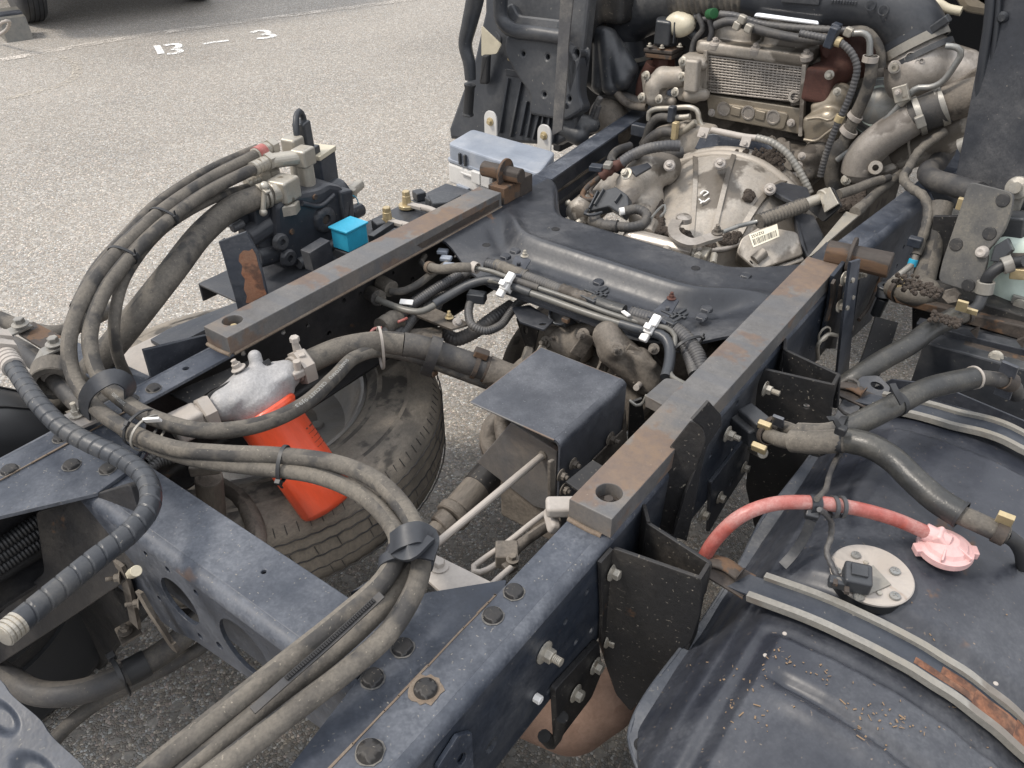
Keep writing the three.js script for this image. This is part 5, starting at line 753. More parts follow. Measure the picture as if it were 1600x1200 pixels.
{
  const t = thing('fuel_tank', 'dark dented steel fuel tank with chipped dusty top beside the right rail', 'fuel tank'), z0 = -.36, z1 = -1.47;
  const left = z => .546 + 1.9 * Math.pow(Math.max(0, z + .615), 1.6);
  part(t, 'shell', [clean(grid(240, 280, (u, v) => { const z = z0 + (z1 - z0) * v, xl = left(z), s = u < .5 ? u * .36 / .5 : .36 + (u - .5) / .5 * .64, x = xl + (1.11 - xl) * s; return [V3(x, tankY(x, z) - (xl - .55) * .4 * (1 - s), z), x, z]; }, true)),
    clean(grid(1, 60, (u, v) => { const z = z0 + (z1 - z0) * v, xl = left(z); return [V3(xl + .004 * (1 - u), (u ? tankY(xl, z) - (xl - .55) * .4 : .40), z), u * .3, z]; }, true)), bb(.56, 1.10, .25, .50, z1 + .01, -.62, .02), bb(.78, 1.10, .25, .50, -.63, z0 - .01, .02), clean(grid(60, 1, (u, v) => { const xl = left(z0), x = xl + (1.11 - xl) * u; return [V3(x, v ? .38 : tankY(x, z0) - (xl - .55) * .4 * (1 - u), z0), x, v * .3]; })), slab([V3(.552, .64, z1), V3(.60, .70, z1 - .0), V3(.68, .72, z1), V3(.86, .70, z1), V3(.98, .66, z1), V3(1.1, .5, z1), V3(1.1, .3, z1), V3(.552, .3, z1)], .004, { n: V3(0, 0, 1) })], M.tank);
  const FLP = [[1330, 600], [1300, 660], [1262, 718], [1225, 766], [1190, 812], [1156, 880], [1124, 930], [1092, 978], [1060, 1018], [1010, 1085], [990, 1122], [983, 1150], [990, 1182], [1005, 1216], [1040, 1275]].map(q => Y(q[0], q[1], .640)), fcv = new THREE.CatmullRomCurve3(FLP);
  part(t, 'seam_flange', [clean(grid(6, 90, (u, v) => { const p = fcv.getPoint(v), T = fcv.getTangent(v), s = V3(-T.z, 0, T.x); if (s.x < 0 || v > .8 && s.z > 0) s.negate(); const w = .034 * u; return [V3(p.x + s.x * w, p.y + .003 + (u < .5 ? 0 : .012 * (u - .5)) + .002 * Math.sin(v * 40) * (1 - u), p.z + s.z * w), p.z, u * .034]; })), tube(FLP, .003, { seg: 8, n: 90 })], M.seamPaint ||= matOf(grime(221, { N: 512, tile: .5, base: [.060, .068, .084], tone: .4, dust: [.25, .8, .55], dustCol: [.20, .195, .185], rust: [.84, .6], flecks: 200, rough: [.45, .8] }), { bump: .0004, name: 'scuffed seam paint' }), 'scuffed welded seam edge along the left of the tank');
  part(t, 'ear_hole', lathe(Y(1003, 1164, .6445), UP, [[.0004, 0], [.0004, .0085], [.0012, .0098], [0, .0105]], 20), M.black);
  for (const [u, v] of [[1226, 990], [1196, 1024], [1556, 1068]]) part(t, 'spatter', lathe(Y(u, v, .758), UP, [[0, .003], [.0008, .0025], [.001, 0]], 10), M.pale);
  { const r = rng(53), gs = [], put = (u, v) => { const p = Y(u, v, .765), x = p.x, z = p.z, y = tankY(x, z) - (left(z) - .55) * .4; const a = r() * 6.28, L = .0012 + r() * (r() < .16 ? .010 : .0035); gs.push(obox(V3(x, y + .0008, z), V3(Math.cos(a), 0, Math.sin(a)), UP, L, .0006, .0007 + r() * .0016, .0002)); };
    for (let i = 0; i < 34; i++) { const t = Math.pow(r(), .8); put(1180 + 270 * t + (r() - .5) * 26, 1008 + 135 * t + (r() - .5) * 22); } for (let i = 0; i < 24; i++) put(1165 + (r() - .5) * 70, 1080 + (r() - .5) * 130); for (let i = 0; i < 34; i++) put(1080 + r() * 520, 940 + r() * 260); for (let i = 0; i < 22; i++) put(1350 + (r() - .4) * 100, 1120 + (r() - .5) * 40);
    part(t, 'straw_chip', gs, M.straw ||= new THREE.MeshStandardMaterial({ color: new THREE.Color().setRGB(.19, .13, .08), roughness: .9, name: 'straw and paint chips' }), 'orange and straw coloured chips lying on the tank').userData.kind = 'stuff'; }
  // straps
  const strapY = (x, l) => { const a = l + .020 * sst(.545, .72, x), b = lerpTab(TX, x) + .015; return x < .72 ? a : b + (a - b) * (1 - sst(.72, .80, x)); };
  const band = (zc, label, lft, rust0) => {
    const s = thing('tank_strap', label, 'tank strap', 'steel straps over the fuel tank'), path = (dz, dy, a, b, n = 20) => Array.from({ length: n }, (_, i) => { const x = a + (b - a) * i / (n - 1); return V3(x, strapY(x, lft) + dy, zc + dz); });
    part(s, 'band', strap(path(0, .0035, .552, 1.09, 24), .036, .003, (q, T) => V3(-T.y, T.x, 0).multiplyScalar(Math.sign(T.x) || 1), 50), M.railWeb);
    for (const [dz, a, w, k] of [[.004, rust0 - .05, .010, 0], [-.006, rust0 - .02, .012, .0002], [.002, rust0 + .02, .022, .0004], [0, rust0 + .07, .030, .0006]]) part(s, 'rust_band', strap(path(dz, .0050 + k, a, 1.09, 20), w, .0012, (q, T) => V3(-T.y, T.x, 0), 40), matRustPatch());
    for (const k of [-1, 1]) part(s, 'rubber_edge', strap(path(k * .0215, .006, k > 0 ? .606 : .612, 1.09, 20), .0100, .0100, (q, T) => V3(-T.y, T.x, 0), 50), M.galv);
    const e = V3(.545, lft, zc); part(s, 'hook', [slab([off(e, -.012, .014, -.020), off(e, .055, .008, -.022), off(e, .055, .004, .022), off(e, -.010, .010, .020)], .004, { bevel: .001 }), tube([off(e, -.010, .012, -.004), off(e, .015, .018, -.006), off(e, .038, .014, -.004)], .012, { seg: 12, flat: .45 })], M.rust, 'rust eaten strap end');
  };
  band(-.785, 'near steel tank strap with grey rubber edges, rusty towards the right', .745, .86); band(-1.315, 'far steel tank strap under the insulated hoses', .735, .90);
  // sender
  const c = V3(.727, .7800, -.874), s = thing('fuel_sender', 'round cream fuel sender plate with screws and a black plug on the tank', 'sensor plate');
  part(s, 'plate', lathe(c, UP, [[-.006, 0], [-.006, .0515], [-.0015, .053], [0, .0515], [0, 0]], 56), M.pale); part(s, 'gasket', lathe(off(c, 0, -.020, 0), UP, [[0, 0], [0, .050], [.015, .050], [.015, 0]], 48), M.rubber);
  const sa = off(c, 0, .0005, 0), at = (u, v) => Y(u, v, c.y + .001);
  part(s, 'insert', slab([at(1364, 884), at(1392, 914), at(1348, 934), at(1325, 902)].map(p => off(p, 0, .0016, 0)), .0012, { n: UP, bevel: .0002 }), M.galv, 'grey square insert');
  for (const [u, v, r] of [[1337, 868, .0062], [1398, 893, .0066], [1398, 932, .0066], [1341, 933, .0066], [1307, 893, .006]]) part(s, 'screw', [lathe(at(u, v), UP, [[0, 0], [0, r * 1.05], [.0025, r], [.0042, r * .6], [.0045, 0]], 20), obox(off(at(u, v), 0, .0046, 0), V3(1, 0, .5), UP, r * 1.2, .001, .0016, .0002), obox(off(at(u, v), 0, .0046, 0), V3(-.5, 0, 1), UP, r * 1.2, .001, .0016, .0002)], M.steelPipe);
  for (const [u, v] of [[1353, 879], [1374, 927], [1320, 890]]) part(s, 'spot', lathe(at(u, v), UP, [[0, 0], [0, .0035], [.0015, .003], [.002, 0]], 14), M.zinc);
  const pc = Y(1339, 903, c.y + .018); part(s, 'plug', [obox(pc, V3(1, 0, -.35), V3(0, 1, .1), .034, .024, .034, .004), obox(off(pc, 0, .0135, -.001), V3(1, 0, -.35), V3(0, 1, .1), .020, .004, .018, .001), obox(off(pc, -.012, -.006, .014), V3(1, 0, -.35), V3(0, 1, .1), .036, .014, .014, .003)], M.plastic); part(s, 'pin', [obox(off(pc, -.020, -.002, .022), V3(1, 0, -.35), UP, .006, .006, .010, .001), obox(off(pc, -.004, -.002, .026), V3(1, 0, -.35), UP, .006, .006, .010, .001)], M.rust); void sa;
  const wr = thing('sender_cable', 'braided black cable from the sender plug up to the red hose', 'cable'); part(wr, 'cable', tube([off(pc, -.018, 0, .018), Y(1312, 908, .785), Y(1302, 888, .785), Y(1292, 862, .79), Y(1298, 840, .80), Y(1299, 818, .82), Y(1290, 803, .845), Y(1280, 796, .86)], .0045, { corr: [.012, .001], seg: 10 }), M.conduit);
  part(wr, 'cable', tube([Y(1276, 780, .87), Y(1290, 765, .845), Y(1296, 742, .82), Y(1308, 715, .80), Y(1318, 700, .80), Y(1322, 692, .81)], .004, { seg: 10 }), M.hoseDark);
  // vent cap and red hose
  const pk = thing('vent_valve', 'faded pink plastic screw cap with two ears on the tank', 'cap'), k = V3(.793, .773, -.972), kp = (u, v, y) => Y(u, v, y);
  part(pk, 'disc', lathe(off(k, 0, .006, 0), UP, [[0, 0], [0, .0355], [.004, .0365], [.009, .0355], [.011, .031], [.011, 0]], 44), M.pink); part(pk, 'dome', lathe(off(k, 0, .016, 0), UP, [[0, .030], [.006, .026], [.012, .014], [.013, 0]], 12, .4), M.pink);
  part(pk, 'spigot', [cyl(kp(1444, 830, .800), off(k, .002, .022, .0), .0125, .012, 18), obox(off(k, 0, .018, 0), dirOf(kp(1444, 830, .8), k), UP, .046, .016, .026, .004)], M.pink); for (const [u, v] of [[1428, 859], [1527, 864]]) part(pk, 'ear', beam(off(k, 0, .012, 0), kp(u, v, .782), .016, .012, UP, .002), M.pink);
  for (const a of [.3, 1.5, 3.4]) part(pk, 'rib', beam(off(k, Math.cos(a) * .012, .024, Math.sin(a) * .012), off(k, Math.cos(a) * .035, .018, Math.sin(a) * .035), .003, .008), M.pink);
  part(pk, 'neck', pipe(Y(1438, 850, .752), Y(1438, 850, .757), .016, .010), M.pale);
  const RH = [Y(1092, 905, .70), Y(1102, 868, .76), Y(1122, 838, .80), Y(1158, 806, .84), Y(1205, 788, .855), Y(1265, 785, .855), Y(1330, 793, .845), Y(1395, 810, .825), Y(1450, 833, .80)], rh = thing('vent_hose', 'faded pink red vent hose arching from the bracket to the pink cap', 'hose'); part(rh, 'hose_body', tube(RH, .0096, { seg: 18 }), M.redHose);
  const ct = thing('cable_tie', 'wide black cable tie on the red hose with a long tail over the tank', 'cable tie'), dr = dirOf(RH[4], RH[6]), q = Y(1272, 788, .852); part(ct, 'band', hoop(q, dr, .012, .012, .014, .002), M.fender); part(ct, 'head', obox(Y(1269, 802, .842), V3(1, 0, -.3), V3(0, 1, .6), .018, .018, .016, .003), M.plastic); part(ct, 'tail', strap([Y(1268, 812, .835), Y(1256, 840, .80), Y(1240, 865, .772), Y(1223, 884, .756)], .013, .0025, () => V3(.1, 1, .3)), M.wrap);
  const cr = thing('wire_ring', 'grey spring clip of two rings round the red hose right of the tie', 'clip'); for (const u of [1303, 1315]) part(cr, 'ring', hoop(Y(u, 792, .848), dr, .0135, .0135, .005, .003), M.wrap);
}
// ---------- folded brackets on the right rail ----------
{
  const plateOn = (a, b, y, px, t = .006) => { const d = dirOf(a, b), n = V3(-d.z, 0, d.x).normalize(); return slab(px.map(q => PL(q[0], q[1], a, n)), t, { n, bevel: .0012, rc: .006 }); };
  const A = thing('tank_bracket', 'near black folded tank bracket with rusty strap end, bolted to the right rail', 'bracket', 'folded steel tank brackets'), y = .79;
  part(A, 'front_plate', plateOn(Y(958, 857, y), Y(1095, 905, y), y, [[958, 857], [1096, 905], [1094, 960], [1080, 1002], [1058, 1022], [1010, 1085], [985, 1112], [962, 1085], [943, 1030], [946, 900]]), M.bracket);
  part(A, 'rail_flange', slab([X(939, 880, .4335), X(958, 858, .4335), X(958, 905, .4335), X(948, 1030, .4335), X(940, 1005, .4335), X(942, 955, .4335)].map(p => p), .006, { n: XA, bevel: .001 }), M.bracket);
  part(A, 'end_plate', slab([Y(1096, 905, y), Y(1110, 882, y), off(Y(1110, 882, y), 0, -.14, 0), off(Y(1096, 905, y), 0, -.16, 0)], .006, { bevel: .001 }), M.bracket);
  part(A, 'back_plate', [plateOn(Y(1010, 815, y), Y(1110, 882, y), y, [[1008, 816], [1110, 882], [1100, 930], [1060, 950], [1005, 920]]), slab([Y(1003, 788, y), Y(1010, 815, y), off(Y(1010, 815, y), 0, -.12, 0), off(Y(1003, 788, y), 0, -.12, 0)], .006, { bevel: .001 })], M.bracket);
  part(A, 'round_pad', lathe(Y(1085, 893, .745), V3(-.2, 1, .1), [[0, 0], [0, .022], [.006, .022], [.006, 0]], 24), M.castDirt);
  for (const [u, v] of [[957, 893], [951, 999]]) part(A, 'bolt', bolt(X(u, v, .436), XA, .0145, 0), M.zinc);
  const L = thing('lower_bracket', 'small black bent bracket with two bolts low on the right rail', 'bracket'); part(L, 'plate', [slab([X(868, 1078, .436), X(937, 1002, .436), X(941, 1050, .436), X(925, 1090, .436), X(872, 1160, .436)], .010, { n: XA, bevel: .0015, rc: .006 }), tube([X(850, 1150, .428), X(866, 1162, .432), X(878, 1120, .440)], .010, { seg: 10, flat: .5 })], M.bracket); for (const [u, v] of [[930, 1040], [899, 1083]]) part(L, 'bolt', bolt(X(u, v, .438), XA, .0145, 0), M.zinc);
  const nu = thing('flange_nut', 'large pale flange nut with protruding stud on the right rail web', 'nut'); part(nu, 'nut', bolt(X(850, 1019, .426), XA, .0165, .014), M.zinc);
  const wp = thing('white_plug', 'tiny white plastic plug in the right rail web', 'plug'); part(wp, 'head', hex(X(836, 1089, .426), XA, .011, .010), M.white);
  const fl = thing('web_tab', 'blue grey tab plate with a long slot at the bottom right rail', 'plate'); part(fl, 'plate', slab([X(684, 1200, .432), X(716, 1150, .432), X(738, 1144, .432), X(742, 1230, .432), X(690, 1250, .432)], .006, { n: XA, bevel: .001, rc: .004, holes: [[X(722, 1186, .432), .007, .012]] }), M.rail);
  // lower brown casing under the rail
  const dg = thing('axle_casing', 'rust brown rounded casing under the right rail near the tank corner', 'axle casing'), g0 = Y(880, 1120, .36); part(dg, 'casing', blob([cap(off(g0, -.10, .02, 0), off(g0, .0, .0, -.02), .085, .075), cap(off(g0, -.02, 0, -.02), off(g0, .05, .02, -.06), .05)], .03, 40), M.clay ||= matOf(grime(251, { N: 512, tile: .4, base: [.17, .105, .075], tone: .6, dust: [.3, .85, .7], dustCol: [.23, .155, .118], rough: [.8, .95] }), { bump: .0006, name: 'clay coloured casting' }));
  // guide channel
  const G = thing('guide_bracket', 'tall black bent guide channel standing against the right bar', 'bracket'), n1 = V3(.35, .1, 1).normalize(), p1 = X(1060, 760, .44), n2 = V3(1, .05, .35).normalize(), f = (u, v) => PL(u, v, p1, n1), h = (u, v) => PL(u, v, f(1085, 745), n2);
  part(G, 'rear_leaf', slab([f(1080, 657), f(1098, 668), f(1103, 690), f(1090, 725), f(1072, 770), f(1053, 838), f(1026, 822), f(1034, 730), f(1046, 700)], .005, { n: n1, bevel: .001, rc: .006 }), M.bracket);
  part(G, 'side_leaf', slab([h(1082, 656), h(1108, 627), h(1127, 648), h(1128, 664), h(1104, 700), h(1095, 740), h(1084, 800), h(1073, 846), h(1052, 838), h(1072, 770), h(1092, 722), h(1102, 690), h(1098, 668)], .005, { n: n2, bevel: .001 }), M.bracket);
  const Bk = thing('tank_bracket', 'far black folded tank bracket with a small hole, under the insulated hoses', 'bracket', 'folded steel tank brackets'), yb = .80;
  part(Bk, 'front_plate', (() => { const a = Y(1194, 577, yb), b = Y(1304, 602, yb), d = dirOf(a, b), n = V3(-d.z, 0, d.x).normalize(), P = (u, v) => PL(u, v, a, n); return slab([[1194, 577], [1304, 602], [1298, 660], [1288, 712], [1240, 800], [1200, 845], [1180, 830], [1165, 760], [1184, 600]].map(q => P(...q)), .006, { n, bevel: .0012, rc: .006, holes: [[P(1260, 635), .006, .005]] }); })(), M.bracket);
  part(Bk, 'end_plate', slab([Y(1304, 602, yb), Y(1312, 587, yb), off(Y(1312, 587, yb), 0, -.12, 0), off(Y(1304, 602, yb), 0, -.14, 0)], .006, { bevel: .001 }), M.bracket);
  part(Bk, 'back_plate', [plateOn(Y(1224, 546, yb), Y(1312, 587, yb), yb, [[1224, 546], [1312, 587], [1308, 640], [1222, 600]]), slab([Y(1224, 528, yb), Y(1224, 546, yb), off(Y(1224, 546, yb), 0, -.1, 0), off(Y(1224, 528, yb), 0, -.1, 0)], .006, { bevel: .001 })], M.bracket);
  part(Bk, 'bolt', bolt(X(1195, 607, .446), XA, .0145, .016), M.zinc);
  // doubler plate and bolt row on the web
  const dp = thing('web_plate', 'blue grey doubler plate with bolts on the right rail web below the hose fittings', 'plate'), P = (u, v) => X(u, v, .432); part(dp, 'plate', slab([P(1112, 754), P(1175, 672), P(1180, 700), P(1172, 728), P(1135, 785), P(1108, 832)], .007, { n: XA, bevel: .001, rc: .003, holes: [[P(1142, 752), .006, .012]] }), M.railWeb, null);
  for (const [u, v, s] of [[1160, 652, .014], [1136, 678, .015], [1162, 730, .013], [1124, 777, .013], [1097, 803, .014]]) part(dp, 'bolt', bolt(X(u, v, .434), XA, s, v < 700 ? .012 : 0), M.zinc);
  part(dp, 'bolt', bolt(X(1242, 700, .44), XA, .009), M.zinc);
  // strut plates beside the hinge pin
  const sp = thing('hinge_bracket', 'rust edged bracket of upright plates and bolts under the longer pin', 'bracket'), Q = (u, v, x = .436) => X(u, v, x);
  part(sp, 'plate', slab([Q(1303, 432), Q(1322, 408), Q(1322, 455), Q(1306, 545), Q(1282, 545), Q(1296, 480)], .008, { n: XA, bevel: .001 }), M.railWeb); part(sp, 'plate', slab([Q(1330, 410, .47), Q(1345, 405, .47), Q(1338, 460, .47), Q(1325, 590, .47), Q(1308, 588, .47), Q(1318, 500, .47)], .006, { n: XA, bevel: .001 }), M.rail); part(sp, 'plate', [slab([Q(1345, 425, .452), Q(1376, 425, .452), Q(1362, 500, .452), Q(1330, 530, .452)], .006, { n: XA, bevel: .001 })], M.railWeb);
  part(sp, 'rust_strip', [strap([Q(1302, 440, .44), Q(1300, 470, .44), Q(1292, 500, .44)], .012, .006, () => XA), strap([Q(1314, 445, .45), Q(1310, 480, .45)], .008, .006, () => XA)], M.rust);
  for (const [u, v, s] of [[1320, 435, .015], [1322, 462, .013], [1312, 478, .014], [1342, 428, .012], [1368, 405, .010]]) part(sp, 'bolt', bolt(Q(u, v, .456), V3(1, .2, .3), s, .008), M.zinc);
  part(sp, 'wire_loop', [tube([Q(1278, 560, .445), Q(1280, 535, .455), Q(1290, 525, .46), Q(1310, 524, .46)], .004), hoop(Q(1288, 522, .45), V3(1, 0, .4), .016, .016, .003, .003)], M.zinc);
  part(sp, 'dirt', [obox(Q(1325, 515, .46), XA, UP, .02, .02, .03, .008)], M.castDirt);
}
// ---------- hoses over the tank ----------
{
  const IH = 'insulated fuel hoses over the tank';
  const a = thing('fuel_hose', 'insulated hose running down across the tank to a yellow clamp at the right edge', 'hose', IH);
  const A = [Y(1196, 678, .765), Y(1222, 688, .785), Y(1245, 690, .80), Y(1290, 690, .82), Y(1325, 688, .832), Y(1358, 696, .838), Y(1395, 718, .832), Y(1430, 752, .825), Y(1465, 782, .818), Y(1505, 806, .815), Y(1540, 822, .815), Y(1572, 836, .81)];
  part(a, 'inner_hose', tube(A.slice(0, 4), .0122, { seg: 16 }), M.hose); part(a, 'sleeve', tube([Y(1238, 689, .797), Y(1275, 691, .815), ...A.slice(4, 5)], .0182, { seg: 18 }), M.hose, 'brown dusty sleeve'); part(a, 'sleeve', tube([...A.slice(4, 9), Y(1500, 804, .815)], .0190, { seg: 20 }), M.foam); part(a, 'inner_hose', tube([Y(1490, 800, .815), ...A.slice(9)], .0138, { seg: 18 }), M.hose);
  part(a, 'sleeve_end', hoop(Y(1501, 804, .815), dirOf(A[8], A[9]), .0195, .0195, .004, .002), M.rubber); part(a, 'clamp', [hoop(Y(1563, 832, .812), dirOf(A[9], A[11]), .015, .015, .014, .003)], M.rust); part(a, 'clamp_lug', obox(Y(1570, 812, .835), V3(1, 0, 0), V3(0, 1, .4), .020, .026, .008, .001), M.gold); part(a, 'pipe', tube([Y(1570, 836, .81), Y(1585, 845, .80), Y(1596, 862, .78), Y(1600, 885, .75)], .010, { seg: 14 }), M.rubber);
  const b = thing('fuel_hose', 'insulated hose rising across the far strap to a black bent pipe at the right edge', 'hose', IH);
  const B = [Y(1204, 662, .765), Y(1228, 668, .78), Y(1255, 676, .80), Y(1300, 674, .82), Y(1325, 668, .83), Y(1360, 652, .845), Y(1400, 632, .85), Y(1450, 607, .85), Y(1522, 590, .845)];
  part(b, 'inner_hose', tube(B.slice(0, 4), .0104, { seg: 16 }), M.hose); part(b, 'sleeve', tube([Y(1248, 675, .797), Y(1290, 676, .815), Y(1326, 668, .83)], .0152, { seg: 18 }), M.hose); part(b, 'sleeve', tube([Y(1318, 672, .828), ...B.slice(5)], .0178, { seg: 20 }), M.foam);
  part(b, 'pipe', tube([B[8], Y(1545, 591, .835), Y(1570, 596, .825), Y(1584, 604, .81), Y(1588, 618, .785)], .0125, { seg: 16 }), M.hoseDark); part(b, 'sleeve_end', hoop(B[8], dirOf(B[7], B[8]), .0183, .0183, .004, .002), M.pale); part(b, 'clamp', hoop(Y(1574, 596, .825), dirOf(Y(1545, 591, .835), Y(1584, 604, .81)), .0145, .0145, .022, .003), M.rust); part(b, 'clamp_lug', obox(Y(1576, 578, .85), V3(1, 0, .2), V3(0, 1, .2), .026, .026, .006, .001), M.guard); part(b, 'clamp_lug', [obox(Y(1568, 612, .80), V3(1, 0, .2), V3(0, 1, .2), .026, .022, .006, .001)], M.guard);
  const f = thing('hose_fitting', 'pair of black fittings with a yellow clamp on the right rail web', 'fitting'); part(f, 'block', [obox(X(1170, 668, .455), V3(.5, .2, -1), UP, .04, .035, .05, .004), obox(X(1178, 655, .46), V3(.5, .2, -1), UP, .03, .028, .05, .004)], M.plastic); part(f, 'clamp', obox(Y(1195, 665, .785), XA, V3(0, 1, .4), .022, .016, .010, .002), M.gold); part(f, 'clamp', [obox(Y(1186, 700, .765), XA, V3(0, 1, .4), .024, .016, .010, .002)], M.gold); part(f, 'clamp', obox(Y(1216, 658, .80), XA, V3(0, 1, .4), .018, .024, .006, .001), M.guard); part(f, 'band', [hoop(Y(1198, 680, .768), dirOf(A[0], A[1]), .0150, .0150, .010, .002), hoop(Y(1208, 664, .768), dirOf(B[0], B[1]), .013, .013, .010, .002)], M.rust); part(f, 'plug', cyl(X(1176, 700, .45), X(1192, 708, .48), .010), M.zinc);
  const t = thing('cable_tie', 'black cable tie with an upright tail joining the two insulated hoses', 'cable tie'); part(t, 'band', [hoop(mid(Y(1316, 688, .832), Y(1316, 670, .83)), dirOf(A[3], A[5]), .020, .031, .010, .003, V3(0, .3, -1)), obox(Y(1314, 672, .86), XA, UP, .016, .014, .014, .003), strap([Y(1312, 668, .865), Y(1302, 655, .88), Y(1294, 654, .885)], .008, .002, () => V3(0, 1, .5))], M.rubber);
  const t2 = thing('cable_tie', 'black tie tail standing up on the hose over the far strap', 'cable tie'); part(t2, 'tail', strap([Y(1410, 630, .87), Y(1400, 612, .885), Y(1394, 600, .89)], .010, .003, () => V3(.5, 1, .5)), M.rubber); part(t2, 'band', hoop(Y(1402, 631, .85), dirOf(B[5], B[7]), .0185, .0185, .008, .002), M.rubber);
  const c = thing('fuel_hose', 'insulated dirt topped hose rising from behind the far bracket to a yellow clip', 'hose', IH), C = [Y(1305, 612, .67), Y(1340, 588, .70), Y(1380, 562, .72), Y(1420, 540, .735), Y(1455, 514, .745), Y(1492, 495, .755)]; part(c, 'sleeve', tube(C, .0200, { seg: 20 }), M.foam); part(c, 'inner_hose', cyl(C[5], Y(1512, 489, .76), .018), M.hose); part(c, 'clamp', [hoop(Y(1507, 491, .758), dirOf(C[4], C[5]), .0195, .0195, .010, .003)], M.rust); part(c, 'clamp_lug', [obox(Y(1503, 478, .79), XA, V3(0, 1, .3), .020, .026, .006, .001), obox(Y(1516, 486, .78), XA, V3(0, 1, .3), .026, .012, .006, .001)], M.gold);
  part(c, 'pipe', tube([Y(1514, 488, .76), Y(1528, 478, .77), Y(1536, 455, .79), Y(1540, 440, .81), Y(1548, 427, .83), Y(1570, 414, .85), Y(1600, 408, .87)], .0115, { seg: 14 }), M.rubber); part(c, 'sleeve_ring', pipe(Y(1537, 458, .788), Y(1541, 440, .812), .017, .012), M.galv); part(c, 'sleeve_ring', [pipe(Y(1566, 416, .85), Y(1582, 411, .858), .017, .012)], M.galv);
  const d = thing('dirt_clump', 'loose brown dirt lying on the insulated hoses and bends', 'dirt'); d.userData.kind = 'stuff'; const r = rng(61), gs = []; for (const [u, v, y, n, s, p] of [[1478, 500, .775, 60, .022, 1], [1440, 452, .80, 90, .03, 1], [1425, 440, .80, 50, .03, 1]]) for (let i = 0; i < n; i++) { const c0 = Y(u, v, y); const q = off(c0, (r() - .5) * s * 2.4, (r() - .5) * s * .3 * p, (r() - .5) * s * 1.4); gs.push(boxUV(clean(new THREE.IcosahedronGeometry(.0025 + r() * .004, 0).translate(q.x, q.y, q.z)))); } part(d, 'crumb', gs, M.mud).userData.kind = 'stuff';
  // bracket ear beside the far strap
  const e = thing('ear_plate', 'grey ear plate with a hole beside the rusty far strap end', 'plate'); part(e, 'plate', slab([Y(1330, 610, .735), Y(1345, 588, .745), Y(1372, 588, .745), Y(1392, 606, .74), Y(1380, 630, .73), Y(1345, 640, .72)], .005, { bevel: .001, rc: .008, holes: [[Y(1371, 602, .742), .008, .012]] }), M.press); part(e, 'wire', tube([Y(1312, 600, .75), Y(1325, 592, .76), Y(1340, 597, .76), Y(1342, 612, .75)], .003), M.hoseDark); part(e, 'wire', tube([Y(1306, 630, .73), Y(1318, 645, .72), Y(1335, 650, .715), Y(1350, 640, .72)], .003), M.hoseDark);
}
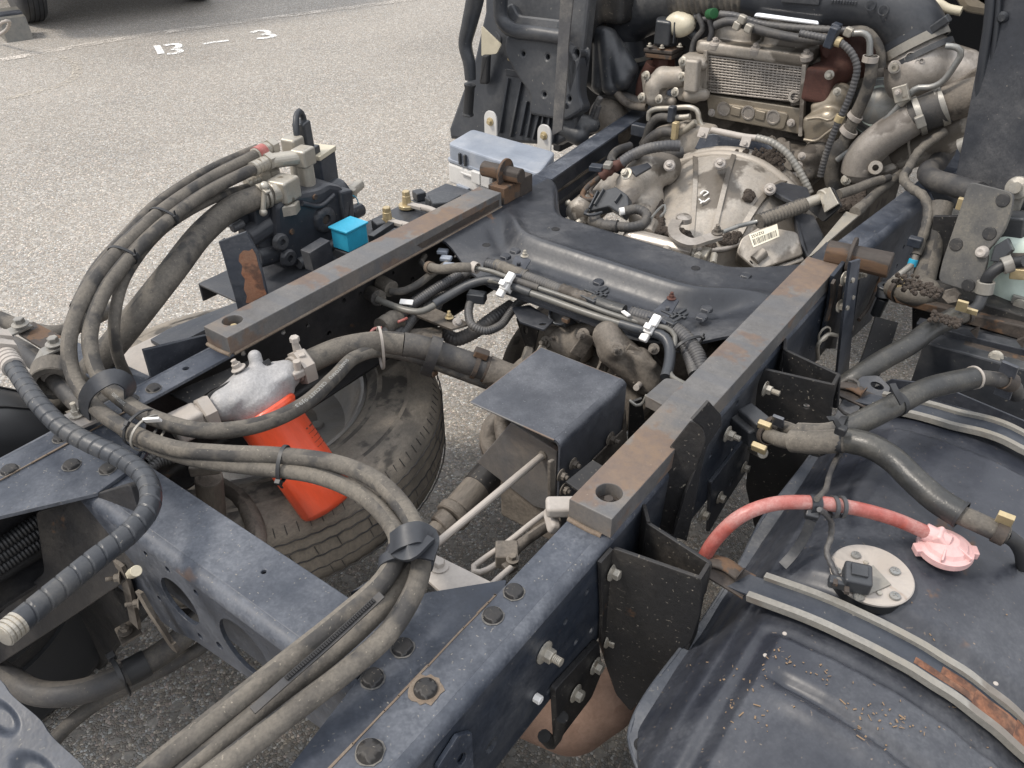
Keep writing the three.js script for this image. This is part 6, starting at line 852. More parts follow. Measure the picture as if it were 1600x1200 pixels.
// ---------- front right: carrier beams, plate with plugs, bottle, hoses, dark pillar ----------
{
  const t = thing('carrier_frame', 'dark steel carrier beams with a rusty lower rail in front of the tank', 'steel frame'), z = -1.78;
  part(t, 'beam', slab([Z(1395, 452, z), Z(1470, 455, z), Z(1640, 505, z), Z(1640, 520, z), Z(1400, 462, z)], .06, { n: ZA, bevel: .003 }), M.bracket); part(t, 'beam', slab([Z(1395, 462, z + .02), Z(1640, 520, z + .02), Z(1640, 545, z + .02), Z(1400, 474, z + .02)], .05, { n: ZA, bevel: .003 }), M.rust, 'rust brown lower beam'); part(t, 'panel', slab([Z(1425, 470, z - .03), Z(1640, 530, z - .03), Z(1640, 600, z - .03), Z(1425, 520, z - .03)], .02, { n: ZA }), M.bracket);
  part(t, 'beam', slab([Z(1432, 505, z + .08), Z(1640, 556, z + .08), Z(1640, 572, z + .08), Z(1430, 518, z + .08)], .03, { n: ZA, bevel: .002 }), M.press); part(t, 'beam', slab([Z(1445, 523, z + .10), Z(1640, 575, z + .10), Z(1640, 592, z + .10), Z(1445, 536, z + .10)], .03, { n: ZA, bevel: .002 }), M.rust, 'rusty rail with a bolt');
  part(t, 'side_box', slab([Z(1444, 534, z + .13), Z(1640, 588, z + .13), Z(1640, 700, z + .13), Z(1408, 640, z + .13)], .25, { n: ZA, bevel: .004 }), M.fender, 'grey green box side'); for (const [u, v] of [[1446, 529], [1556, 558]]) part(t, 'bolt', lathe(Z(u, v, z + .11), V3(0, .3, 1), [[0, 0], [0, .014], [.004, .014], [.006, .009], [.012, .009], [.013, 0]], 20), M.zinc); for (const [u, v] of [[1524, 520], [1596, 535]]) part(t, 'fin', slab([Z(u - 8, v - 2, z + .09), Z(u + 6, v - 8, z + .09), Z(u + 2, v + 10, z + .09)], .012, { n: ZA }), M.rust); part(t, 'nut', hex(Z(1488, 462, z + .03), V3(0, .4, 1), .03, .025), M.castDirt);
  part(t, 'strut', [strap([Z(1385, 500, -1.75), Z(1365, 560, -1.70), Z(1330, 640, -1.6)], .05, .008, () => V3(.4, .3, 1))], M.bracket, 'dark strut leaning down beside the rail');
  const p = thing('plug_plate', 'dusty grey plate with black round plugs and a bright bolt', 'plate'), n = V3(-.25, .35, 1).normalize(), p0 = Z(1525, 370, -1.80), P = (u, v) => PL(u, v, p0, n);
  part(p, 'plate', slab([[1514, 283], [1584, 301], [1580, 330], [1568, 362], [1552, 382], [1542, 392], [1543, 406], [1534, 440], [1526, 460], [1465, 440], [1472, 408], [1492, 350]].map(q => P(...q)), .012, { n, bevel: .002, rc: .014 }), M.plateDust ||= matOf(grime(241, { N: 512, tile: .4, base: [.058, .058, .058], tone: .6, dust: [.28, .85, .7], dustCol: [.15, .138, .115], flecks: 900, fleckCol: [.26, .22, .16], rough: [.6, .9] }), { bump: .0004, name: 'speckled plate' }));
  for (const [u, v] of [[1567, 313], [1546, 365], [1494, 382], [1513, 446]]) part(p, 'plug', lathe(P(u, v), n, [[0, 0], [0, .0135], [.002, .013], [.003, .009], [.003, 0]], 26), M.bracket); part(p, 'bolt', [lathe(P(1535, 394), n, [[0, 0], [0, .013], [.005, .012], [.012, .010], [.014, .006], [.011, 0]], 20)], M.pale); part(p, 'side_block', slab([P(1552, 384), P(1572, 372), P(1580, 390), P(1562, 410), P(1545, 408)].map(q => off(q).addScaledVector(n, -.006)), .02, { n, bevel: .002 }), M.plastic);
  part(p, 'lug', [slab([P(1560, 392), P(1572, 388), P(1578, 410), P(1545, 440), P(1542, 420)].map(q => off(q).addScaledVector(n, -.014)), .005, { n, bevel: .001 })], M.galv);
  const w = thing('washer_bottle', 'pale green translucent bottle at the right edge below the dark panel', 'bottle'); part(w, 'body', blob([blk(Z(1605, 420, -1.9), V3(.075, .085, .06), .03, V3(1, .1, 0)), cap(Z(1578, 400, -1.86), Z(1568, 440, -1.86), .022), cap(Z(1590, 465, -1.86), Z(1640, 470, -1.86), .03), cap(Z(1640, 370, -1.9), Z(1585, 390, -1.9), .03)], .03, 50), M.green); part(w, 'foot', slab([Z(1583, 462, -1.82), Z(1640, 478, -1.82), Z(1640, 505, -1.82), Z(1575, 482, -1.82)], .01, { n: ZA }), M.galv); part(w, 'bolt', lathe(Z(1594, 477, -1.815), ZA, [[0, 0], [0, .014], [.004, .013], [.006, 0]], 18), M.zinc); part(w, 'clamp_lug', obox(Z(1590, 428, -1.80), V3(1, .2, 0), UP, .028, .022, .01, .002), M.gold); part(w, 'clamp_lug', [obox(Z(1588, 412, -1.80), V3(1, .2, 0), UP, .026, .01, .01, .002)], M.gold); part(w, 'clamp', [obox(Z(1592, 408, -1.83), V3(1, .2, 0), UP, .04, .03, .03, .006)], M.rust);
  const h = thing('coolant_hose', 'thick dusty hose dropping beside the rail and bending back with a yellow clamp', 'hose'), Hc = [Z(1472, 318, -1.98), Z(1464, 350, -1.95), Z(1455, 390, -1.92), Z(1446, 425, -1.88), Z(1443, 448, -1.84), Z(1452, 456, -1.80), Z(1440, 463, -1.78), Z(1412, 456, -1.78), Z(1396, 448, -1.80)]; part(h, 'hose_body', tube(Hc, .0245, { seg: 18 }), M.hose); part(h, 'clamp', hoop(Z(1406, 454, -1.78), dirOf(Hc[7], Hc[8]), .026, .026, .012, .003), M.rust); part(h, 'clamp_lug', obox(Z(1411, 443, -1.77), XA, UP, .02, .024, .01, .002), M.gold);
  const k = thing('coolant_hose', 'dark dusty hose bending from behind the rail end towards the plate', 'hose'); part(k, 'hose_body', tube([Z(1478, 235, -2.35), Z(1462, 258, -2.25), Z(1450, 268, -2.15), Z(1458, 280, -2.05), Z(1490, 290, -2.0), Z(1530, 302, -1.95)], .024, { seg: 18 }), M.hoseDark);
  const hs = thing('wiring_harness', 'taped grey harness looping down over the right rail end', 'wiring harness'); part(hs, 'cable', tube([Z(1476, 205, -2.25), Z(1440, 232, -2.2), Z(1420, 262, -2.12), Z(1412, 280, -2.06), Z(1424, 294, -2.02), Z(1444, 308, -1.98), Z(1450, 330, -1.95), Z(1447, 352, -1.92), Z(1440, 375, -1.9), Z(1432, 398, -1.88)], .0115, { seg: 14, corr: [.028, .0015] }), M.hose); part(hs, 'clip', obox(Z(1430, 378, -1.88), XA, UP, .03, .022, .02, .004), M.railWeb); part(hs, 'cable', tube([Z(1432, 398, -1.88), Z(1426, 412, -1.87), Z(1412, 424, -1.85), Z(1395, 438, -1.83), Z(1388, 448, -1.82)], .0075, { seg: 12 }), M.galv); part(hs, 'blue_tape', cyl(Z(1428, 405, -1.875), Z(1424, 416, -1.87), .010), M.blue); part(hs, 'boot', [cyl(Z(1384, 448, -1.81), Z(1380, 466, -1.80), .016, .018), cyl(Z(1380, 466, -1.80), Z(1368, 492, -1.80), .013, .012), pipe(Z(1386, 446, -1.81), Z(1385, 450, -1.81), .020, .01)], M.plastic);
  const rw = thing('rail_wire', 'thin rust brown wire hanging along the right rail web', 'wire'); part(rw, 'wire', tube([X(1378, 430, .455), X(1368, 455, .46), X(1358, 478, .465), X(1342, 500, .465)], .0045), M.rust);
  const ps = thing('support_bracket', 'dark bracket with a dusty top lip between the rail end and the plugged plate', 'bracket'), zb = -2.02; part(ps, 'top', slab([Y(1450, 335, .78), Y(1468, 322, .78), Y(1505, 325, .78), Y(1502, 336, .78)], .008, { bevel: .002 }), M.galv); part(ps, 'face', slab([Z(1442, 275, zb - .1), Z(1530, 300, zb - .1), Z(1505, 330, zb - .1), Z(1462, 318, zb - .1)], .01, { n: ZA }), M.press); part(ps, 'plate', [slab([Z(1458, 338, zb + .1), Z(1505, 338, zb + .1), Z(1470, 440, zb + .1), Z(1452, 440, zb + .1)], .01, { n: ZA })], M.bracket); part(ps, 'clip', obox(Z(1504, 319, zb + .12), XA, UP, .022, .026, .012, .002), M.gold);
  const pl = thing('rear_pillar_panel', 'dark blue black fender panel at the right edge above the plugged plate', 'panel'), zp = -2.12; part(pl, 'panel', slab([[1534, 60], [1545, -60], [1680, -60], [1680, 310], [1600, 297], [1506, 278]].map(q => Z(q[0], q[1], zp)), .02, { n: V3(-.3, .1, 1), bevel: .004, rc: .01 }), M.press); part(pl, 'edge', [tube([Z(1550, -60, zp + .01), Z(1545, 30, zp + .01), Z(1535, 100, zp + .01), Z(1522, 200, zp + .01), Z(1509, 280, zp + .01)], .010, { seg: 10 }), tube([Z(1562, -60, zp + .008), Z(1558, 30, zp + .008), Z(1548, 110, zp + .008), Z(1534, 200, zp + .008), Z(1516, 280, zp + .008)], .006, { seg: 10 })], M.fender); part(pl, 'pressed_field', slab([[1572, 75], [1640, 60], [1640, 290], [1530, 268]].map(q => Z(q[0], q[1], zp + .012)), .012, { n: ZA, bevel: .005, rc: .02 }), M.press); part(pl, 'clip', [lathe(Z(1571, 199, zp + .014), ZA, [[0, 0], [0, .008], [.008, .005], [.009, 0]], 14), lathe(Z(1566, 27, zp + .01), ZA, [[0, 0], [0, .012], [.008, .007], [.009, 0]], 14)], M.plastic); part(pl, 'white_clip', [lathe(Z(1551, 138, zp + .014), ZA, [[0, 0], [0, .006], [.006, .004], [.007, 0]], 10)], M.white);
  const pn = thing('side_connectors', 'black plug and pipes between the dark panel and the green bottle', 'connector'); part(pn, 'body', [cyl(Z(1568, 352, -1.88), Z(1610, 362, -1.88), .022), obox(Z(1578, 352, -1.88), V3(1, .2, 0), UP, .06, .05, .05, .006), cyl(Z(1580, 318, -1.95), Z(1640, 318, -1.95), .024)], M.plastic); part(pn, 'collar', [obox(Z(1585, 318, -1.93), V3(1, 0, 0), UP, .03, .055, .05, .004), lathe(Z(1590, 294, -1.9), V3(-.2, .3, 1), [[0, 0], [0, .024], [.006, .022], [.01, .012], [.02, .011], [.021, 0]], 22)], M.galv); part(pn, 'sleeve', cyl(Z(1590, 345, -1.9), Z(1640, 352, -1.9), .022), M.hose);
}

// ---------- gearbox front: bell housing, clutch parts, starter ----------
const z3 = (k, l) => l.map(q => Z(q[0], q[1], q[2] ?? k)), y3 = (k, l) => l.map(q => Y(q[0], q[1], q[2] ?? k));
{
  const t = thing('bell_housing', 'dusty cast aluminium bell housing with ribs and dirt behind the engine', 'gearbox housing');
  const F_ = z3(-2.08, [[992, 335], [1005, 305], [1030, 275], [1068, 252], [1120, 241], [1175, 250], [1213, 272], [1246, 305], [1268, 345]]), R_ = y3(.70, [[985, 358, .69], [1000, 366, .69], [1022, 374], [1052, 384], [1090, 392], [1128, 392], [1160, 384], [1196, 388, .69], [1232, 392, .68]]);
  const fc = new THREE.CatmullRomCurve3(F_), rc = new THREE.CatmullRomCurve3(R_), sf = (u, v) => { const a = fc.getPoint(u), b = rc.getPoint(u), p = a.lerp(b, v); p.y += .030 * Math.sin(Math.PI * Math.pow(v, .8)) * Math.sin(Math.PI * u); return p; };
  part(t, 'cover', [clean(grid(60, 30, (u, v) => { const p = sf(u, v); return [p, p.x, p.z]; })), clean(grid(60, 1, (u, v) => { const p = sf(u, 1); p.y -= v * .10; p.z += v * .01; return [p, p.x, p.y]; })), clean(grid(1, 30, (u, v) => { const p = sf(1, v); p.y -= (1 - u) * .16; return [p, p.z, p.y]; })), clean(grid(1, 30, (u, v) => { const p = sf(0, v); p.y -= u * .14; return [p, p.z, p.y]; }))], M.alu);
  part(t, 'flange_rim', [tube(F_, .014, { seg: 12, n: 60, flat: .8 }), tube(F_.map(p => off(p, 0, -.002, -.03)), .016, { seg: 10, n: 60 })], M.alu);
  for (const [a, b, w] of [[.42, .46, .008], [.56, .56, .008], [.80, .70, .010], [.17, .26, .012]]) { const P = Array.from({ length: 9 }, (_, i) => sf(a + (b - a) * i / 8, .02 + .93 * i / 8)); part(t, 'rib', strap(P.map(p => off(p, 0, .001, 0)), w * 1.5, .010, () => UP), M.alu); }
  part(t, 'lip', tube(R_.slice(1, 8).map(p => off(p, 0, .004, 0)), .007, { seg: 10 }), M.aluBright);
  for (const [u, v, y] of [[1046, 259, .83], [1125, 256, .855], [1203, 296, .80]]) part(t, 'bolt', [bolt(Y(u, v, y + .012), V3(.1, .8, .6), .0125, .004), cyl(Y(u, v, y - .02), Y(u, v, y + .012), .0165, .0145)], M.pale);
  part(t, 'bolt', bolt(Y(1240, 385, .70), V3(.6, .6, .5), .015), M.zinc);
  const chalk = M.white; part(t, 'chalk_mark', [[[1094, 305], [1100, 300], [1106, 303], [1099, 308]], [[1092, 313], [1098, 318], [1108, 312]], [[1094, 320], [1099, 316]]].map(l => strap(l.map(q => { const b = fc.getPoint(.5), e = rc.getPoint(.5); const pn = dirOf(e, b).cross(XA).normalize(); const p = PL(q[0], q[1], sf(.5, .45), pn); return off(p, 0, .004, 0); }), .004, .001, () => UP, 12)), chalk);
  // side boss with the maker's barcode label
  const bx0 = V3(0, 0, 0); void bx0; const n = V3(.25, .75, .62).normalize(), p0 = Y(1195, 375, .735), P = (u, v) => PL(u, v, p0, n);
  part(t, 'side_cover', [slab([[1150, 395], [1158, 372], [1190, 352], [1246, 362], [1256, 398], [1182, 424]].map(q => P(...q)), .05, { n, bevel: .004, rc: .010 }), slab([[1180, 424], [1256, 397], [1258, 404], [1184, 432]].map(q => off(P(...q)).addScaledVector(n, -.010)), .08, { n, bevel: .004, rc: .006 })], M.alu);
  part(t, 'boss', cyl(off(P(1178, 408)).addScaledVector(n, .005), off(P(1194, 394)).addScaledVector(n, .005), .013), M.alu); part(t, 'hole', lathe(off(P(1176, 410)).addScaledVector(n, .012), dirOf(P(1194, 394), P(1178, 408)), [[.006, 0], [.006, .006], [.0065, 0]], 12), M.black);
  const cv = document.createElement('canvas'); cv.width = 256; cv.height = 128; const g = cv.getContext('2d'); g.fillStyle = '#e9e3cf'; g.fillRect(0, 0, 256, 128); g.fillStyle = '#222'; g.font = 'bold 40px sans-serif'; g.fillText('ISUZU', 14, 42); const r = rng(4); let x = 14; while (x < 240) { const w = 2 + r() * 6; g.fillRect(x, 54, w, 58); x += w + 2 + r() * 5; }
  const ct = new THREE.CanvasTexture(cv); ct.colorSpace = THREE.SRGBColorSpace; const lm = new THREE.MeshStandardMaterial({ map: ct, roughness: .6, side: THREE.DoubleSide, name: 'printed label' });
  const q = [[1175, 388], [1216, 371], [1212, 351], [1168, 368]].map(a => off(P(a[0] + 2, a[1] - 1)).addScaledVector(n, .0012)), lg = new THREE.BufferGeometry(); lg.setAttribute('position', new THREE.Float32BufferAttribute([...q[0], ...q[1], ...q[2], ...q[0], ...q[2], ...q[3]], 3)); lg.setAttribute('uv', new THREE.Float32BufferAttribute([0, 0, 1, 0, 1, 1, 0, 0, 1, 1, 0, 1], 2)); lg.computeVertexNormals();
  part(t, 'label', lg, lm, 'pale printed barcode label');
  // clutch cylinder and lever
  const c = thing('clutch_cylinder', 'horizontal cast clutch cylinder in front of the bell housing rim', 'cylinder'), c0 = Y(988, 372, .735), c1 = Y(1084, 396, .735), d = dirOf(c0, c1); part(c, 'body', [cyl(c0, c1, .0235, .0225, 26, .004), cyl(c1, off(c1).addScaledVector(d, .035), .019), ball(c0, .024)], M.aluBright); part(c, 'port', [cyl(Y(1042, 390, .75), Y(1042, 396, .75).add(V3(.005, .004, .022)), .011), cyl(Y(1018, 348, .76), Y(1012, 364, .75), .018, .014)], M.alu); part(c, 'ring', [pipe(off(c1).addScaledVector(d, .02), off(c1).addScaledVector(d, .038), .022, .012), hoop(off(c1).addScaledVector(d, .005), d, .021, .021, .006, .003)], M.zinc); part(c, 'bleeder', [hex(Y(1092, 398, .755), V3(.2, .2, 1), .014, .02), cyl(Y(1116, 398, .745), Y(1114, 412, .74), .008)], M.zinc);
  const l = thing('clutch_lever', 'bare metal fork lever bolted beside the clutch cylinder', 'lever'); part(l, 'arm', [strap(y3(.775, [[1058, 346, .77], [1052, 358, .77], [1060, 372, .775], [1080, 380, .775], [1104, 374, .775], [1124, 368, .778]]), .026, .010, () => V3(0, 1, .3)), lathe(Y(1068, 346, .765), UP, [[0, 0], [0, .020], [.012, .019], [.016, .014], [.016, 0]], 22)], M.aluBright); part(l, 'bolt', [bolt(Y(1121, 363, .785), V3(0, 1, .2), .014, .010)], M.castDirt); part(l, 'pin', [cyl(Y(1130, 362, .79), Y(1152, 354, .795), .005), tube(y3(.79, [[1150, 354], [1172, 349], [1190, 344, .80]]), .0055)], M.steelPipe);
  const gs = thing('gear_shift_cable', 'ribbed rubber bellows of the shift cable right of the bell housing', 'cable'), G = y3(.81, [[1186, 346, .80], [1208, 338, .805], [1232, 329, .81], [1256, 320, .815]]); part(gs, 'bellows', tube(G, .0185, { seg: 16, corr: [.0095, .0045] }), M.hose); part(gs, 'end', [tube(y3(.82, [[1256, 320, .815], [1270, 314, .82], [1280, 311, .822]]), .013), pipe(Y(1284, 311, .825), Y(1294, 307, .828), .022, .008)], M.zinc); part(gs, 'cable', [tube(y3(.83, [[1310, 304], [1335, 296], [1360, 286], [1378, 281]]), .012), cyl(Y(1376, 282, .83), Y(1390, 277, .83), .0085)], M.hose);
  const cb = thing('cable_bracket', 'dark slotted bracket with a bright clip holding the shift cable end', 'bracket'), cn = V3(-.55, .35, .75).normalize(), cp = Y(1285, 315, .825), Q = (u, v) => PL(u, v, cp, cn); part(cb, 'plate', slab([[1246, 316], [1292, 290], [1297, 294], [1308, 320], [1280, 345], [1262, 330]].map(a => Q(...a)).map(p => off(p).addScaledVector(cn, -.012)), .006, { n: cn, bevel: .001, rc: .005 }), M.bracket); part(cb, 'clip', slab([[1278, 300], [1296, 292], [1310, 318], [1288, 332]].map(a => Q(...a)), .004, { n: cn, bevel: .001 }), M.zinc);
  const lb = thing('lift_bracket', 'blue black curved bracket bolted to the right of the bell housing', 'bracket'); part(lb, 'plate', [slab(y3(.79, [[1200, 292, .80], [1222, 282, .80], [1262, 292, .79], [1268, 306, .79], [1246, 318, .79], [1214, 300, .80]]), .012, { bevel: .003, rc: .008 }), slab(y3(.74, [[1240, 330], [1272, 335, .74], [1290, 372, .72], [1262, 404, .70], [1250, 380, .71]]), .03, { bevel: .006, rc: .012 })], M.press);
  const rib = thing('strap_plate', 'flat pale steel strip along the inner edge of the right rail end', 'plate'); part(rib, 'strip', [slab(y3(.806, [[1322, 330], [1342, 336], [1270, 398], [1262, 402]]), .005, { bevel: .001 })], M.zinc); part(rib, 'tube', [tube(y3(.81, [[1338, 330], [1352, 318], [1372, 300], [1395, 282], [1412, 268]]), .012), cyl(Y(1336, 332, .81), Y(1346, 324, .81), .014)], M.hose);

  // starter and the small parts left of the bell housing
  const s = thing('starter_motor', 'dusty starter motor with a domed end cap left of the bell housing', 'starter motor'), s0 = Y(908, 336, .72), s1 = Y(958, 292, .72), sd = dirOf(s1, s0); part(s, 'body', [lathe(s1, sd, [[0, 0], [0, .042], [.02, .044], [s1.distanceTo(s0), .044], [s1.distanceTo(s0) + .008, .040], [s1.distanceTo(s0) + .022, .024], [s1.distanceTo(s0) + .026, 0]], 34)], M.alu); part(s, 'solenoid', [cyl(Y(962, 318, .765), Y(1004, 292, .765), .0275, .0275, 28), cyl(Y(1002, 294, .765), Y(1014, 286, .765), .031, .030, 28)], M.aluBright); for (const [u, v] of [[888, 318], [904, 348], [886, 345]]) part(s, 'stud', [cyl(Y(u, v, .74), Y(u + 4, v - 3, .745), .008), ball(Y(u, v, .74), .009)], M.zinc); part(s, 'mount', [blob([cap(Y(1010, 268, .80), Y(1035, 262, .80), .045, .05), cap(Y(985, 290, .78), Y(1010, 268, .79), .04), cap(Y(1000, 250, .80), Y(1025, 246, .80), .028), cap(Y(1020, 310, .74), Y(1000, 340, .72), .03)], .03, 50)], M.alu); part(s, 'bolt', bolt(Y(979, 272, .835), V3(-.2, .6, .7), .0165, .004), M.zinc);
  part(s, 'ear_plate', slab(y3(.845, [[982, 262], [1012, 254], [1018, 260], [994, 274]]), .006, { bevel: .001 }), M.press);
  const bc = thing('terminal_cover', 'black plastic terminal cover on the starter motor', 'cover'), n2 = V3(-.2, .75, .6).normalize(), b0 = Y(955, 312, .79), B = (u, v) => PL(u, v, b0, n2); part(bc, 'shell', slab([[916, 330], [934, 300], [962, 291], [980, 304], [982, 318], [972, 336], [950, 322]].map(q2 => B(...q2)), .03, { n: n2, bevel: .004, rc: .006 }), M.plastic); for (const [a, b2] of [[[930, 322], [945, 297]], [[922, 328], [936, 300]], [[962, 318], [972, 304]]]) part(bc, 'fin', beam(off(B(...a)).addScaledVector(n2, .003), off(B(...b2)).addScaledVector(n2, .003), .005, .012, n2), M.plastic); part(bc, 'loop', tube(y3(.78, [[918, 328], [914, 334], [925, 336], [940, 332]]), .004), M.plastic);
  const hc = thing('battery_cable', 'taped black cable with a white sleeve curling in front of the starter motor', 'cable'); part(hc, 'cable', tube(y3(.765, [[976, 330, .78], [996, 327, .785], [1010, 335, .78], [1006, 349, .77], [985, 355, .765], [958, 353, .76], [932, 350, .755]]), .0125, { seg: 14, corr: [.009, .001] }), M.hoseDark); part(hc, 'tape', tube(y3(.76, [[965, 354, .762], [945, 353, .757], [928, 346, .752], [930, 340, .75]]), .0165, { seg: 12, corr: [.016, .002] }), M.hoseDark); part(hc, 'sleeve', cyl(Y(968, 331, .78), Y(979, 329, .782), .0095), M.white);
  const od = thing('dipstick_wire', 'bare wire loop sticking up by the bell housing corner', 'wire'); part(od, 'loop', tube(y3(.79, [[1018, 340], [1030, 326], [1038, 320], [1039, 330], [1032, 338]]), .003), M.steelPipe);
  const dirt = thing('dirt_patch', 'dark crumbly dirt lying in patches on the bell housing', 'dirt'); dirt.userData.kind = 'stuff'; { const r3 = rng(91), gg = []; const patch = (u, v, ru, rv, k, h = .007) => { for (let i = 0; i < k; i++) { const a = r3() * 6.28, q3 = Math.sqrt(r3()), su = u + Math.cos(a) * ru * q3, sv = v + Math.sin(a) * rv * q3; gg.push(boxUV(clean(new THREE.IcosahedronGeometry(.004 + r3() * .007, 0).applyMatrix4(new THREE.Matrix4().makeTranslation(...sf(su, sv).add(V3(0, h, 0))))))); } }; for (let i = 0; i < 8; i++) patch(.235 + .006 * i, .30 + .09 * i, .022, .06, 46); patch(.36, .92, .10, .035, 120); patch(.5, .97, .10, .025, 110); patch(.68, .52, .022, .04, 50); patch(.66, .93, .06, .04, 80); for (let i = 0; i < 150; i++) { const p = Z(1150 + r3() * 75, 232 + r3() * 28 + (i % 3) * 4, -2.1); gg.push(boxUV(clean(new THREE.IcosahedronGeometry(.004 + r3() * .006, 0).translate(p.x, p.y, p.z)))); } for (let i = 0; i < 160; i++) { const p = Y(1312 + r3() * 36, 300 + r3() * 26, .76); gg.push(boxUV(clean(new THREE.IcosahedronGeometry(.006 + r3() * .010, 0).translate(p.x, p.y, p.z)))); } part(dirt, 'crumb', gg, M.mud).userData.kind = 'stuff'; }
}
// ---------- engine ----------
{
  const zf = -2.34, t = thing('engine', 'dusty diesel engine with a finned oil cooler plate facing the gearbox', 'engine'), A = q => q.map(a => Z(a[0], a[1], a[2] ?? zf));
  part(t, 'block', [bb(-.34, .20, .30, .98, -3.2, -2.46, .02), bb(-.25, .16, .60, 1.02, -3.1, -2.40, .02)], M.castDirt);
  part(t, 'cooler_plate', slab(A([[1104, 82], [1258, 101], [1252, 164], [1236, 166], [1234, 160], [1103, 143]]), .035, { n: ZA, bevel: .002 }), M.castDirt);
  const c = (a, b) => { const p00 = Z(1107, 87, zf + .001), p10 = Z(1255, 105, zf + .001), p01 = Z(1105, 142, zf + .001), p11 = Z(1249, 158, zf + .001); return mid(mid(p00, p10, a), mid(p01, p11, a), b); }, fins = [];
  for (let i = 0; i <= 13; i++) fins.push(beam(c(.0, i / 13), c(1, i / 13), .0048, .012, ZA, .0015)); for (let i = 0; i <= 24; i++) fins.push(beam(c(i / 24, 0), c(i / 24, 1), .0040, .010, ZA, .0015));
  part(t, 'fin_grid', fins, M.aluBright, 'fine waffle fins of the cooler plate').userData.kind = 'stuff'; part(t, 'port', pipe(Z(1241, 151, zf), Z(1241, 151, zf + .012), .017, .010), M.alu);
  part(t, 'lower_cover', [slab(A([[1103, 147], [1236, 167], [1252, 170], [1248, 210], [1107, 182]]), .03, { n: ZA, bevel: .003, rc: .006 }), slab(A([[1120, 160, zf + .006], [1232, 177, zf + .006], [1224, 204, zf + .006], [1114, 184, zf + .006]]), .01, { n: ZA, bevel: .003, rc: .012 })], M.shield);
  for (const [u, v] of [[1131, 170], [1169, 176], [1208, 183]]) part(t, 'round_cover', [lathe(Z(u, v, zf + .006), ZA, [[0, 0], [0, .021], [.003, .020], [.003, .016], [.0006, .015], [.0006, 0]], 26)], M.aluBright); for (const [u, v] of [[1150, 174], [1188, 180]]) part(t, 'raised_block', obox(Z(u, v, zf + .006), V3(1, -.05, 0), UP, .030, .026, .008, .003), M.shield); for (const [u, v] of [[1236, 192], [1112, 176]]) part(t, 'bolt', bolt(Z(u, v, zf + .004), ZA, .012), M.pale);
  part(t, 'top_cover', blob([blk(mid(Z(1105, 66, zf - .05), Z(1270, 88, zf - .05)), V3(.165, .018, .065), .012, dirOf(Z(1105, 76, zf), Z(1270, 98, zf))), cap(Z(1138, 50, zf - .06), Z(1166, 55, zf - .06), .040), cap(Z(1215, 62, zf - .07), Z(1250, 67, zf - .07), .040), cap(Z(1125, 56, zf - .09), Z(1260, 72, zf - .11), .035)], .012, 80), M.alu);
  for (const [u, v] of [[1118, 66], [1181, 75], [1260, 85]]) part(t, 'bolt', [bolt(Z(u, v, zf + .006), V3(0, 1, .4), .014, .003), cyl(Z(u, v + 8, zf), Z(u, v, zf + .004), .018)], M.pale);
  part(t, 'side_flange', beam(Z(1104, 78, zf + .01), Z(1103, 150, zf + .01), .012, .02, ZA), M.alu); part(t, 'side_flange', [beam(Z(1258, 100, zf + .006), Z(1252, 212, zf + .006), .012, .02, ZA)], M.alu);
  // intake elbow and EGR valve left
  const e = thing('intake_elbow', 'grey cast aluminium elbow and throttle block left of the finned cooler', 'pipe elbow'); part(e, 'elbow', blob([cap(Z(1024, 150, -2.28), Z(1025, 134, -2.28), .032, .031), cap(Z(1025, 134, -2.28), Z(1036, 122, -2.29), .031), cap(Z(1036, 122, -2.29), Z(1068, 120, -2.3), .030), cap(Z(1008, 155, -2.29), Z(1050, 158, -2.29), .014), cap(Z(1008, 118, -2.3), Z(1012, 150, -2.3), .012)], .012, 64), M.alu); part(e, 'throttle_block', [blob([blk(Z(1085, 120, -2.33), V3(.034, .066, .04), .012), cap(Z(1070, 100, -2.28), Z(1098, 100, -2.30), .016), cap(Z(1075, 150, -2.28), Z(1100, 148, -2.3), .017)], .015, 50), obox(Z(1082, 118, -2.255), V3(1, .05, 0), UP, .042, .09, .03, .008)], M.alu); for (const [u, v, k] of [[1003, 152, -2.25], [1010, 118, -2.26], [1067, 96, -2.25], [1055, 144, -2.25], [1030, 155, -2.25], [1066, 120, -2.25]]) part(e, 'bolt', bolt(Z(u, v, k), V3(-.2, .3, 1), .0135, .004), M.zinc);
  const g = thing('egr_valve', 'black finned valve motor on a red brown flange left of the engine', 'valve'); part(g, 'motor', [cyl(Z(1040, 70, -2.36), Z(1043, 28, -2.36), .036, .033, 10, .003), obox(Z(1040, 50, -2.33), XA, UP, .05, .07, .05, .008)], M.plastic); for (let i = 0; i < 4; i++) part(g, 'fin', beam(Z(1026 + i * 9, 68, -2.315), Z(1028 + i * 9, 34, -2.315), .004, .012, ZA), M.plastic); part(g, 'flange', [obox(Z(1038, 76, -2.34), V3(1, .05, 0), UP, .095, .012, .085, .004), obox(Z(1038, 84, -2.34), V3(1, .05, 0), UP, .09, .014, .08, .004)], M.rust); part(g, 'body', [cyl(Z(1038, 88, -2.36), Z(1036, 130, -2.36), .034, .04, 8)], M.rustRed); part(g, 'pipe', [tube(z3(-2.33, [[1020, 100], [1006, 130], [1003, 160]]), .022)], M.rustRed); for (const [u, v] of [[1015, 72], [1034, 75], [1062, 73]]) part(g, 'bolt', bolt(Z(u, v, -2.30), UP, .009, .003), M.zinc);
  const k = thing('filler_knob', 'worn cream plastic knob above the valve motor', 'knob'); part(k, 'knob', blob([cap(Z(1052, 38, -2.34), Z(1072, 38, -2.34), .026, .028), cap(Z(1060, 30, -2.34), Z(1062, 46, -2.34), .02)], .02, 36), M.cream); part(k, 'stem', [tube(z3(-2.36, [[1072, 42], [1082, 52], [1092, 60]]), .016)], M.plastic);
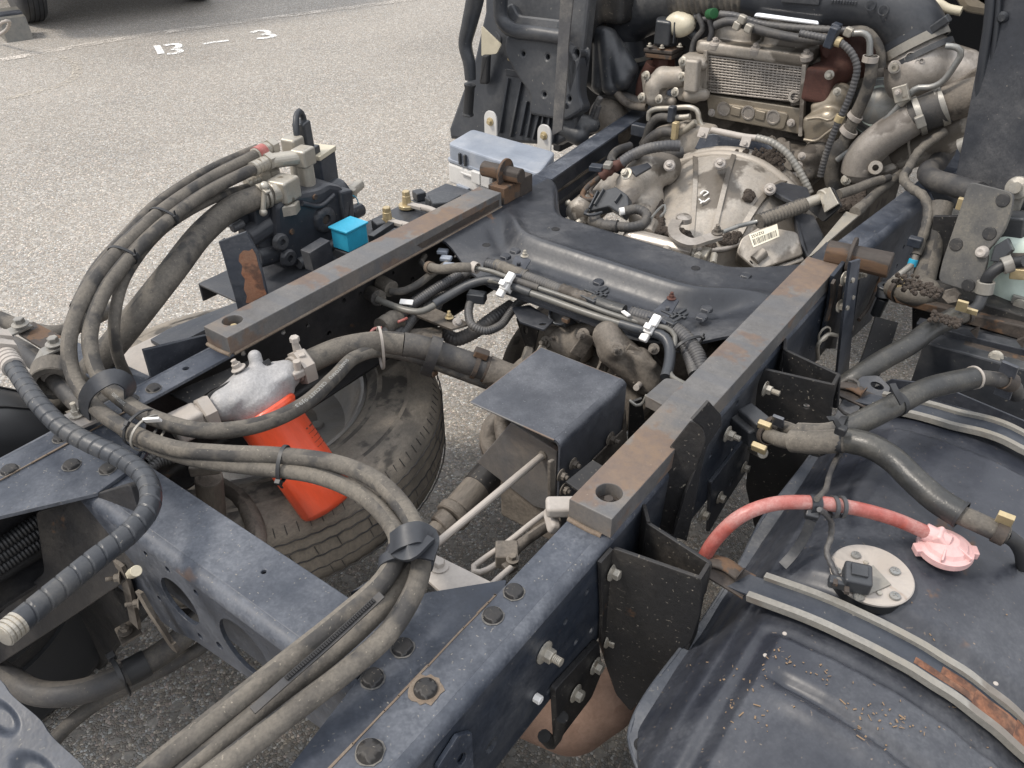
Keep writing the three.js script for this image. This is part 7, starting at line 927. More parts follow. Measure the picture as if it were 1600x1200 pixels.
  // red brown manifold, heat shield
  const m = thing('exhaust_manifold', 'red brown cast exhaust manifold right of the finned cooler', 'manifold'); part(m, 'casting', blob([blk(Z(1284, 130, -2.36), V3(.040, .045, .04), .012), cap(Z(1318, 72, -2.45), Z(1312, 108, -2.40), .050, .04), cap(Z(1332, 62, -2.5), Z(1342, 92, -2.5), .06), cap(Z(1298, 118, -2.38), Z(1325, 100, -2.42), .036), blk(Z(1312, 82, -2.44), V3(.04, .05, .04), .012, V3(1, .4, 0))], .016, 64), M.rustRed); part(m, 'boss', [lathe(Z(1298, 82, -2.41), V3(0, .4, 1), [[0, 0], [0, .020], [.02, .017], [.02, 0]], 20)], M.rustRed); part(m, 'bolt', bolt(Z(1296, 117, -2.315), V3(.1, .2, 1), .013, .004), M.zinc); part(m, 'bolt', bolt(Z(1308, 143, -2.31), V3(.1, .2, 1), .011, .004), M.zinc);
  const h = thing('heat_shield', 'crumpled tan sheet metal heat shield below the red brown manifold', 'heat shield'); part(h, 'shell', [blob([cap(Z(1290, 168, -2.35), Z(1312, 150, -2.35), .030, .034), blk(Z(1296, 172, -2.345), V3(.042, .032, .026), .012, V3(1, .45, 0)), cap(Z(1270, 214, -2.32), Z(1302, 198, -2.32), .022, .034), cap(Z(1268, 196, -2.32), Z(1294, 188, -2.32), .022, .036), blk(Z(1284, 197, -2.315), V3(.042, .036, .02), .010, V3(1, .4, 0))], .012, 64)], M.shield); part(h, 'crease', [tube(z3(-2.275, [[1262, 186], [1280, 184], [1296, 188], [1310, 178]]), .004), tube(z3(-2.27, [[1256, 218], [1275, 220], [1292, 208], [1306, 198]]), .004)], M.shield);
  // turbo side
  const c2 = thing('air_duct', 'large smooth dark air intake duct running across the top of the engine', 'air duct'); part(c2, 'duct', tube(z3(-2.38, [[1175, -14], [1230, -6], [1300, 0], [1360, 4], [1400, 18], [1424, 44], [1434, 64]]), t => .072 + .004 * t, { seg: 30 }), M.fender); part(c2, 'bellows', tube(z3(-2.40, [[1060, -6], [1100, -10], [1140, -12], [1180, -13]]), .074, { seg: 26, corr: [.018, .007] }), M.hose, 'ribbed bellows section'); part(c2, 'raised_panel', obox(Z(1252, -4, -2.305), dirOf(Z(1225, -6, -2.3), Z(1300, 0, -2.3)), UP, .10, .030, .012, .003), M.fender); for (const [u, v] of [[1360, 8], [1380, 16]]) part(c2, 'emblem_ring', pipe(Z(u, v, -2.302), Z(u, v, -2.299), .0125, .010), M.fender); part(c2, 'raised_text', Array.from({ length: 9 }, (_, i) => obox(Z(1300 + i * 4.6, 2.5 + i * .3, -2.304), XA, UP, .005, .008, .003, .001)), M.fender).userData.kind = 'stuff';
  const d1 = dirOf(Z(1424, 44, -2.38), Z(1440, 84, -2.37)), cc = Z(1427, 66, -2.38); for (const [o, w, mt, nm] of [[-.012, .016, M.fender, 'band'], [.008, .022, M.galv, 'band'], [.038, .014, M.wrap, 'band']]) part(c2, nm, hoop(off(cc).addScaledVector(d1, o), d1, .080, .080, w, .006), mt); part(c2, 'clip', obox(Z(1465, 40, -2.34), V3(.6, -.6, 0), UP, .02, .06, .03, .004), M.plastic);
  const tb = thing('turbo_inlet', 'pale cast aluminium turbocharger inlet elbow below the air duct clamp', 'turbocharger'); part(tb, 'elbow', [blob([cap(Z(1430, 88, -2.38), Z(1432, 108, -2.36), .076, .070), cap(Z(1432, 110, -2.36), Z(1418, 128, -2.35), .066, .05), cap(Z(1460, 100, -2.42), Z(1490, 120, -2.42), .06, .075), cap(Z(1455, 120, -2.42), Z(1500, 135, -2.42), .05, .06)], .03, 64)], M.aluBright); part(tb, 'flange', [slab(z3(-2.33, [[1455, 152], [1524, 108], [1532, 118], [1470, 160]]), .04, { n: ZA, bevel: .004 }), slab(z3(-2.32, [[1468, 160], [1532, 119], [1536, 126], [1476, 166]]), .04, { n: ZA, bevel: .004 })], M.castDirt); part(tb, 'boss', [cyl(Z(1399, 104, -2.33), Z(1398, 105, -2.29), .018, .016), cyl(Z(1408, 134, -2.33), Z(1408, 136, -2.30), .014)], M.aluBright); part(tb, 'bolt', [lathe(Z(1398, 105, -2.288), ZA, [[0, 0], [0, .011], [.008, .010], [.008, .005], [.003, .005], [.003, 0]], 14)], M.zinc); part(tb, 'cast_mark', [pipe(Z(1423, 90, -2.302), Z(1423, 90, -2.297), .014, .0115), ...[0, 1, 2].map(i => pipe(Z(1428 + i * 6, 99 - i * 2, -2.298), Z(1428 + i * 6, 99 - i * 2, -2.293), .006, .0042))], M.aluBright);
  const ad = thing('wastegate_actuator', 'round greenish grey actuator dome behind the oil pipes', 'actuator'); part(ad, 'dome', lathe(Z(1372, 168, -2.45), V3(-.1, .35, 1), [[-.05, 0], [-.05, .075], [0, .080], [.006, .074], [.012, .074], [.018, .060], [.024, .058], [.036, .034], [.042, 0]], 40), M.steelPipe); part(ad, 'ring', [hoop(Z(1372, 168, -2.44), V3(-.1, .35, 1), .071, .071, .006, .006), hoop(Z(1373, 166, -2.425), V3(-.1, .35, 1), .052, .052, .006, .006)], M.green);
  const lp = thing('charge_pipe', 'pale aluminium charge pipe with a clamped brown rubber joint low on the right', 'pipe'); part(lp, 'pipe', [tube(z3(-2.25, [[1342, 268], [1346, 250], [1362, 230], [1385, 212], [1408, 197], [1432, 182]]), t => .046 - .004 * t, { seg: 26 }), ball(Z(1344, 262, -2.25), .046, .9)], M.aluBright); part(lp, 'flange', [slab(z3(-2.24, [[1318, 284], [1340, 276], [1392, 252], [1400, 262], [1350, 284], [1326, 290]]), .03, { n: V3(0, .4, 1), bevel: .004, rc: .008 }), pipe(Z(1368, 262, -2.225), Z(1368, 262, -2.21), .018, .008)], M.alu); part(lp, 'bolt', bolt(Z(1322, 281, -2.215), V3(0, .3, 1), .014, .004), M.zinc); const jd = dirOf(Z(1428, 185, -2.25), Z(1490, 160, -2.28)); part(lp, 'rubber_joint', tube(z3(-2.26, [[1428, 184], [1450, 175], [1478, 163]]), .0455, { seg: 24 }), M.hoseDark, 'brown black rubber joint'); part(lp, 'clamp', [hoop(Z(1436, 181, -2.255), jd, .0475, .0475, .014, .003), obox(Z(1438, 190, -2.20), jd, UP, .022, .03, .014, .003)], M.galv); part(lp, 'clamp', [hoop(Z(1471, 166, -2.265), jd, .0475, .0475, .016, .003)], M.galv); part(lp, 'far_pipe', tube(z3(-2.28, [[1474, 165], [1500, 156], [1530, 148], [1570, 140]]), .044, { seg: 24 }), M.castDirt, 'rust brown pipe beyond the joint');
  const l2 = thing('lower_pipe', 'second grey brown cast pipe under the charge pipe', 'pipe'); part(l2, 'pipe', [tube(z3(-2.32, [[1400, 246], [1430, 232], [1460, 218], [1490, 200], [1520, 180]]), t => .04 + .012 * Math.sin(t * 3.1), { seg: 22 })], M.alu); part(l2, 'rib', [beam(Z(1420, 218, -2.28), Z(1424, 246, -2.28), .006, .02, ZA)], M.alu);
  const ws = thing('stub_hose', 'pale stub of hose peeking out beside the dark right panel', 'hose'); part(ws, 'hose_body', tube(z3(-2.2, [[1500, 230], [1512, 226], [1530, 228]]), .02), M.galv);
  // pipes and hoses on the right of the engine
  const pp = (name, label, cat, pts, r, mat, o = {}) => { const x = thing(name, label, cat); part(x, name === 'wiring_harness' ? 'conduit' : 'tube', tube(pts, r, { seg: 12, ...o }), mat); return x; };
  const op = pp('oil_pipe', 'thin zinc oil pipe zigzagging down beside the turbo inlet', 'pipe', z3(-2.24, [[1478, 72], [1494, 74], [1502, 82], [1490, 105], [1472, 128], [1455, 136], [1432, 138], [1420, 148], [1395, 176], [1365, 205], [1342, 226], [1322, 240], [1308, 250]]), .0075, M.steelPipe); part(op, 'bracket', [obox(Z(1408, 146, -2.22), V3(.8, .4, 0), UP, .035, .038, .012, .002), cyl(Z(1405, 162, -2.23), Z(1418, 150, -2.23), .012)], M.zinc); part(op, 'bolt', bolt(Z(1403, 144, -2.21), ZA, .009), M.pale);
  const wh = pp('wiring_harness', 'ribbed black conduit arching down the right of the finned cooler', 'wiring harness', z3(-2.2, [[1250, 52], [1290, 60], [1312, 66], [1330, 82], [1339, 105], [1334, 132], [1324, 160], [1310, 190], [1298, 220], [1288, 250], [1282, 275]]), .0095, M.conduit, { corr: [.009, .0015] }); part(wh, 'tape', cyl(Z(1309, 190, -2.2), Z(1314, 180, -2.2), .0115), M.gold); part(wh, 'tape', [cyl(Z(1306, 64, -2.2), Z(1314, 67, -2.2), .012)], M.gold); part(wh, 'clip', obox(Z(1300, 58, -2.2), V3(1, -.2, 0), UP, .022, .05, .03, .004), M.railWeb);
  const dh = pp('drain_hose', 'braided grey oil hose hanging from the manifold down to the gearbox', 'hose', z3(-2.26, [[1360, 88], [1362, 105], [1356, 135], [1344, 165], [1332, 190], [1322, 214], [1308, 240], [1300, 262], [1302, 285], [1310, 302]]), t => .0155 + (t > .62 ? .006 : 0), M.hose); part(dh, 'clamp', [hoop(Z(1360, 92, -2.26), UP, .018, .018, .014, .003), hoop(Z(1336, 182, -2.26), V3(-.5, -1, 0), .018, .018, .012, .004), hoop(Z(1326, 205, -2.26), V3(-.5, -1, 0), .021, .021, .014, .004)], M.pale); part(dh, 'pipe', [tube(z3(-2.26, [[1332, 52], [1350, 52], [1358, 60], [1359, 86]]), .008)], M.steelPipe);
  pp('breather_hose', 'dusty black hose curling over beside the braided oil hose', 'hose', z3(-2.3, [[1330, 48], [1352, 48], [1366, 60], [1376, 80], [1378, 105]]), .011, M.hose);
  const th = thing('top_hoses', 'two dark hoses lying across the top of the engine cover with zinc clips', 'hose'); part(th, 'hose_body', tube(z3(-2.27, [[1118, 40], [1135, 34], [1160, 37], [1180, 45], [1215, 54], [1255, 61], [1296, 63]]), .012, { seg: 14 }), M.hoseDark); part(th, 'hose_body', tube(z3(-2.30, [[1125, 22], [1150, 25], [1185, 36], [1230, 42], [1290, 46], [1325, 48]]), .010, { seg: 14, corr: [.012, .001] }), M.conduit); part(th, 'clip', obox(Z(1302, 54, -2.25), V3(1, -.2, 0), UP, .022, .055, .03, .004), M.railWeb); for (const [u, v] of [[1152, 40], [1160, 30], [1170, 44], [1326, 50]]) part(th, 'clamp', obox(Z(u, v, -2.255), V3(1, -.3, 0), UP, .020, .022, .02, .004), M.zinc);
  const sp = thing('bright_plate', 'bright bare metal cover strip under the air duct', 'cover'); part(sp, 'strip', slab(z3(-2.3, [[1180, 20], [1186, 19], [1279, 32], [1280, 40], [1178, 27]]), .03, { n: V3(0, .5, 1), bevel: .003, rc: .006 }), M.chrome);
  const gk = thing('green_connector', 'small green plug among the black leads left of the engine cover', 'connector'); part(gk, 'plug', cyl(Z(1108, 22, -2.33), Z(1116, 21, -2.31), .014), new THREE.MeshStandardMaterial({ color: 0x17502a, roughness: .6 })); part(gk, 'lead', [tube(z3(-2.34, [[1090, 22], [1098, 45], [1085, 62], [1080, 85]]), .008), tube(z3(-2.34, [[1108, 28], [1112, 50], [1104, 75]]), .008), tube(z3(-2.35, [[1085, 25], [1100, 30], [1118, 26], [1140, 24]]), .008)], M.conduit);
  // fuel and oil pipes in front
  const fp = thing('coolant_pipe', 'bright bent coolant pipe below the intake elbow', 'pipe'); part(fp, 'pipe', tube(z3(-2.2, [[1014, 188], [1014, 176], [1022, 171], [1050, 169], [1080, 168], [1090, 174], [1092, 186], [1098, 198], [1108, 203]]), .0075, { seg: 14 }), M.zinc); part(fp, 'pipe', tube(z3(-2.18, [[1050, 184], [1070, 183], [1078, 182]]), .008), M.zinc); part(fp, 'pipe', tube(z3(-2.17, [[1062, 208], [1075, 200], [1087, 190]]), .0085), M.zinc); part(fp, 'hose_joint', tube(z3(-2.17, [[1060, 208], [1035, 206], [1015, 218], [1002, 236]]), .015, { seg: 14 }), M.hoseDark); part(fp, 'hose_joint', tube(z3(-2.19, [[1050, 184], [1028, 184], [1016, 196], [1010, 215], [1004, 226]]), .012, { seg: 14 }), M.hoseDark); part(fp, 'clip', obox(Z(1050, 178, -2.17), XA, UP, .018, .045, .025, .004), M.railWeb); part(fp, 'clamp', [obox(Z(1055, 204, -2.15), XA, UP, .016, .05, .02, .003)], M.gold); part(fp, 'plug', obox(Z(1000, 203, -2.2), XA, UP, .05, .035, .03, .005), M.railWeb);
  const ol = thing('braided_line', 'silver crimped braided line looping from the clips down to the shift cable', 'pipe'); part(ol, 'pipe', tube(z3(-2.12, [[1112, 203], [1135, 208], [1165, 214], [1185, 216]]), .0085), M.pale); part(ol, 'braid', tube(z3(-2.10, [[1182, 215], [1205, 222], [1228, 238], [1246, 262], [1260, 288], [1266, 302]]), t => .010, { corr: [.01, .0012] }), M.galv); for (const u of [[1102, 208], [1168, 222]]) part(ol, 'clip', [slab(z3(-2.10, [[u[0] - 8, u[1] - 10], [u[0] + 7, u[1] - 8], [u[0] + 4, u[1] + 10], [u[0] - 11, u[1] + 7]]), .005, { n: V3(0, .5, 1), bevel: .001, rc: .004 }), bolt(Z(u[0] - 3, u[1] + 2, -2.094), V3(0, .4, 1), .010)], M.pale);
  const bp = thing('backing_plate', 'dark blue painted plate edge above the bell housing rim', 'plate'); part(bp, 'plate', slab(z3(-2.13, [[1085, 232], [1092, 212], [1112, 208], [1192, 220], [1218, 244], [1222, 262], [1120, 250]]), .02, { n: V3(0, .3, 1), bevel: .003 }), M.rail);
  const wl = thing('battery_cable', 'corrugated black cable curving from the fuel pump down to the left of the starter', 'cable'); part(wl, 'cable', tube(y3(.86, [[1062, 228, .88], [1040, 228, .88], [1010, 233, .87], [985, 244, .85], [968, 256, .835]]), .0145, { corr: [.009, .001], seg: 14 }), M.conduit); part(wl, 'tape', tube(y3(.83, [[972, 254, .838], [955, 264, .82], [938, 276, .80]]), .0155, { corr: [.02, .003], seg: 14 }), M.rustRed); part(wl, 'lead', [tube(y3(.80, [[938, 276], [920, 290, .78], [910, 304, .765], [914, 312, .76], [930, 312, .765]]), .007), tube(y3(.80, [[936, 280, .79], [922, 298, .77], [928, 308, .765]]), .005)], M.rust); part(wl, 'clip', [obox(Y(950, 258, .84), V3(1, 0, -.3), UP, .02, .014, .03, .003)], M.galv); part(wl, 'clip', [obox(Y(932, 262, .82), V3(1, 0, -.3), UP, .035, .014, .03, .003)], M.railWeb);
  const hh = thing('heater_hose', 'black corrugated hoses bending below the coolant pipe', 'hose'); part(hh, 'hose_body', tube(y3(.84, [[1065, 238], [1040, 240], [1020, 238], [990, 246]]), .016), M.hoseDark); part(hh, 'hose_body', tube(y3(.78, [[985, 228], [965, 235], [955, 248], [958, 256]]), .012), M.hoseDark);
  const bl = thing('bulkhead_pipes', 'thin pipes and dark cables running along the inside of the left rail end', 'pipe'); part(bl, 'pipe', [tube(y3(.70, [[850, 312], [880, 292], [915, 268], [950, 240], [990, 208]]), .006)], M.castDirt); part(bl, 'pipe', tube(y3(.66, [[862, 322], [890, 302], [925, 278], [960, 250]]), .014, { corr: [.01, .001] }), M.conduit);
  const ie = thing('injection_pump', 'grimy fuel pump casting below the coolant pipe', 'pump'); part(ie, 'casting', blob([cap(Z(1040, 222, -2.25), Z(1075, 215, -2.25), .05), cap(Z(1060, 235, -2.2), Z(1090, 225, -2.22), .04), cap(Z(1010, 240, -2.2), Z(1040, 232, -2.2), .03), blk(Z(1090, 215, -2.2), V3(.05, .04, .03), .012)], .03, 48), M.alu);
  const rs = thing('engine_accessory', 'dark grimy engine side with brown brackets behind the braided line', 'engine side'); part(rs, 'casting', blob([blk(Z(1245, 252, -2.38), V3(.075, .055, .06), .02), cap(Z(1220, 225, -2.3), Z(1228, 262, -2.25), .018), cap(Z(1235, 250, -2.26), Z(1262, 245, -2.26), .025), cap(Z(1280, 232, -2.3), Z(1270, 262, -2.3), .035), cap(Z(1255, 270, -2.25), Z(1262, 272, -2.25), .018)], .02, 52), M.castDirt); for (const [u, v] of [[1253, 244], [1248, 258], [1240, 275]]) part(rs, 'bolt', bolt(Z(u, v, -2.22), V3(.2, .3, 1), .011, .004), M.pale); part(rs, 'plate', [beam(Z(1228, 222, -2.24), Z(1232, 268, -2.2), .022, .008, ZA), beam(Z(1205, 215, -2.28), Z(1212, 262, -2.22), .02, .02, ZA)], M.castDirt);  // side of the engine itself, with its brackets
}

// ---------- cab parts around the engine ----------
{
  const zf = -2.12, t = thing('inner_fender', 'black plastic inner fender with slots and a raised panel left of the engine', 'fender');
  part(t, 'liner', slab(z3(zf - .06, [[758, -60], [768, 20], [762, 90], [738, 200], [742, 215], [900, 225], [925, 210], [925, -60]]), .05, { n: V3(0, .25, 1), bevel: .01 }), M.fender);
  const FN = V3(0, .25, 1).normalize(), FP0 = Z(758, -60, zf - .06); part(t, 'side_skirt', slab([...z3(zf - .02, [[770, 40], [790, 60], [785, 110], [765, 195], [738, 198], [752, 120]])], .02, { n: V3(-.3, .1, 1), bevel: .004, rc: .012 }), M.fender);
  part(t, 'raised_panel', slab(z3(zf + .02, [[790, 52], [880, 62], [905, 90], [912, 150], [922, 170], [895, 188], [838, 178], [838, 148], [812, 116], [790, 82]]), .05, { n: V3(0, .2, 1), bevel: .008, rc: .02, holes: [[Z(858, 89, zf + .02), .005, .006], [Z(820, 84, zf + .02), .005, .005], [Z(859, 147, zf + .02), .005, .005], [Z(902, 84, zf + .02), .007, .011], [Z(898, 154, zf + .02), .004, .006]] }), M.fender);
  part(t, 'step', [tube(z3(zf + .03, [[782, -10], [784, 30], [800, 46], [840, 52], [880, 58]]), .022, { seg: 14 }), slab(z3(zf - .01, [[800, 2], [815, 25], [880, 32], [880, 54], [800, 46], [784, 20]]), .04, { n: V3(0, .5, 1), bevel: .008, rc: .012 })], M.fender);
  for (const [a, b, w] of [[[797, 122], [783, 208], .007], [[817, 128], [800, 214], .007], [[826, 158], [815, 212], .006], [[836, 160], [826, 215], .006], [[845, 180], [835, 218], .006], [[852, 180], [846, 220], .006], [[862, 182], [855, 222], .006], [[872, 184], [866, 224], .006]]) part(t, 'rib', beam(off(PL(...a, FP0, FN)).addScaledVector(FN, .004), off(PL(...b, FP0, FN)).addScaledVector(FN, .004), w, .02, ZA), M.fender);
  part(t, 'slot_step', [beam(Z(792, 112, zf + .01), Z(822, 118, zf + .01), .012, .02), obox(Z(830, 150, zf + .012), XA, UP, .018, .022, .02, .003)], M.fender); part(t, 'bolt', [bolt(Z(796, 92, zf + .008), ZA, .007)], M.gold);
  const s = thing('hanging_strip', 'dark grey rubber strip hanging vertically beside the inner fender', 'strip'); part(s, 'strip', slab(z3(zf + .12, [[878, -40], [899, -40], [893, 75], [894, 100], [890, 200], [875, 208], [876, 100]]), .006, { n: V3(0, .1, 1), bevel: .001 }), M.conduit); for (const [u, v] of [[883, 52], [885, 165]]) part(s, 'rivet', lathe(Z(u, v, zf + .121), ZA, [[0, 0], [0, .010], [.003, .008], [.004, 0]], 18), M.press);
  const l = thing('lock_lever', 'long black pipe lever with a ribbed grip at the far left of the cab', 'lever'); part(l, 'pipe', tube(z3(-2.0, [[750, -60], [742, 0], [733, 40], [727, 70], [733, 98], [735, 124]]), t => .030 - .013 * t, { seg: 18 }), M.plastic); part(l, 'grip', lathe(Z(731, 180, -2.0), dirOf(Z(731, 180, -2.0), Z(735, 122, -2.0)), [[0, 0], [0, .017], [.003, .019], [.008, .0155], [.088, .0155], [.092, .018], [.098, .018], [.10, 0]], 20), M.rubber);
  const c = thing('blade_handle', 'cream metal blade handle with a black grip beside the lever', 'handle lever'); part(c, 'blade', slab(z3(-2.08, [[752, 40], [760, 48], [783, 70], [776, 84], [762, 86], [752, 88]]), .006, { n: ZA, bevel: .001, rc: .006 }), M.cream); part(c, 'grip', slab(z3(-2.07, [[752, 86], [763, 86], [761, 132], [748, 132]]), .018, { n: ZA, bevel: .006, rc: .008 }), M.rubber);
  const cab = thing('tilted_cab', 'cream painted tilted cab with a dark underside above the engine', 'truck cab');
  part(cab, 'floor', slab([V3(-1.0, 1.42, -3.05), V3(1.0, 1.42, -3.05), V3(1.0, 2.9, -4.2), V3(-1.0, 2.9, -4.2)], .06, {}), M.black); part(cab, 'added_dark_backdrop', bb(-1.0, 1.0, .45, 1.45, -3.62, -3.56, .02), M.black); part(cab, 'side_panel', bb(-1.02, -.98, .45, 2.0, -3.6, -2.7, .01), M.black); part(cab, 'side_panel', bb(.98, 1.02, .45, 2.0, -3.6, -2.5, .01), M.black); part(cab, 'shell', [bb(-1.05, 1.05, 1.5, 3.2, -6.0, -4.3, .08)], M.cream);  // front and side panels: black walls added to keep the engine bay dark
  part(cab, 'wheel_arch', slab(z3(-2.6, [[1470, -40], [1490, 0], [1503, 20], [1515, 23], [1535, 26], [1560, 35], [1580, 30], [1580, -60]]), .25, { n: V3(0, 0, 1), bevel: .02, rc: .02 }), M.shield); part(cab, 'arch_edge', tube(z3(-2.58, [[1430, 4], [1465, 5], [1480, 13], [1502, 18]]), .012), M.cream); part(cab, 'corner', slab(z3(-2.3, [[795, -30], [800, 10], [812, 24], [868, 30], [868, 10], [850, -30]]), .04, { n: ZA, bevel: .006, rc: .012 }), M.cream, 'cream corner piece above the inner fender'); part(cab, 'corner_hole', lathe(Z(810, 6, -2.298), ZA, [[.0005, 0], [.0005, .007], [.002, 0]], 14), M.black); part(cab, 'post', [bb(Z(842, 10, -2.28).x, Z(860, 10, -2.28).x, 1.05, 1.6, -2.32, -2.28)], M.bracket); part(cab, 'edge_piece', slab(z3(-2.3, [[895, -30], [910, -30], [905, 5], [893, 10]]), .03, { n: ZA }), M.cream); part(cab, 'right_corner', slab(z3(-2.25, [[1597, 10], [1660, -20], [1660, 140], [1605, 95], [1588, 58]]), .06, { n: ZA, bevel: .01 }), M.cream);
  const mt = thing('cab_mount', 'dark steel cab mount with a bolt behind the hanging strip', 'bracket'); part(mt, 'plate', blob([blk(Z(905, 25, -2.32), V3(.07, .07, .05), .02), cap(Z(880, 10, -2.3), Z(870, 15, -2.3), .03), blk(Z(950, 5, -2.36), V3(.08, .05, .05), .02)], .03, 40), M.bracket); part(mt, 'bolt', bolt(Z(908, 25, -2.26), V3(.1, .3, 1), .014, .006), M.zinc);
  const sn = thing('air_bag', 'ribbed dark rubber resonator pouch left of the intake', 'resonator'); part(sn, 'pouch', [blob([cap(Z(934, 56, -2.34), Z(922, 122, -2.32), .030, .028), cap(Z(940, 54, -2.32), Z(938, 132, -2.29), .026, .028), cap(Z(946, 55, -2.31), Z(955, 134, -2.28), .024, .030), cap(Z(952, 58, -2.32), Z(972, 124, -2.29), .026, .032), cap(Z(956, 64, -2.34), Z(982, 108, -2.31), .026, .030), cap(Z(942, 70, -2.36), Z(950, 110, -2.38), .05, .08)], .008, 70)], M.fender); part(sn, 'dirt_top', blob([cap(Z(925, 46, -2.34), Z(940, 44, -2.34), .018)], .01, 24), M.mud);
  const dk = thing('intake_pipe', 'thick dark intake pipe bending down behind the resonator pouch', 'air duct'); part(dk, 'pipe', tube(z3(-2.45, [[1085, -14], [1050, -2], [1010, 12], [982, 30], [970, 55], [976, 85], [984, 110]]), t => .085 - .012 * t, { seg: 26 }), M.fender); part(dk, 'band', [hoop(Z(978, 90, -2.45), V3(.15, -1, 0), .080, .080, .012, .006)], M.galv); part(dk, 'lower_sleeve', cyl(Z(980, 100, -2.46), Z(990, 160, -2.46), .072), M.plastic);
  const cn = thing('corner_harness', 'short corrugated leads rising from the left rail end by the fender', 'wiring harness'); part(cn, 'conduit', [tube(z3(-2.15, [[915, 208], [922, 190], [930, 168], [938, 152]]), .0095, { corr: [.01, .0012] })], M.conduit); part(cn, 'conduit', tube(z3(-2.15, [[922, 205], [930, 185], [936, 165]]), .008), M.conduit); part(cn, 'bracket', blob([cap(Z(880, 200, -2.1), Z(905, 212, -2.1), .03), cap(Z(900, 190, -2.12), Z(925, 195, -2.15), .025)], .02, 36), M.plastic); part(cn, 'dome', blob([cap(Z(950, 180, -2.3), Z(960, 200, -2.3), .06)], .02, 30), M.castDirt);
  const dr = thing('left_cables', 'dark cables and tan sleeve between the fender and the intake elbow', 'cable'); part(dr, 'cable', tube(z3(-2.3, [[940, 152], [965, 150], [985, 155], [1005, 165]]), .016), M.hoseDark); part(dr, 'cable', tube(z3(-2.28, [[960, 140], [975, 158], [990, 165], [1010, 168]]), .012), M.castDirt);
}
// ---------- parked truck far left ----------
{
  const a = Y(48, 46, 0), b = Y(338, 6, 0), ax = dirOf(a, b), fw = V3(ax.z, 0, -ax.x); if (fw.x > 0) fw.negate();   // axle direction and the way its body runs
  const at = (s, y, f) => a.clone().addScaledVector(ax, s).addScaledVector(fw, f).add(V3(0, y, 0)), D = a.distanceTo(b), t = thing('parked_truck', 'dark parked truck at the top left, only tyres and shaded underside showing', 'truck');
  for (const s of [.06, D - .10]) { const w = part(t, 'wheel', lathe(at(s - .10, .42, .32), ax, [[0, 0], [0, .24], [.01, .33], [.03, .395], [.06, .418], [.2, .418], [.23, .395], [.25, .33], [.26, .24], [.26, 0]], 48), M.plastic); for (const k of [.075, .115, .155, .19]) part(w, 'tread_groove', lathe(at(s - .10, .42, .32).addScaledVector(ax, k), ax, [[0, .4185], [.008, .4185], [.008, .405], [0, .405], [0, .4185]], 48), M.black); part(w, 'hub', lathe(at(s - .10, .42, .32), ax.clone().negate(), [[0, .2], [.01, .2], [.02, .06], [.06, .05], [.06, 0]], 30), M.bracket); }
  part(t, 'axle', cyl(at(0, .42, .32), at(D, .42, .32), .07), M.bracket); part(t, 'sump', obox(at(D * .52, .42, .25), ax, UP, .62, .28, .4, .05), M.bracket); part(t, 'body', obox(at(D * .48, 1.25, 1.7), ax, UP, D + .35, 1.4, 4.2, .06), M.bracket); part(t, 'bumper', obox(at(D * .48, .62, -.25), ax, UP, D + .3, .26, .12, .03), M.bracket); part(t, 'skirt', obox(at(D * .5, .45, 1.6), ax, UP, D * .8, .2, 3.4, .05), M.bracket);
  const c = thing('wheel_chock', 'grey wheel chock with a frayed rope beside the parked truck tyre', 'wheel chock'), p = [Y(8, 64, 0), Y(28, 62, 0)]; const o = Y(18, 60, 0), X_ = ax.clone(); part(c, 'block', extr([[-.13, 0], [.15, 0], [.10, .17], [-.13, .21]], fw.clone().negate(), UP, X_, off(o).addScaledVector(X_, -.06), .20, { bevel: .006 }), M.pipeGrey); part(c, 'plate', obox(off(o, 0, .175, 0).addScaledVector(X_, .02).addScaledVector(fw, .02), X_, UP, .23, .045, .14, .006), M.guard); part(c, 'rope', [tube([...z3(0, []), Y(-6, 45, .18), Y(6, 34, .24), Y(14, 33, .24), Y(12, 44, .18), Y(6, 50, .14), Y(-10, 58, .06)], .014, { corr: [.03, .004] })], M.pale); void p;
}
{
  const w = thing('front_wheel', 'black front tyre half hidden behind the plugged plate on the right', 'wheel'), p = V3(.86, .42, -2.75); part(w, 'tyre', lathe(p, XA, [[-.12, .24], [-.13, .30], [-.12, .37], [-.09, .405], [-.05, .418], [.05, .418], [.09, .405], [.12, .37], [.13, .30], [.12, .24], [-.12, .24]], 56), M.plastic); part(w, 'rim', lathe(p, XA, [[-.10, 0], [-.10, .24], [.10, .24], [.10, 0]], 40), M.bracket);
}
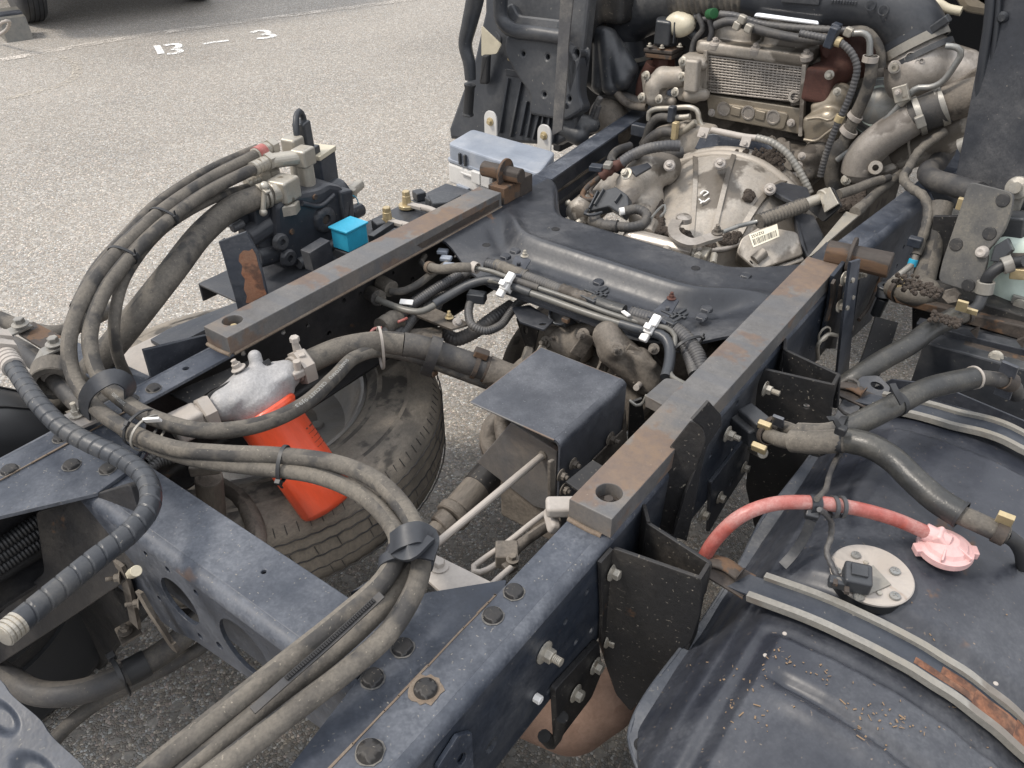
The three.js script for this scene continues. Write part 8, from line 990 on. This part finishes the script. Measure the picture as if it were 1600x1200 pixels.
// ---------- dark parts under the left rear corner ----------
{
  const t = thing('axle_plate', 'rusty black axle plate and coil area below the left gusset', 'axle part');
  part(t, 'plate', slab(z3(-.30, [[55, 800], [130, 790], [195, 905], [150, 940], [90, 985], [-30, 1010], [-30, 985], [70, 930], [95, 880]]), .012, { n: V3(.2, .3, 1), bevel: .002, rc: .01 }), M.webDirt);  part(t, 'back_plate', slab(z3(-.36, [[-60, 940], [80, 900], [200, 925], [230, 960], [180, 1010], [150, 1055], [90, 1058], [60, 1025], [20, 1020], [-60, 1010]]), .02, { n: ZA, bevel: .003, rc: .012 }), M.bracket);
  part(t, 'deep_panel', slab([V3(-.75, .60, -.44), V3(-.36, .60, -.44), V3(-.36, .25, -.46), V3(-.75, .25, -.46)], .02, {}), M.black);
  const s = thing('corrugated_hose', 'black corrugated conduits inside the left rail channel behind the rusty axle plate', 'conduit'); for (const k of [0, 18, 36]) part(s, 'conduit', tube([X(-60, 888 + k, -.395), X(0, 852 + k, -.395), X(60, 812 + k, -.395), X(130, 770 + k, -.395)], .0115, { corr: [.006, .002], seg: 14 }), M.rubber);
  const w = thing('lower_hose', 'thick dusty hose sweeping along the bottom left with a black sleeve', 'hose'), P = y3(.36, [[-40, 1020], [10, 1058], [60, 1083], [120, 1082], [180, 1062], [230, 1035], [280, 1000], [320, 960, .38]]); part(w, 'hose_body', tube(P, .022, { seg: 18 }), M.hoseDark); part(w, 'sleeve', tube([mid(P[4], P[5], .35), P[5].clone()], .0245, { seg: 18 }), M.rubber, 'black band round the hose');
  const v = thing('lower_hose', 'thinner dusty hose below the thick one, over the open asphalt', 'hose'); part(v, 'hose_body', tube(y3(.30, [[60, 1190], [100, 1140], [150, 1100], [210, 1068], [270, 1038], [330, 1000], [360, 965]]), .0125, { seg: 16 }), M.hoseDark);
  const ct = thing('cable_tie', 'black cable tie joining the two lower hoses at the bottom left', 'cable tie'); part(ct, 'band', [strap(y3(.39, [[172, 1026, .395], [182, 1042, .40], [192, 1062, .385], [204, 1084, .33]]), .008, .003, () => V3(0, 1, .4)), obox(Y(174, 1026, .398), V3(1, 0, .2), UP, .014, .012, .014, .002)], M.rubber);
  const b = thing('hose_hanger', 'brown bent hanger strips with bolts below the rear crossmember', 'bracket'); part(b, 'strip', [strap(z3(-.325, [[186, 880], [196, 905], [205, 940], [212, 975]]), .022, .006, () => ZA), slab(y3(.42, [[178, 982], [210, 965], [222, 988], [190, 1008]]), .006, { bevel: .001, rc: .003 })], M.castDirt); part(b, 'strip', strap(z3(-.315, [[218, 925], [235, 955], [255, 985], [270, 1008], [276, 1012]]), .016, .006, () => ZA), M.castDirt); part(b, 'bolt', [bolt(Y(196, 986, .425), UP, .013, .006)], M.castDirt); for (const [u, v] of [[188, 902], [218, 942]]) part(b, 'bolt', bolt(Z(u, v, -.318), V3(-.6, .1, .8), .010, .012), M.castDirt);
  const wc = thing('plastic_cap', 'small ivory plastic cap on the crossmember face by the wrapped hose', 'cap nut'); part(wc, 'head', [cyl(Z(206, 896, -.32), Z(213, 892, -.30), .0075), hex(Z(204, 897, -.325), dirOf(Z(206, 896, -.32), Z(213, 892, -.30)), .013, .012)], M.cream);  // a small ivory cap
  const pn = thing('pressed_panel', 'blue grey pressed sheet panel with dents at the bottom left corner', 'panel'), n = V3(.25, .9, .2).normalize(), p0 = Y(70, 1130, .80), Q = (u, v) => PL(u, v, p0, n); part(pn, 'sheet', [0, 1].map(k => clean(grid(60, 70, (u, v) => { const w = 1000 + v * 300, re = lerpTab([[1000, -70], [1075, 10], [1135, 70], [1212, 140], [1300, 165]], w), q = -110 + (re + 110) * u, e = (a, c, ra, rb, an) => { const x = q - a, y = w - c, co = Math.cos(an), si = Math.sin(an); return 1 - sst(.55, 1.1, Math.hypot((x * co + y * si) / ra, (y * co - x * si) / rb)); }; const d = .008 * e(0, 1120, 36, 22, .75) + .008 * e(52, 1205, 40, 26, .6), p = Q(q, w).addScaledVector(n, -d - k * .005); return [p, p.x, p.z]; }, !k))), M.rail);
  const ps = thing('upright_post', 'brown muddy post rising between the crossmember and the spare tyre', 'post'); part(ps, 'post', [cyl(Y(326, 745, .66), Y(336, 850, .48), .024), obox(Y(322, 725, .70), V3(.6, 0, -.6), UP, .05, .02, .04, .003)], M.castDirt); part(ps, 'bolt', bolt(Y(309, 729, .70), V3(.8, .3, .4), .009, .004), M.zinc);
  const ch = thing('corrugated_hose', 'black corrugated conduits disappearing under the hose clamp by the left rail', 'conduit'); for (const k of [0, 14]) part(ch, 'conduit', tube(y3(.74, [[228, 722 + k], [252, 706 + k], [285, 700 + k]]), .0095, { corr: [.006, .0015] }), M.conduit);
  const bh = thing('lower_hose', 'muddy hose curving down beside the post towards the spare tyre', 'hose'); part(bh, 'hose_body', tube(y3(.55, [[345, 760], [372, 778], [392, 805], [402, 838], [398, 870]]), .017, { seg: 16 }), M.castDirt);
  const tw = thing('triangle_plate', 'blue grey triangular plate under the hose clamp between rail and crossmember', 'plate'); part(tw, 'plate', slab([Y(160, 690, .80), Y(222, 662, .805), Y(240, 690, .80), Y(222, 718, .795), Y(196, 736, .795)], .005, { bevel: .001 }), M.rail);
}

settle();
renderer.render(scene, camera);
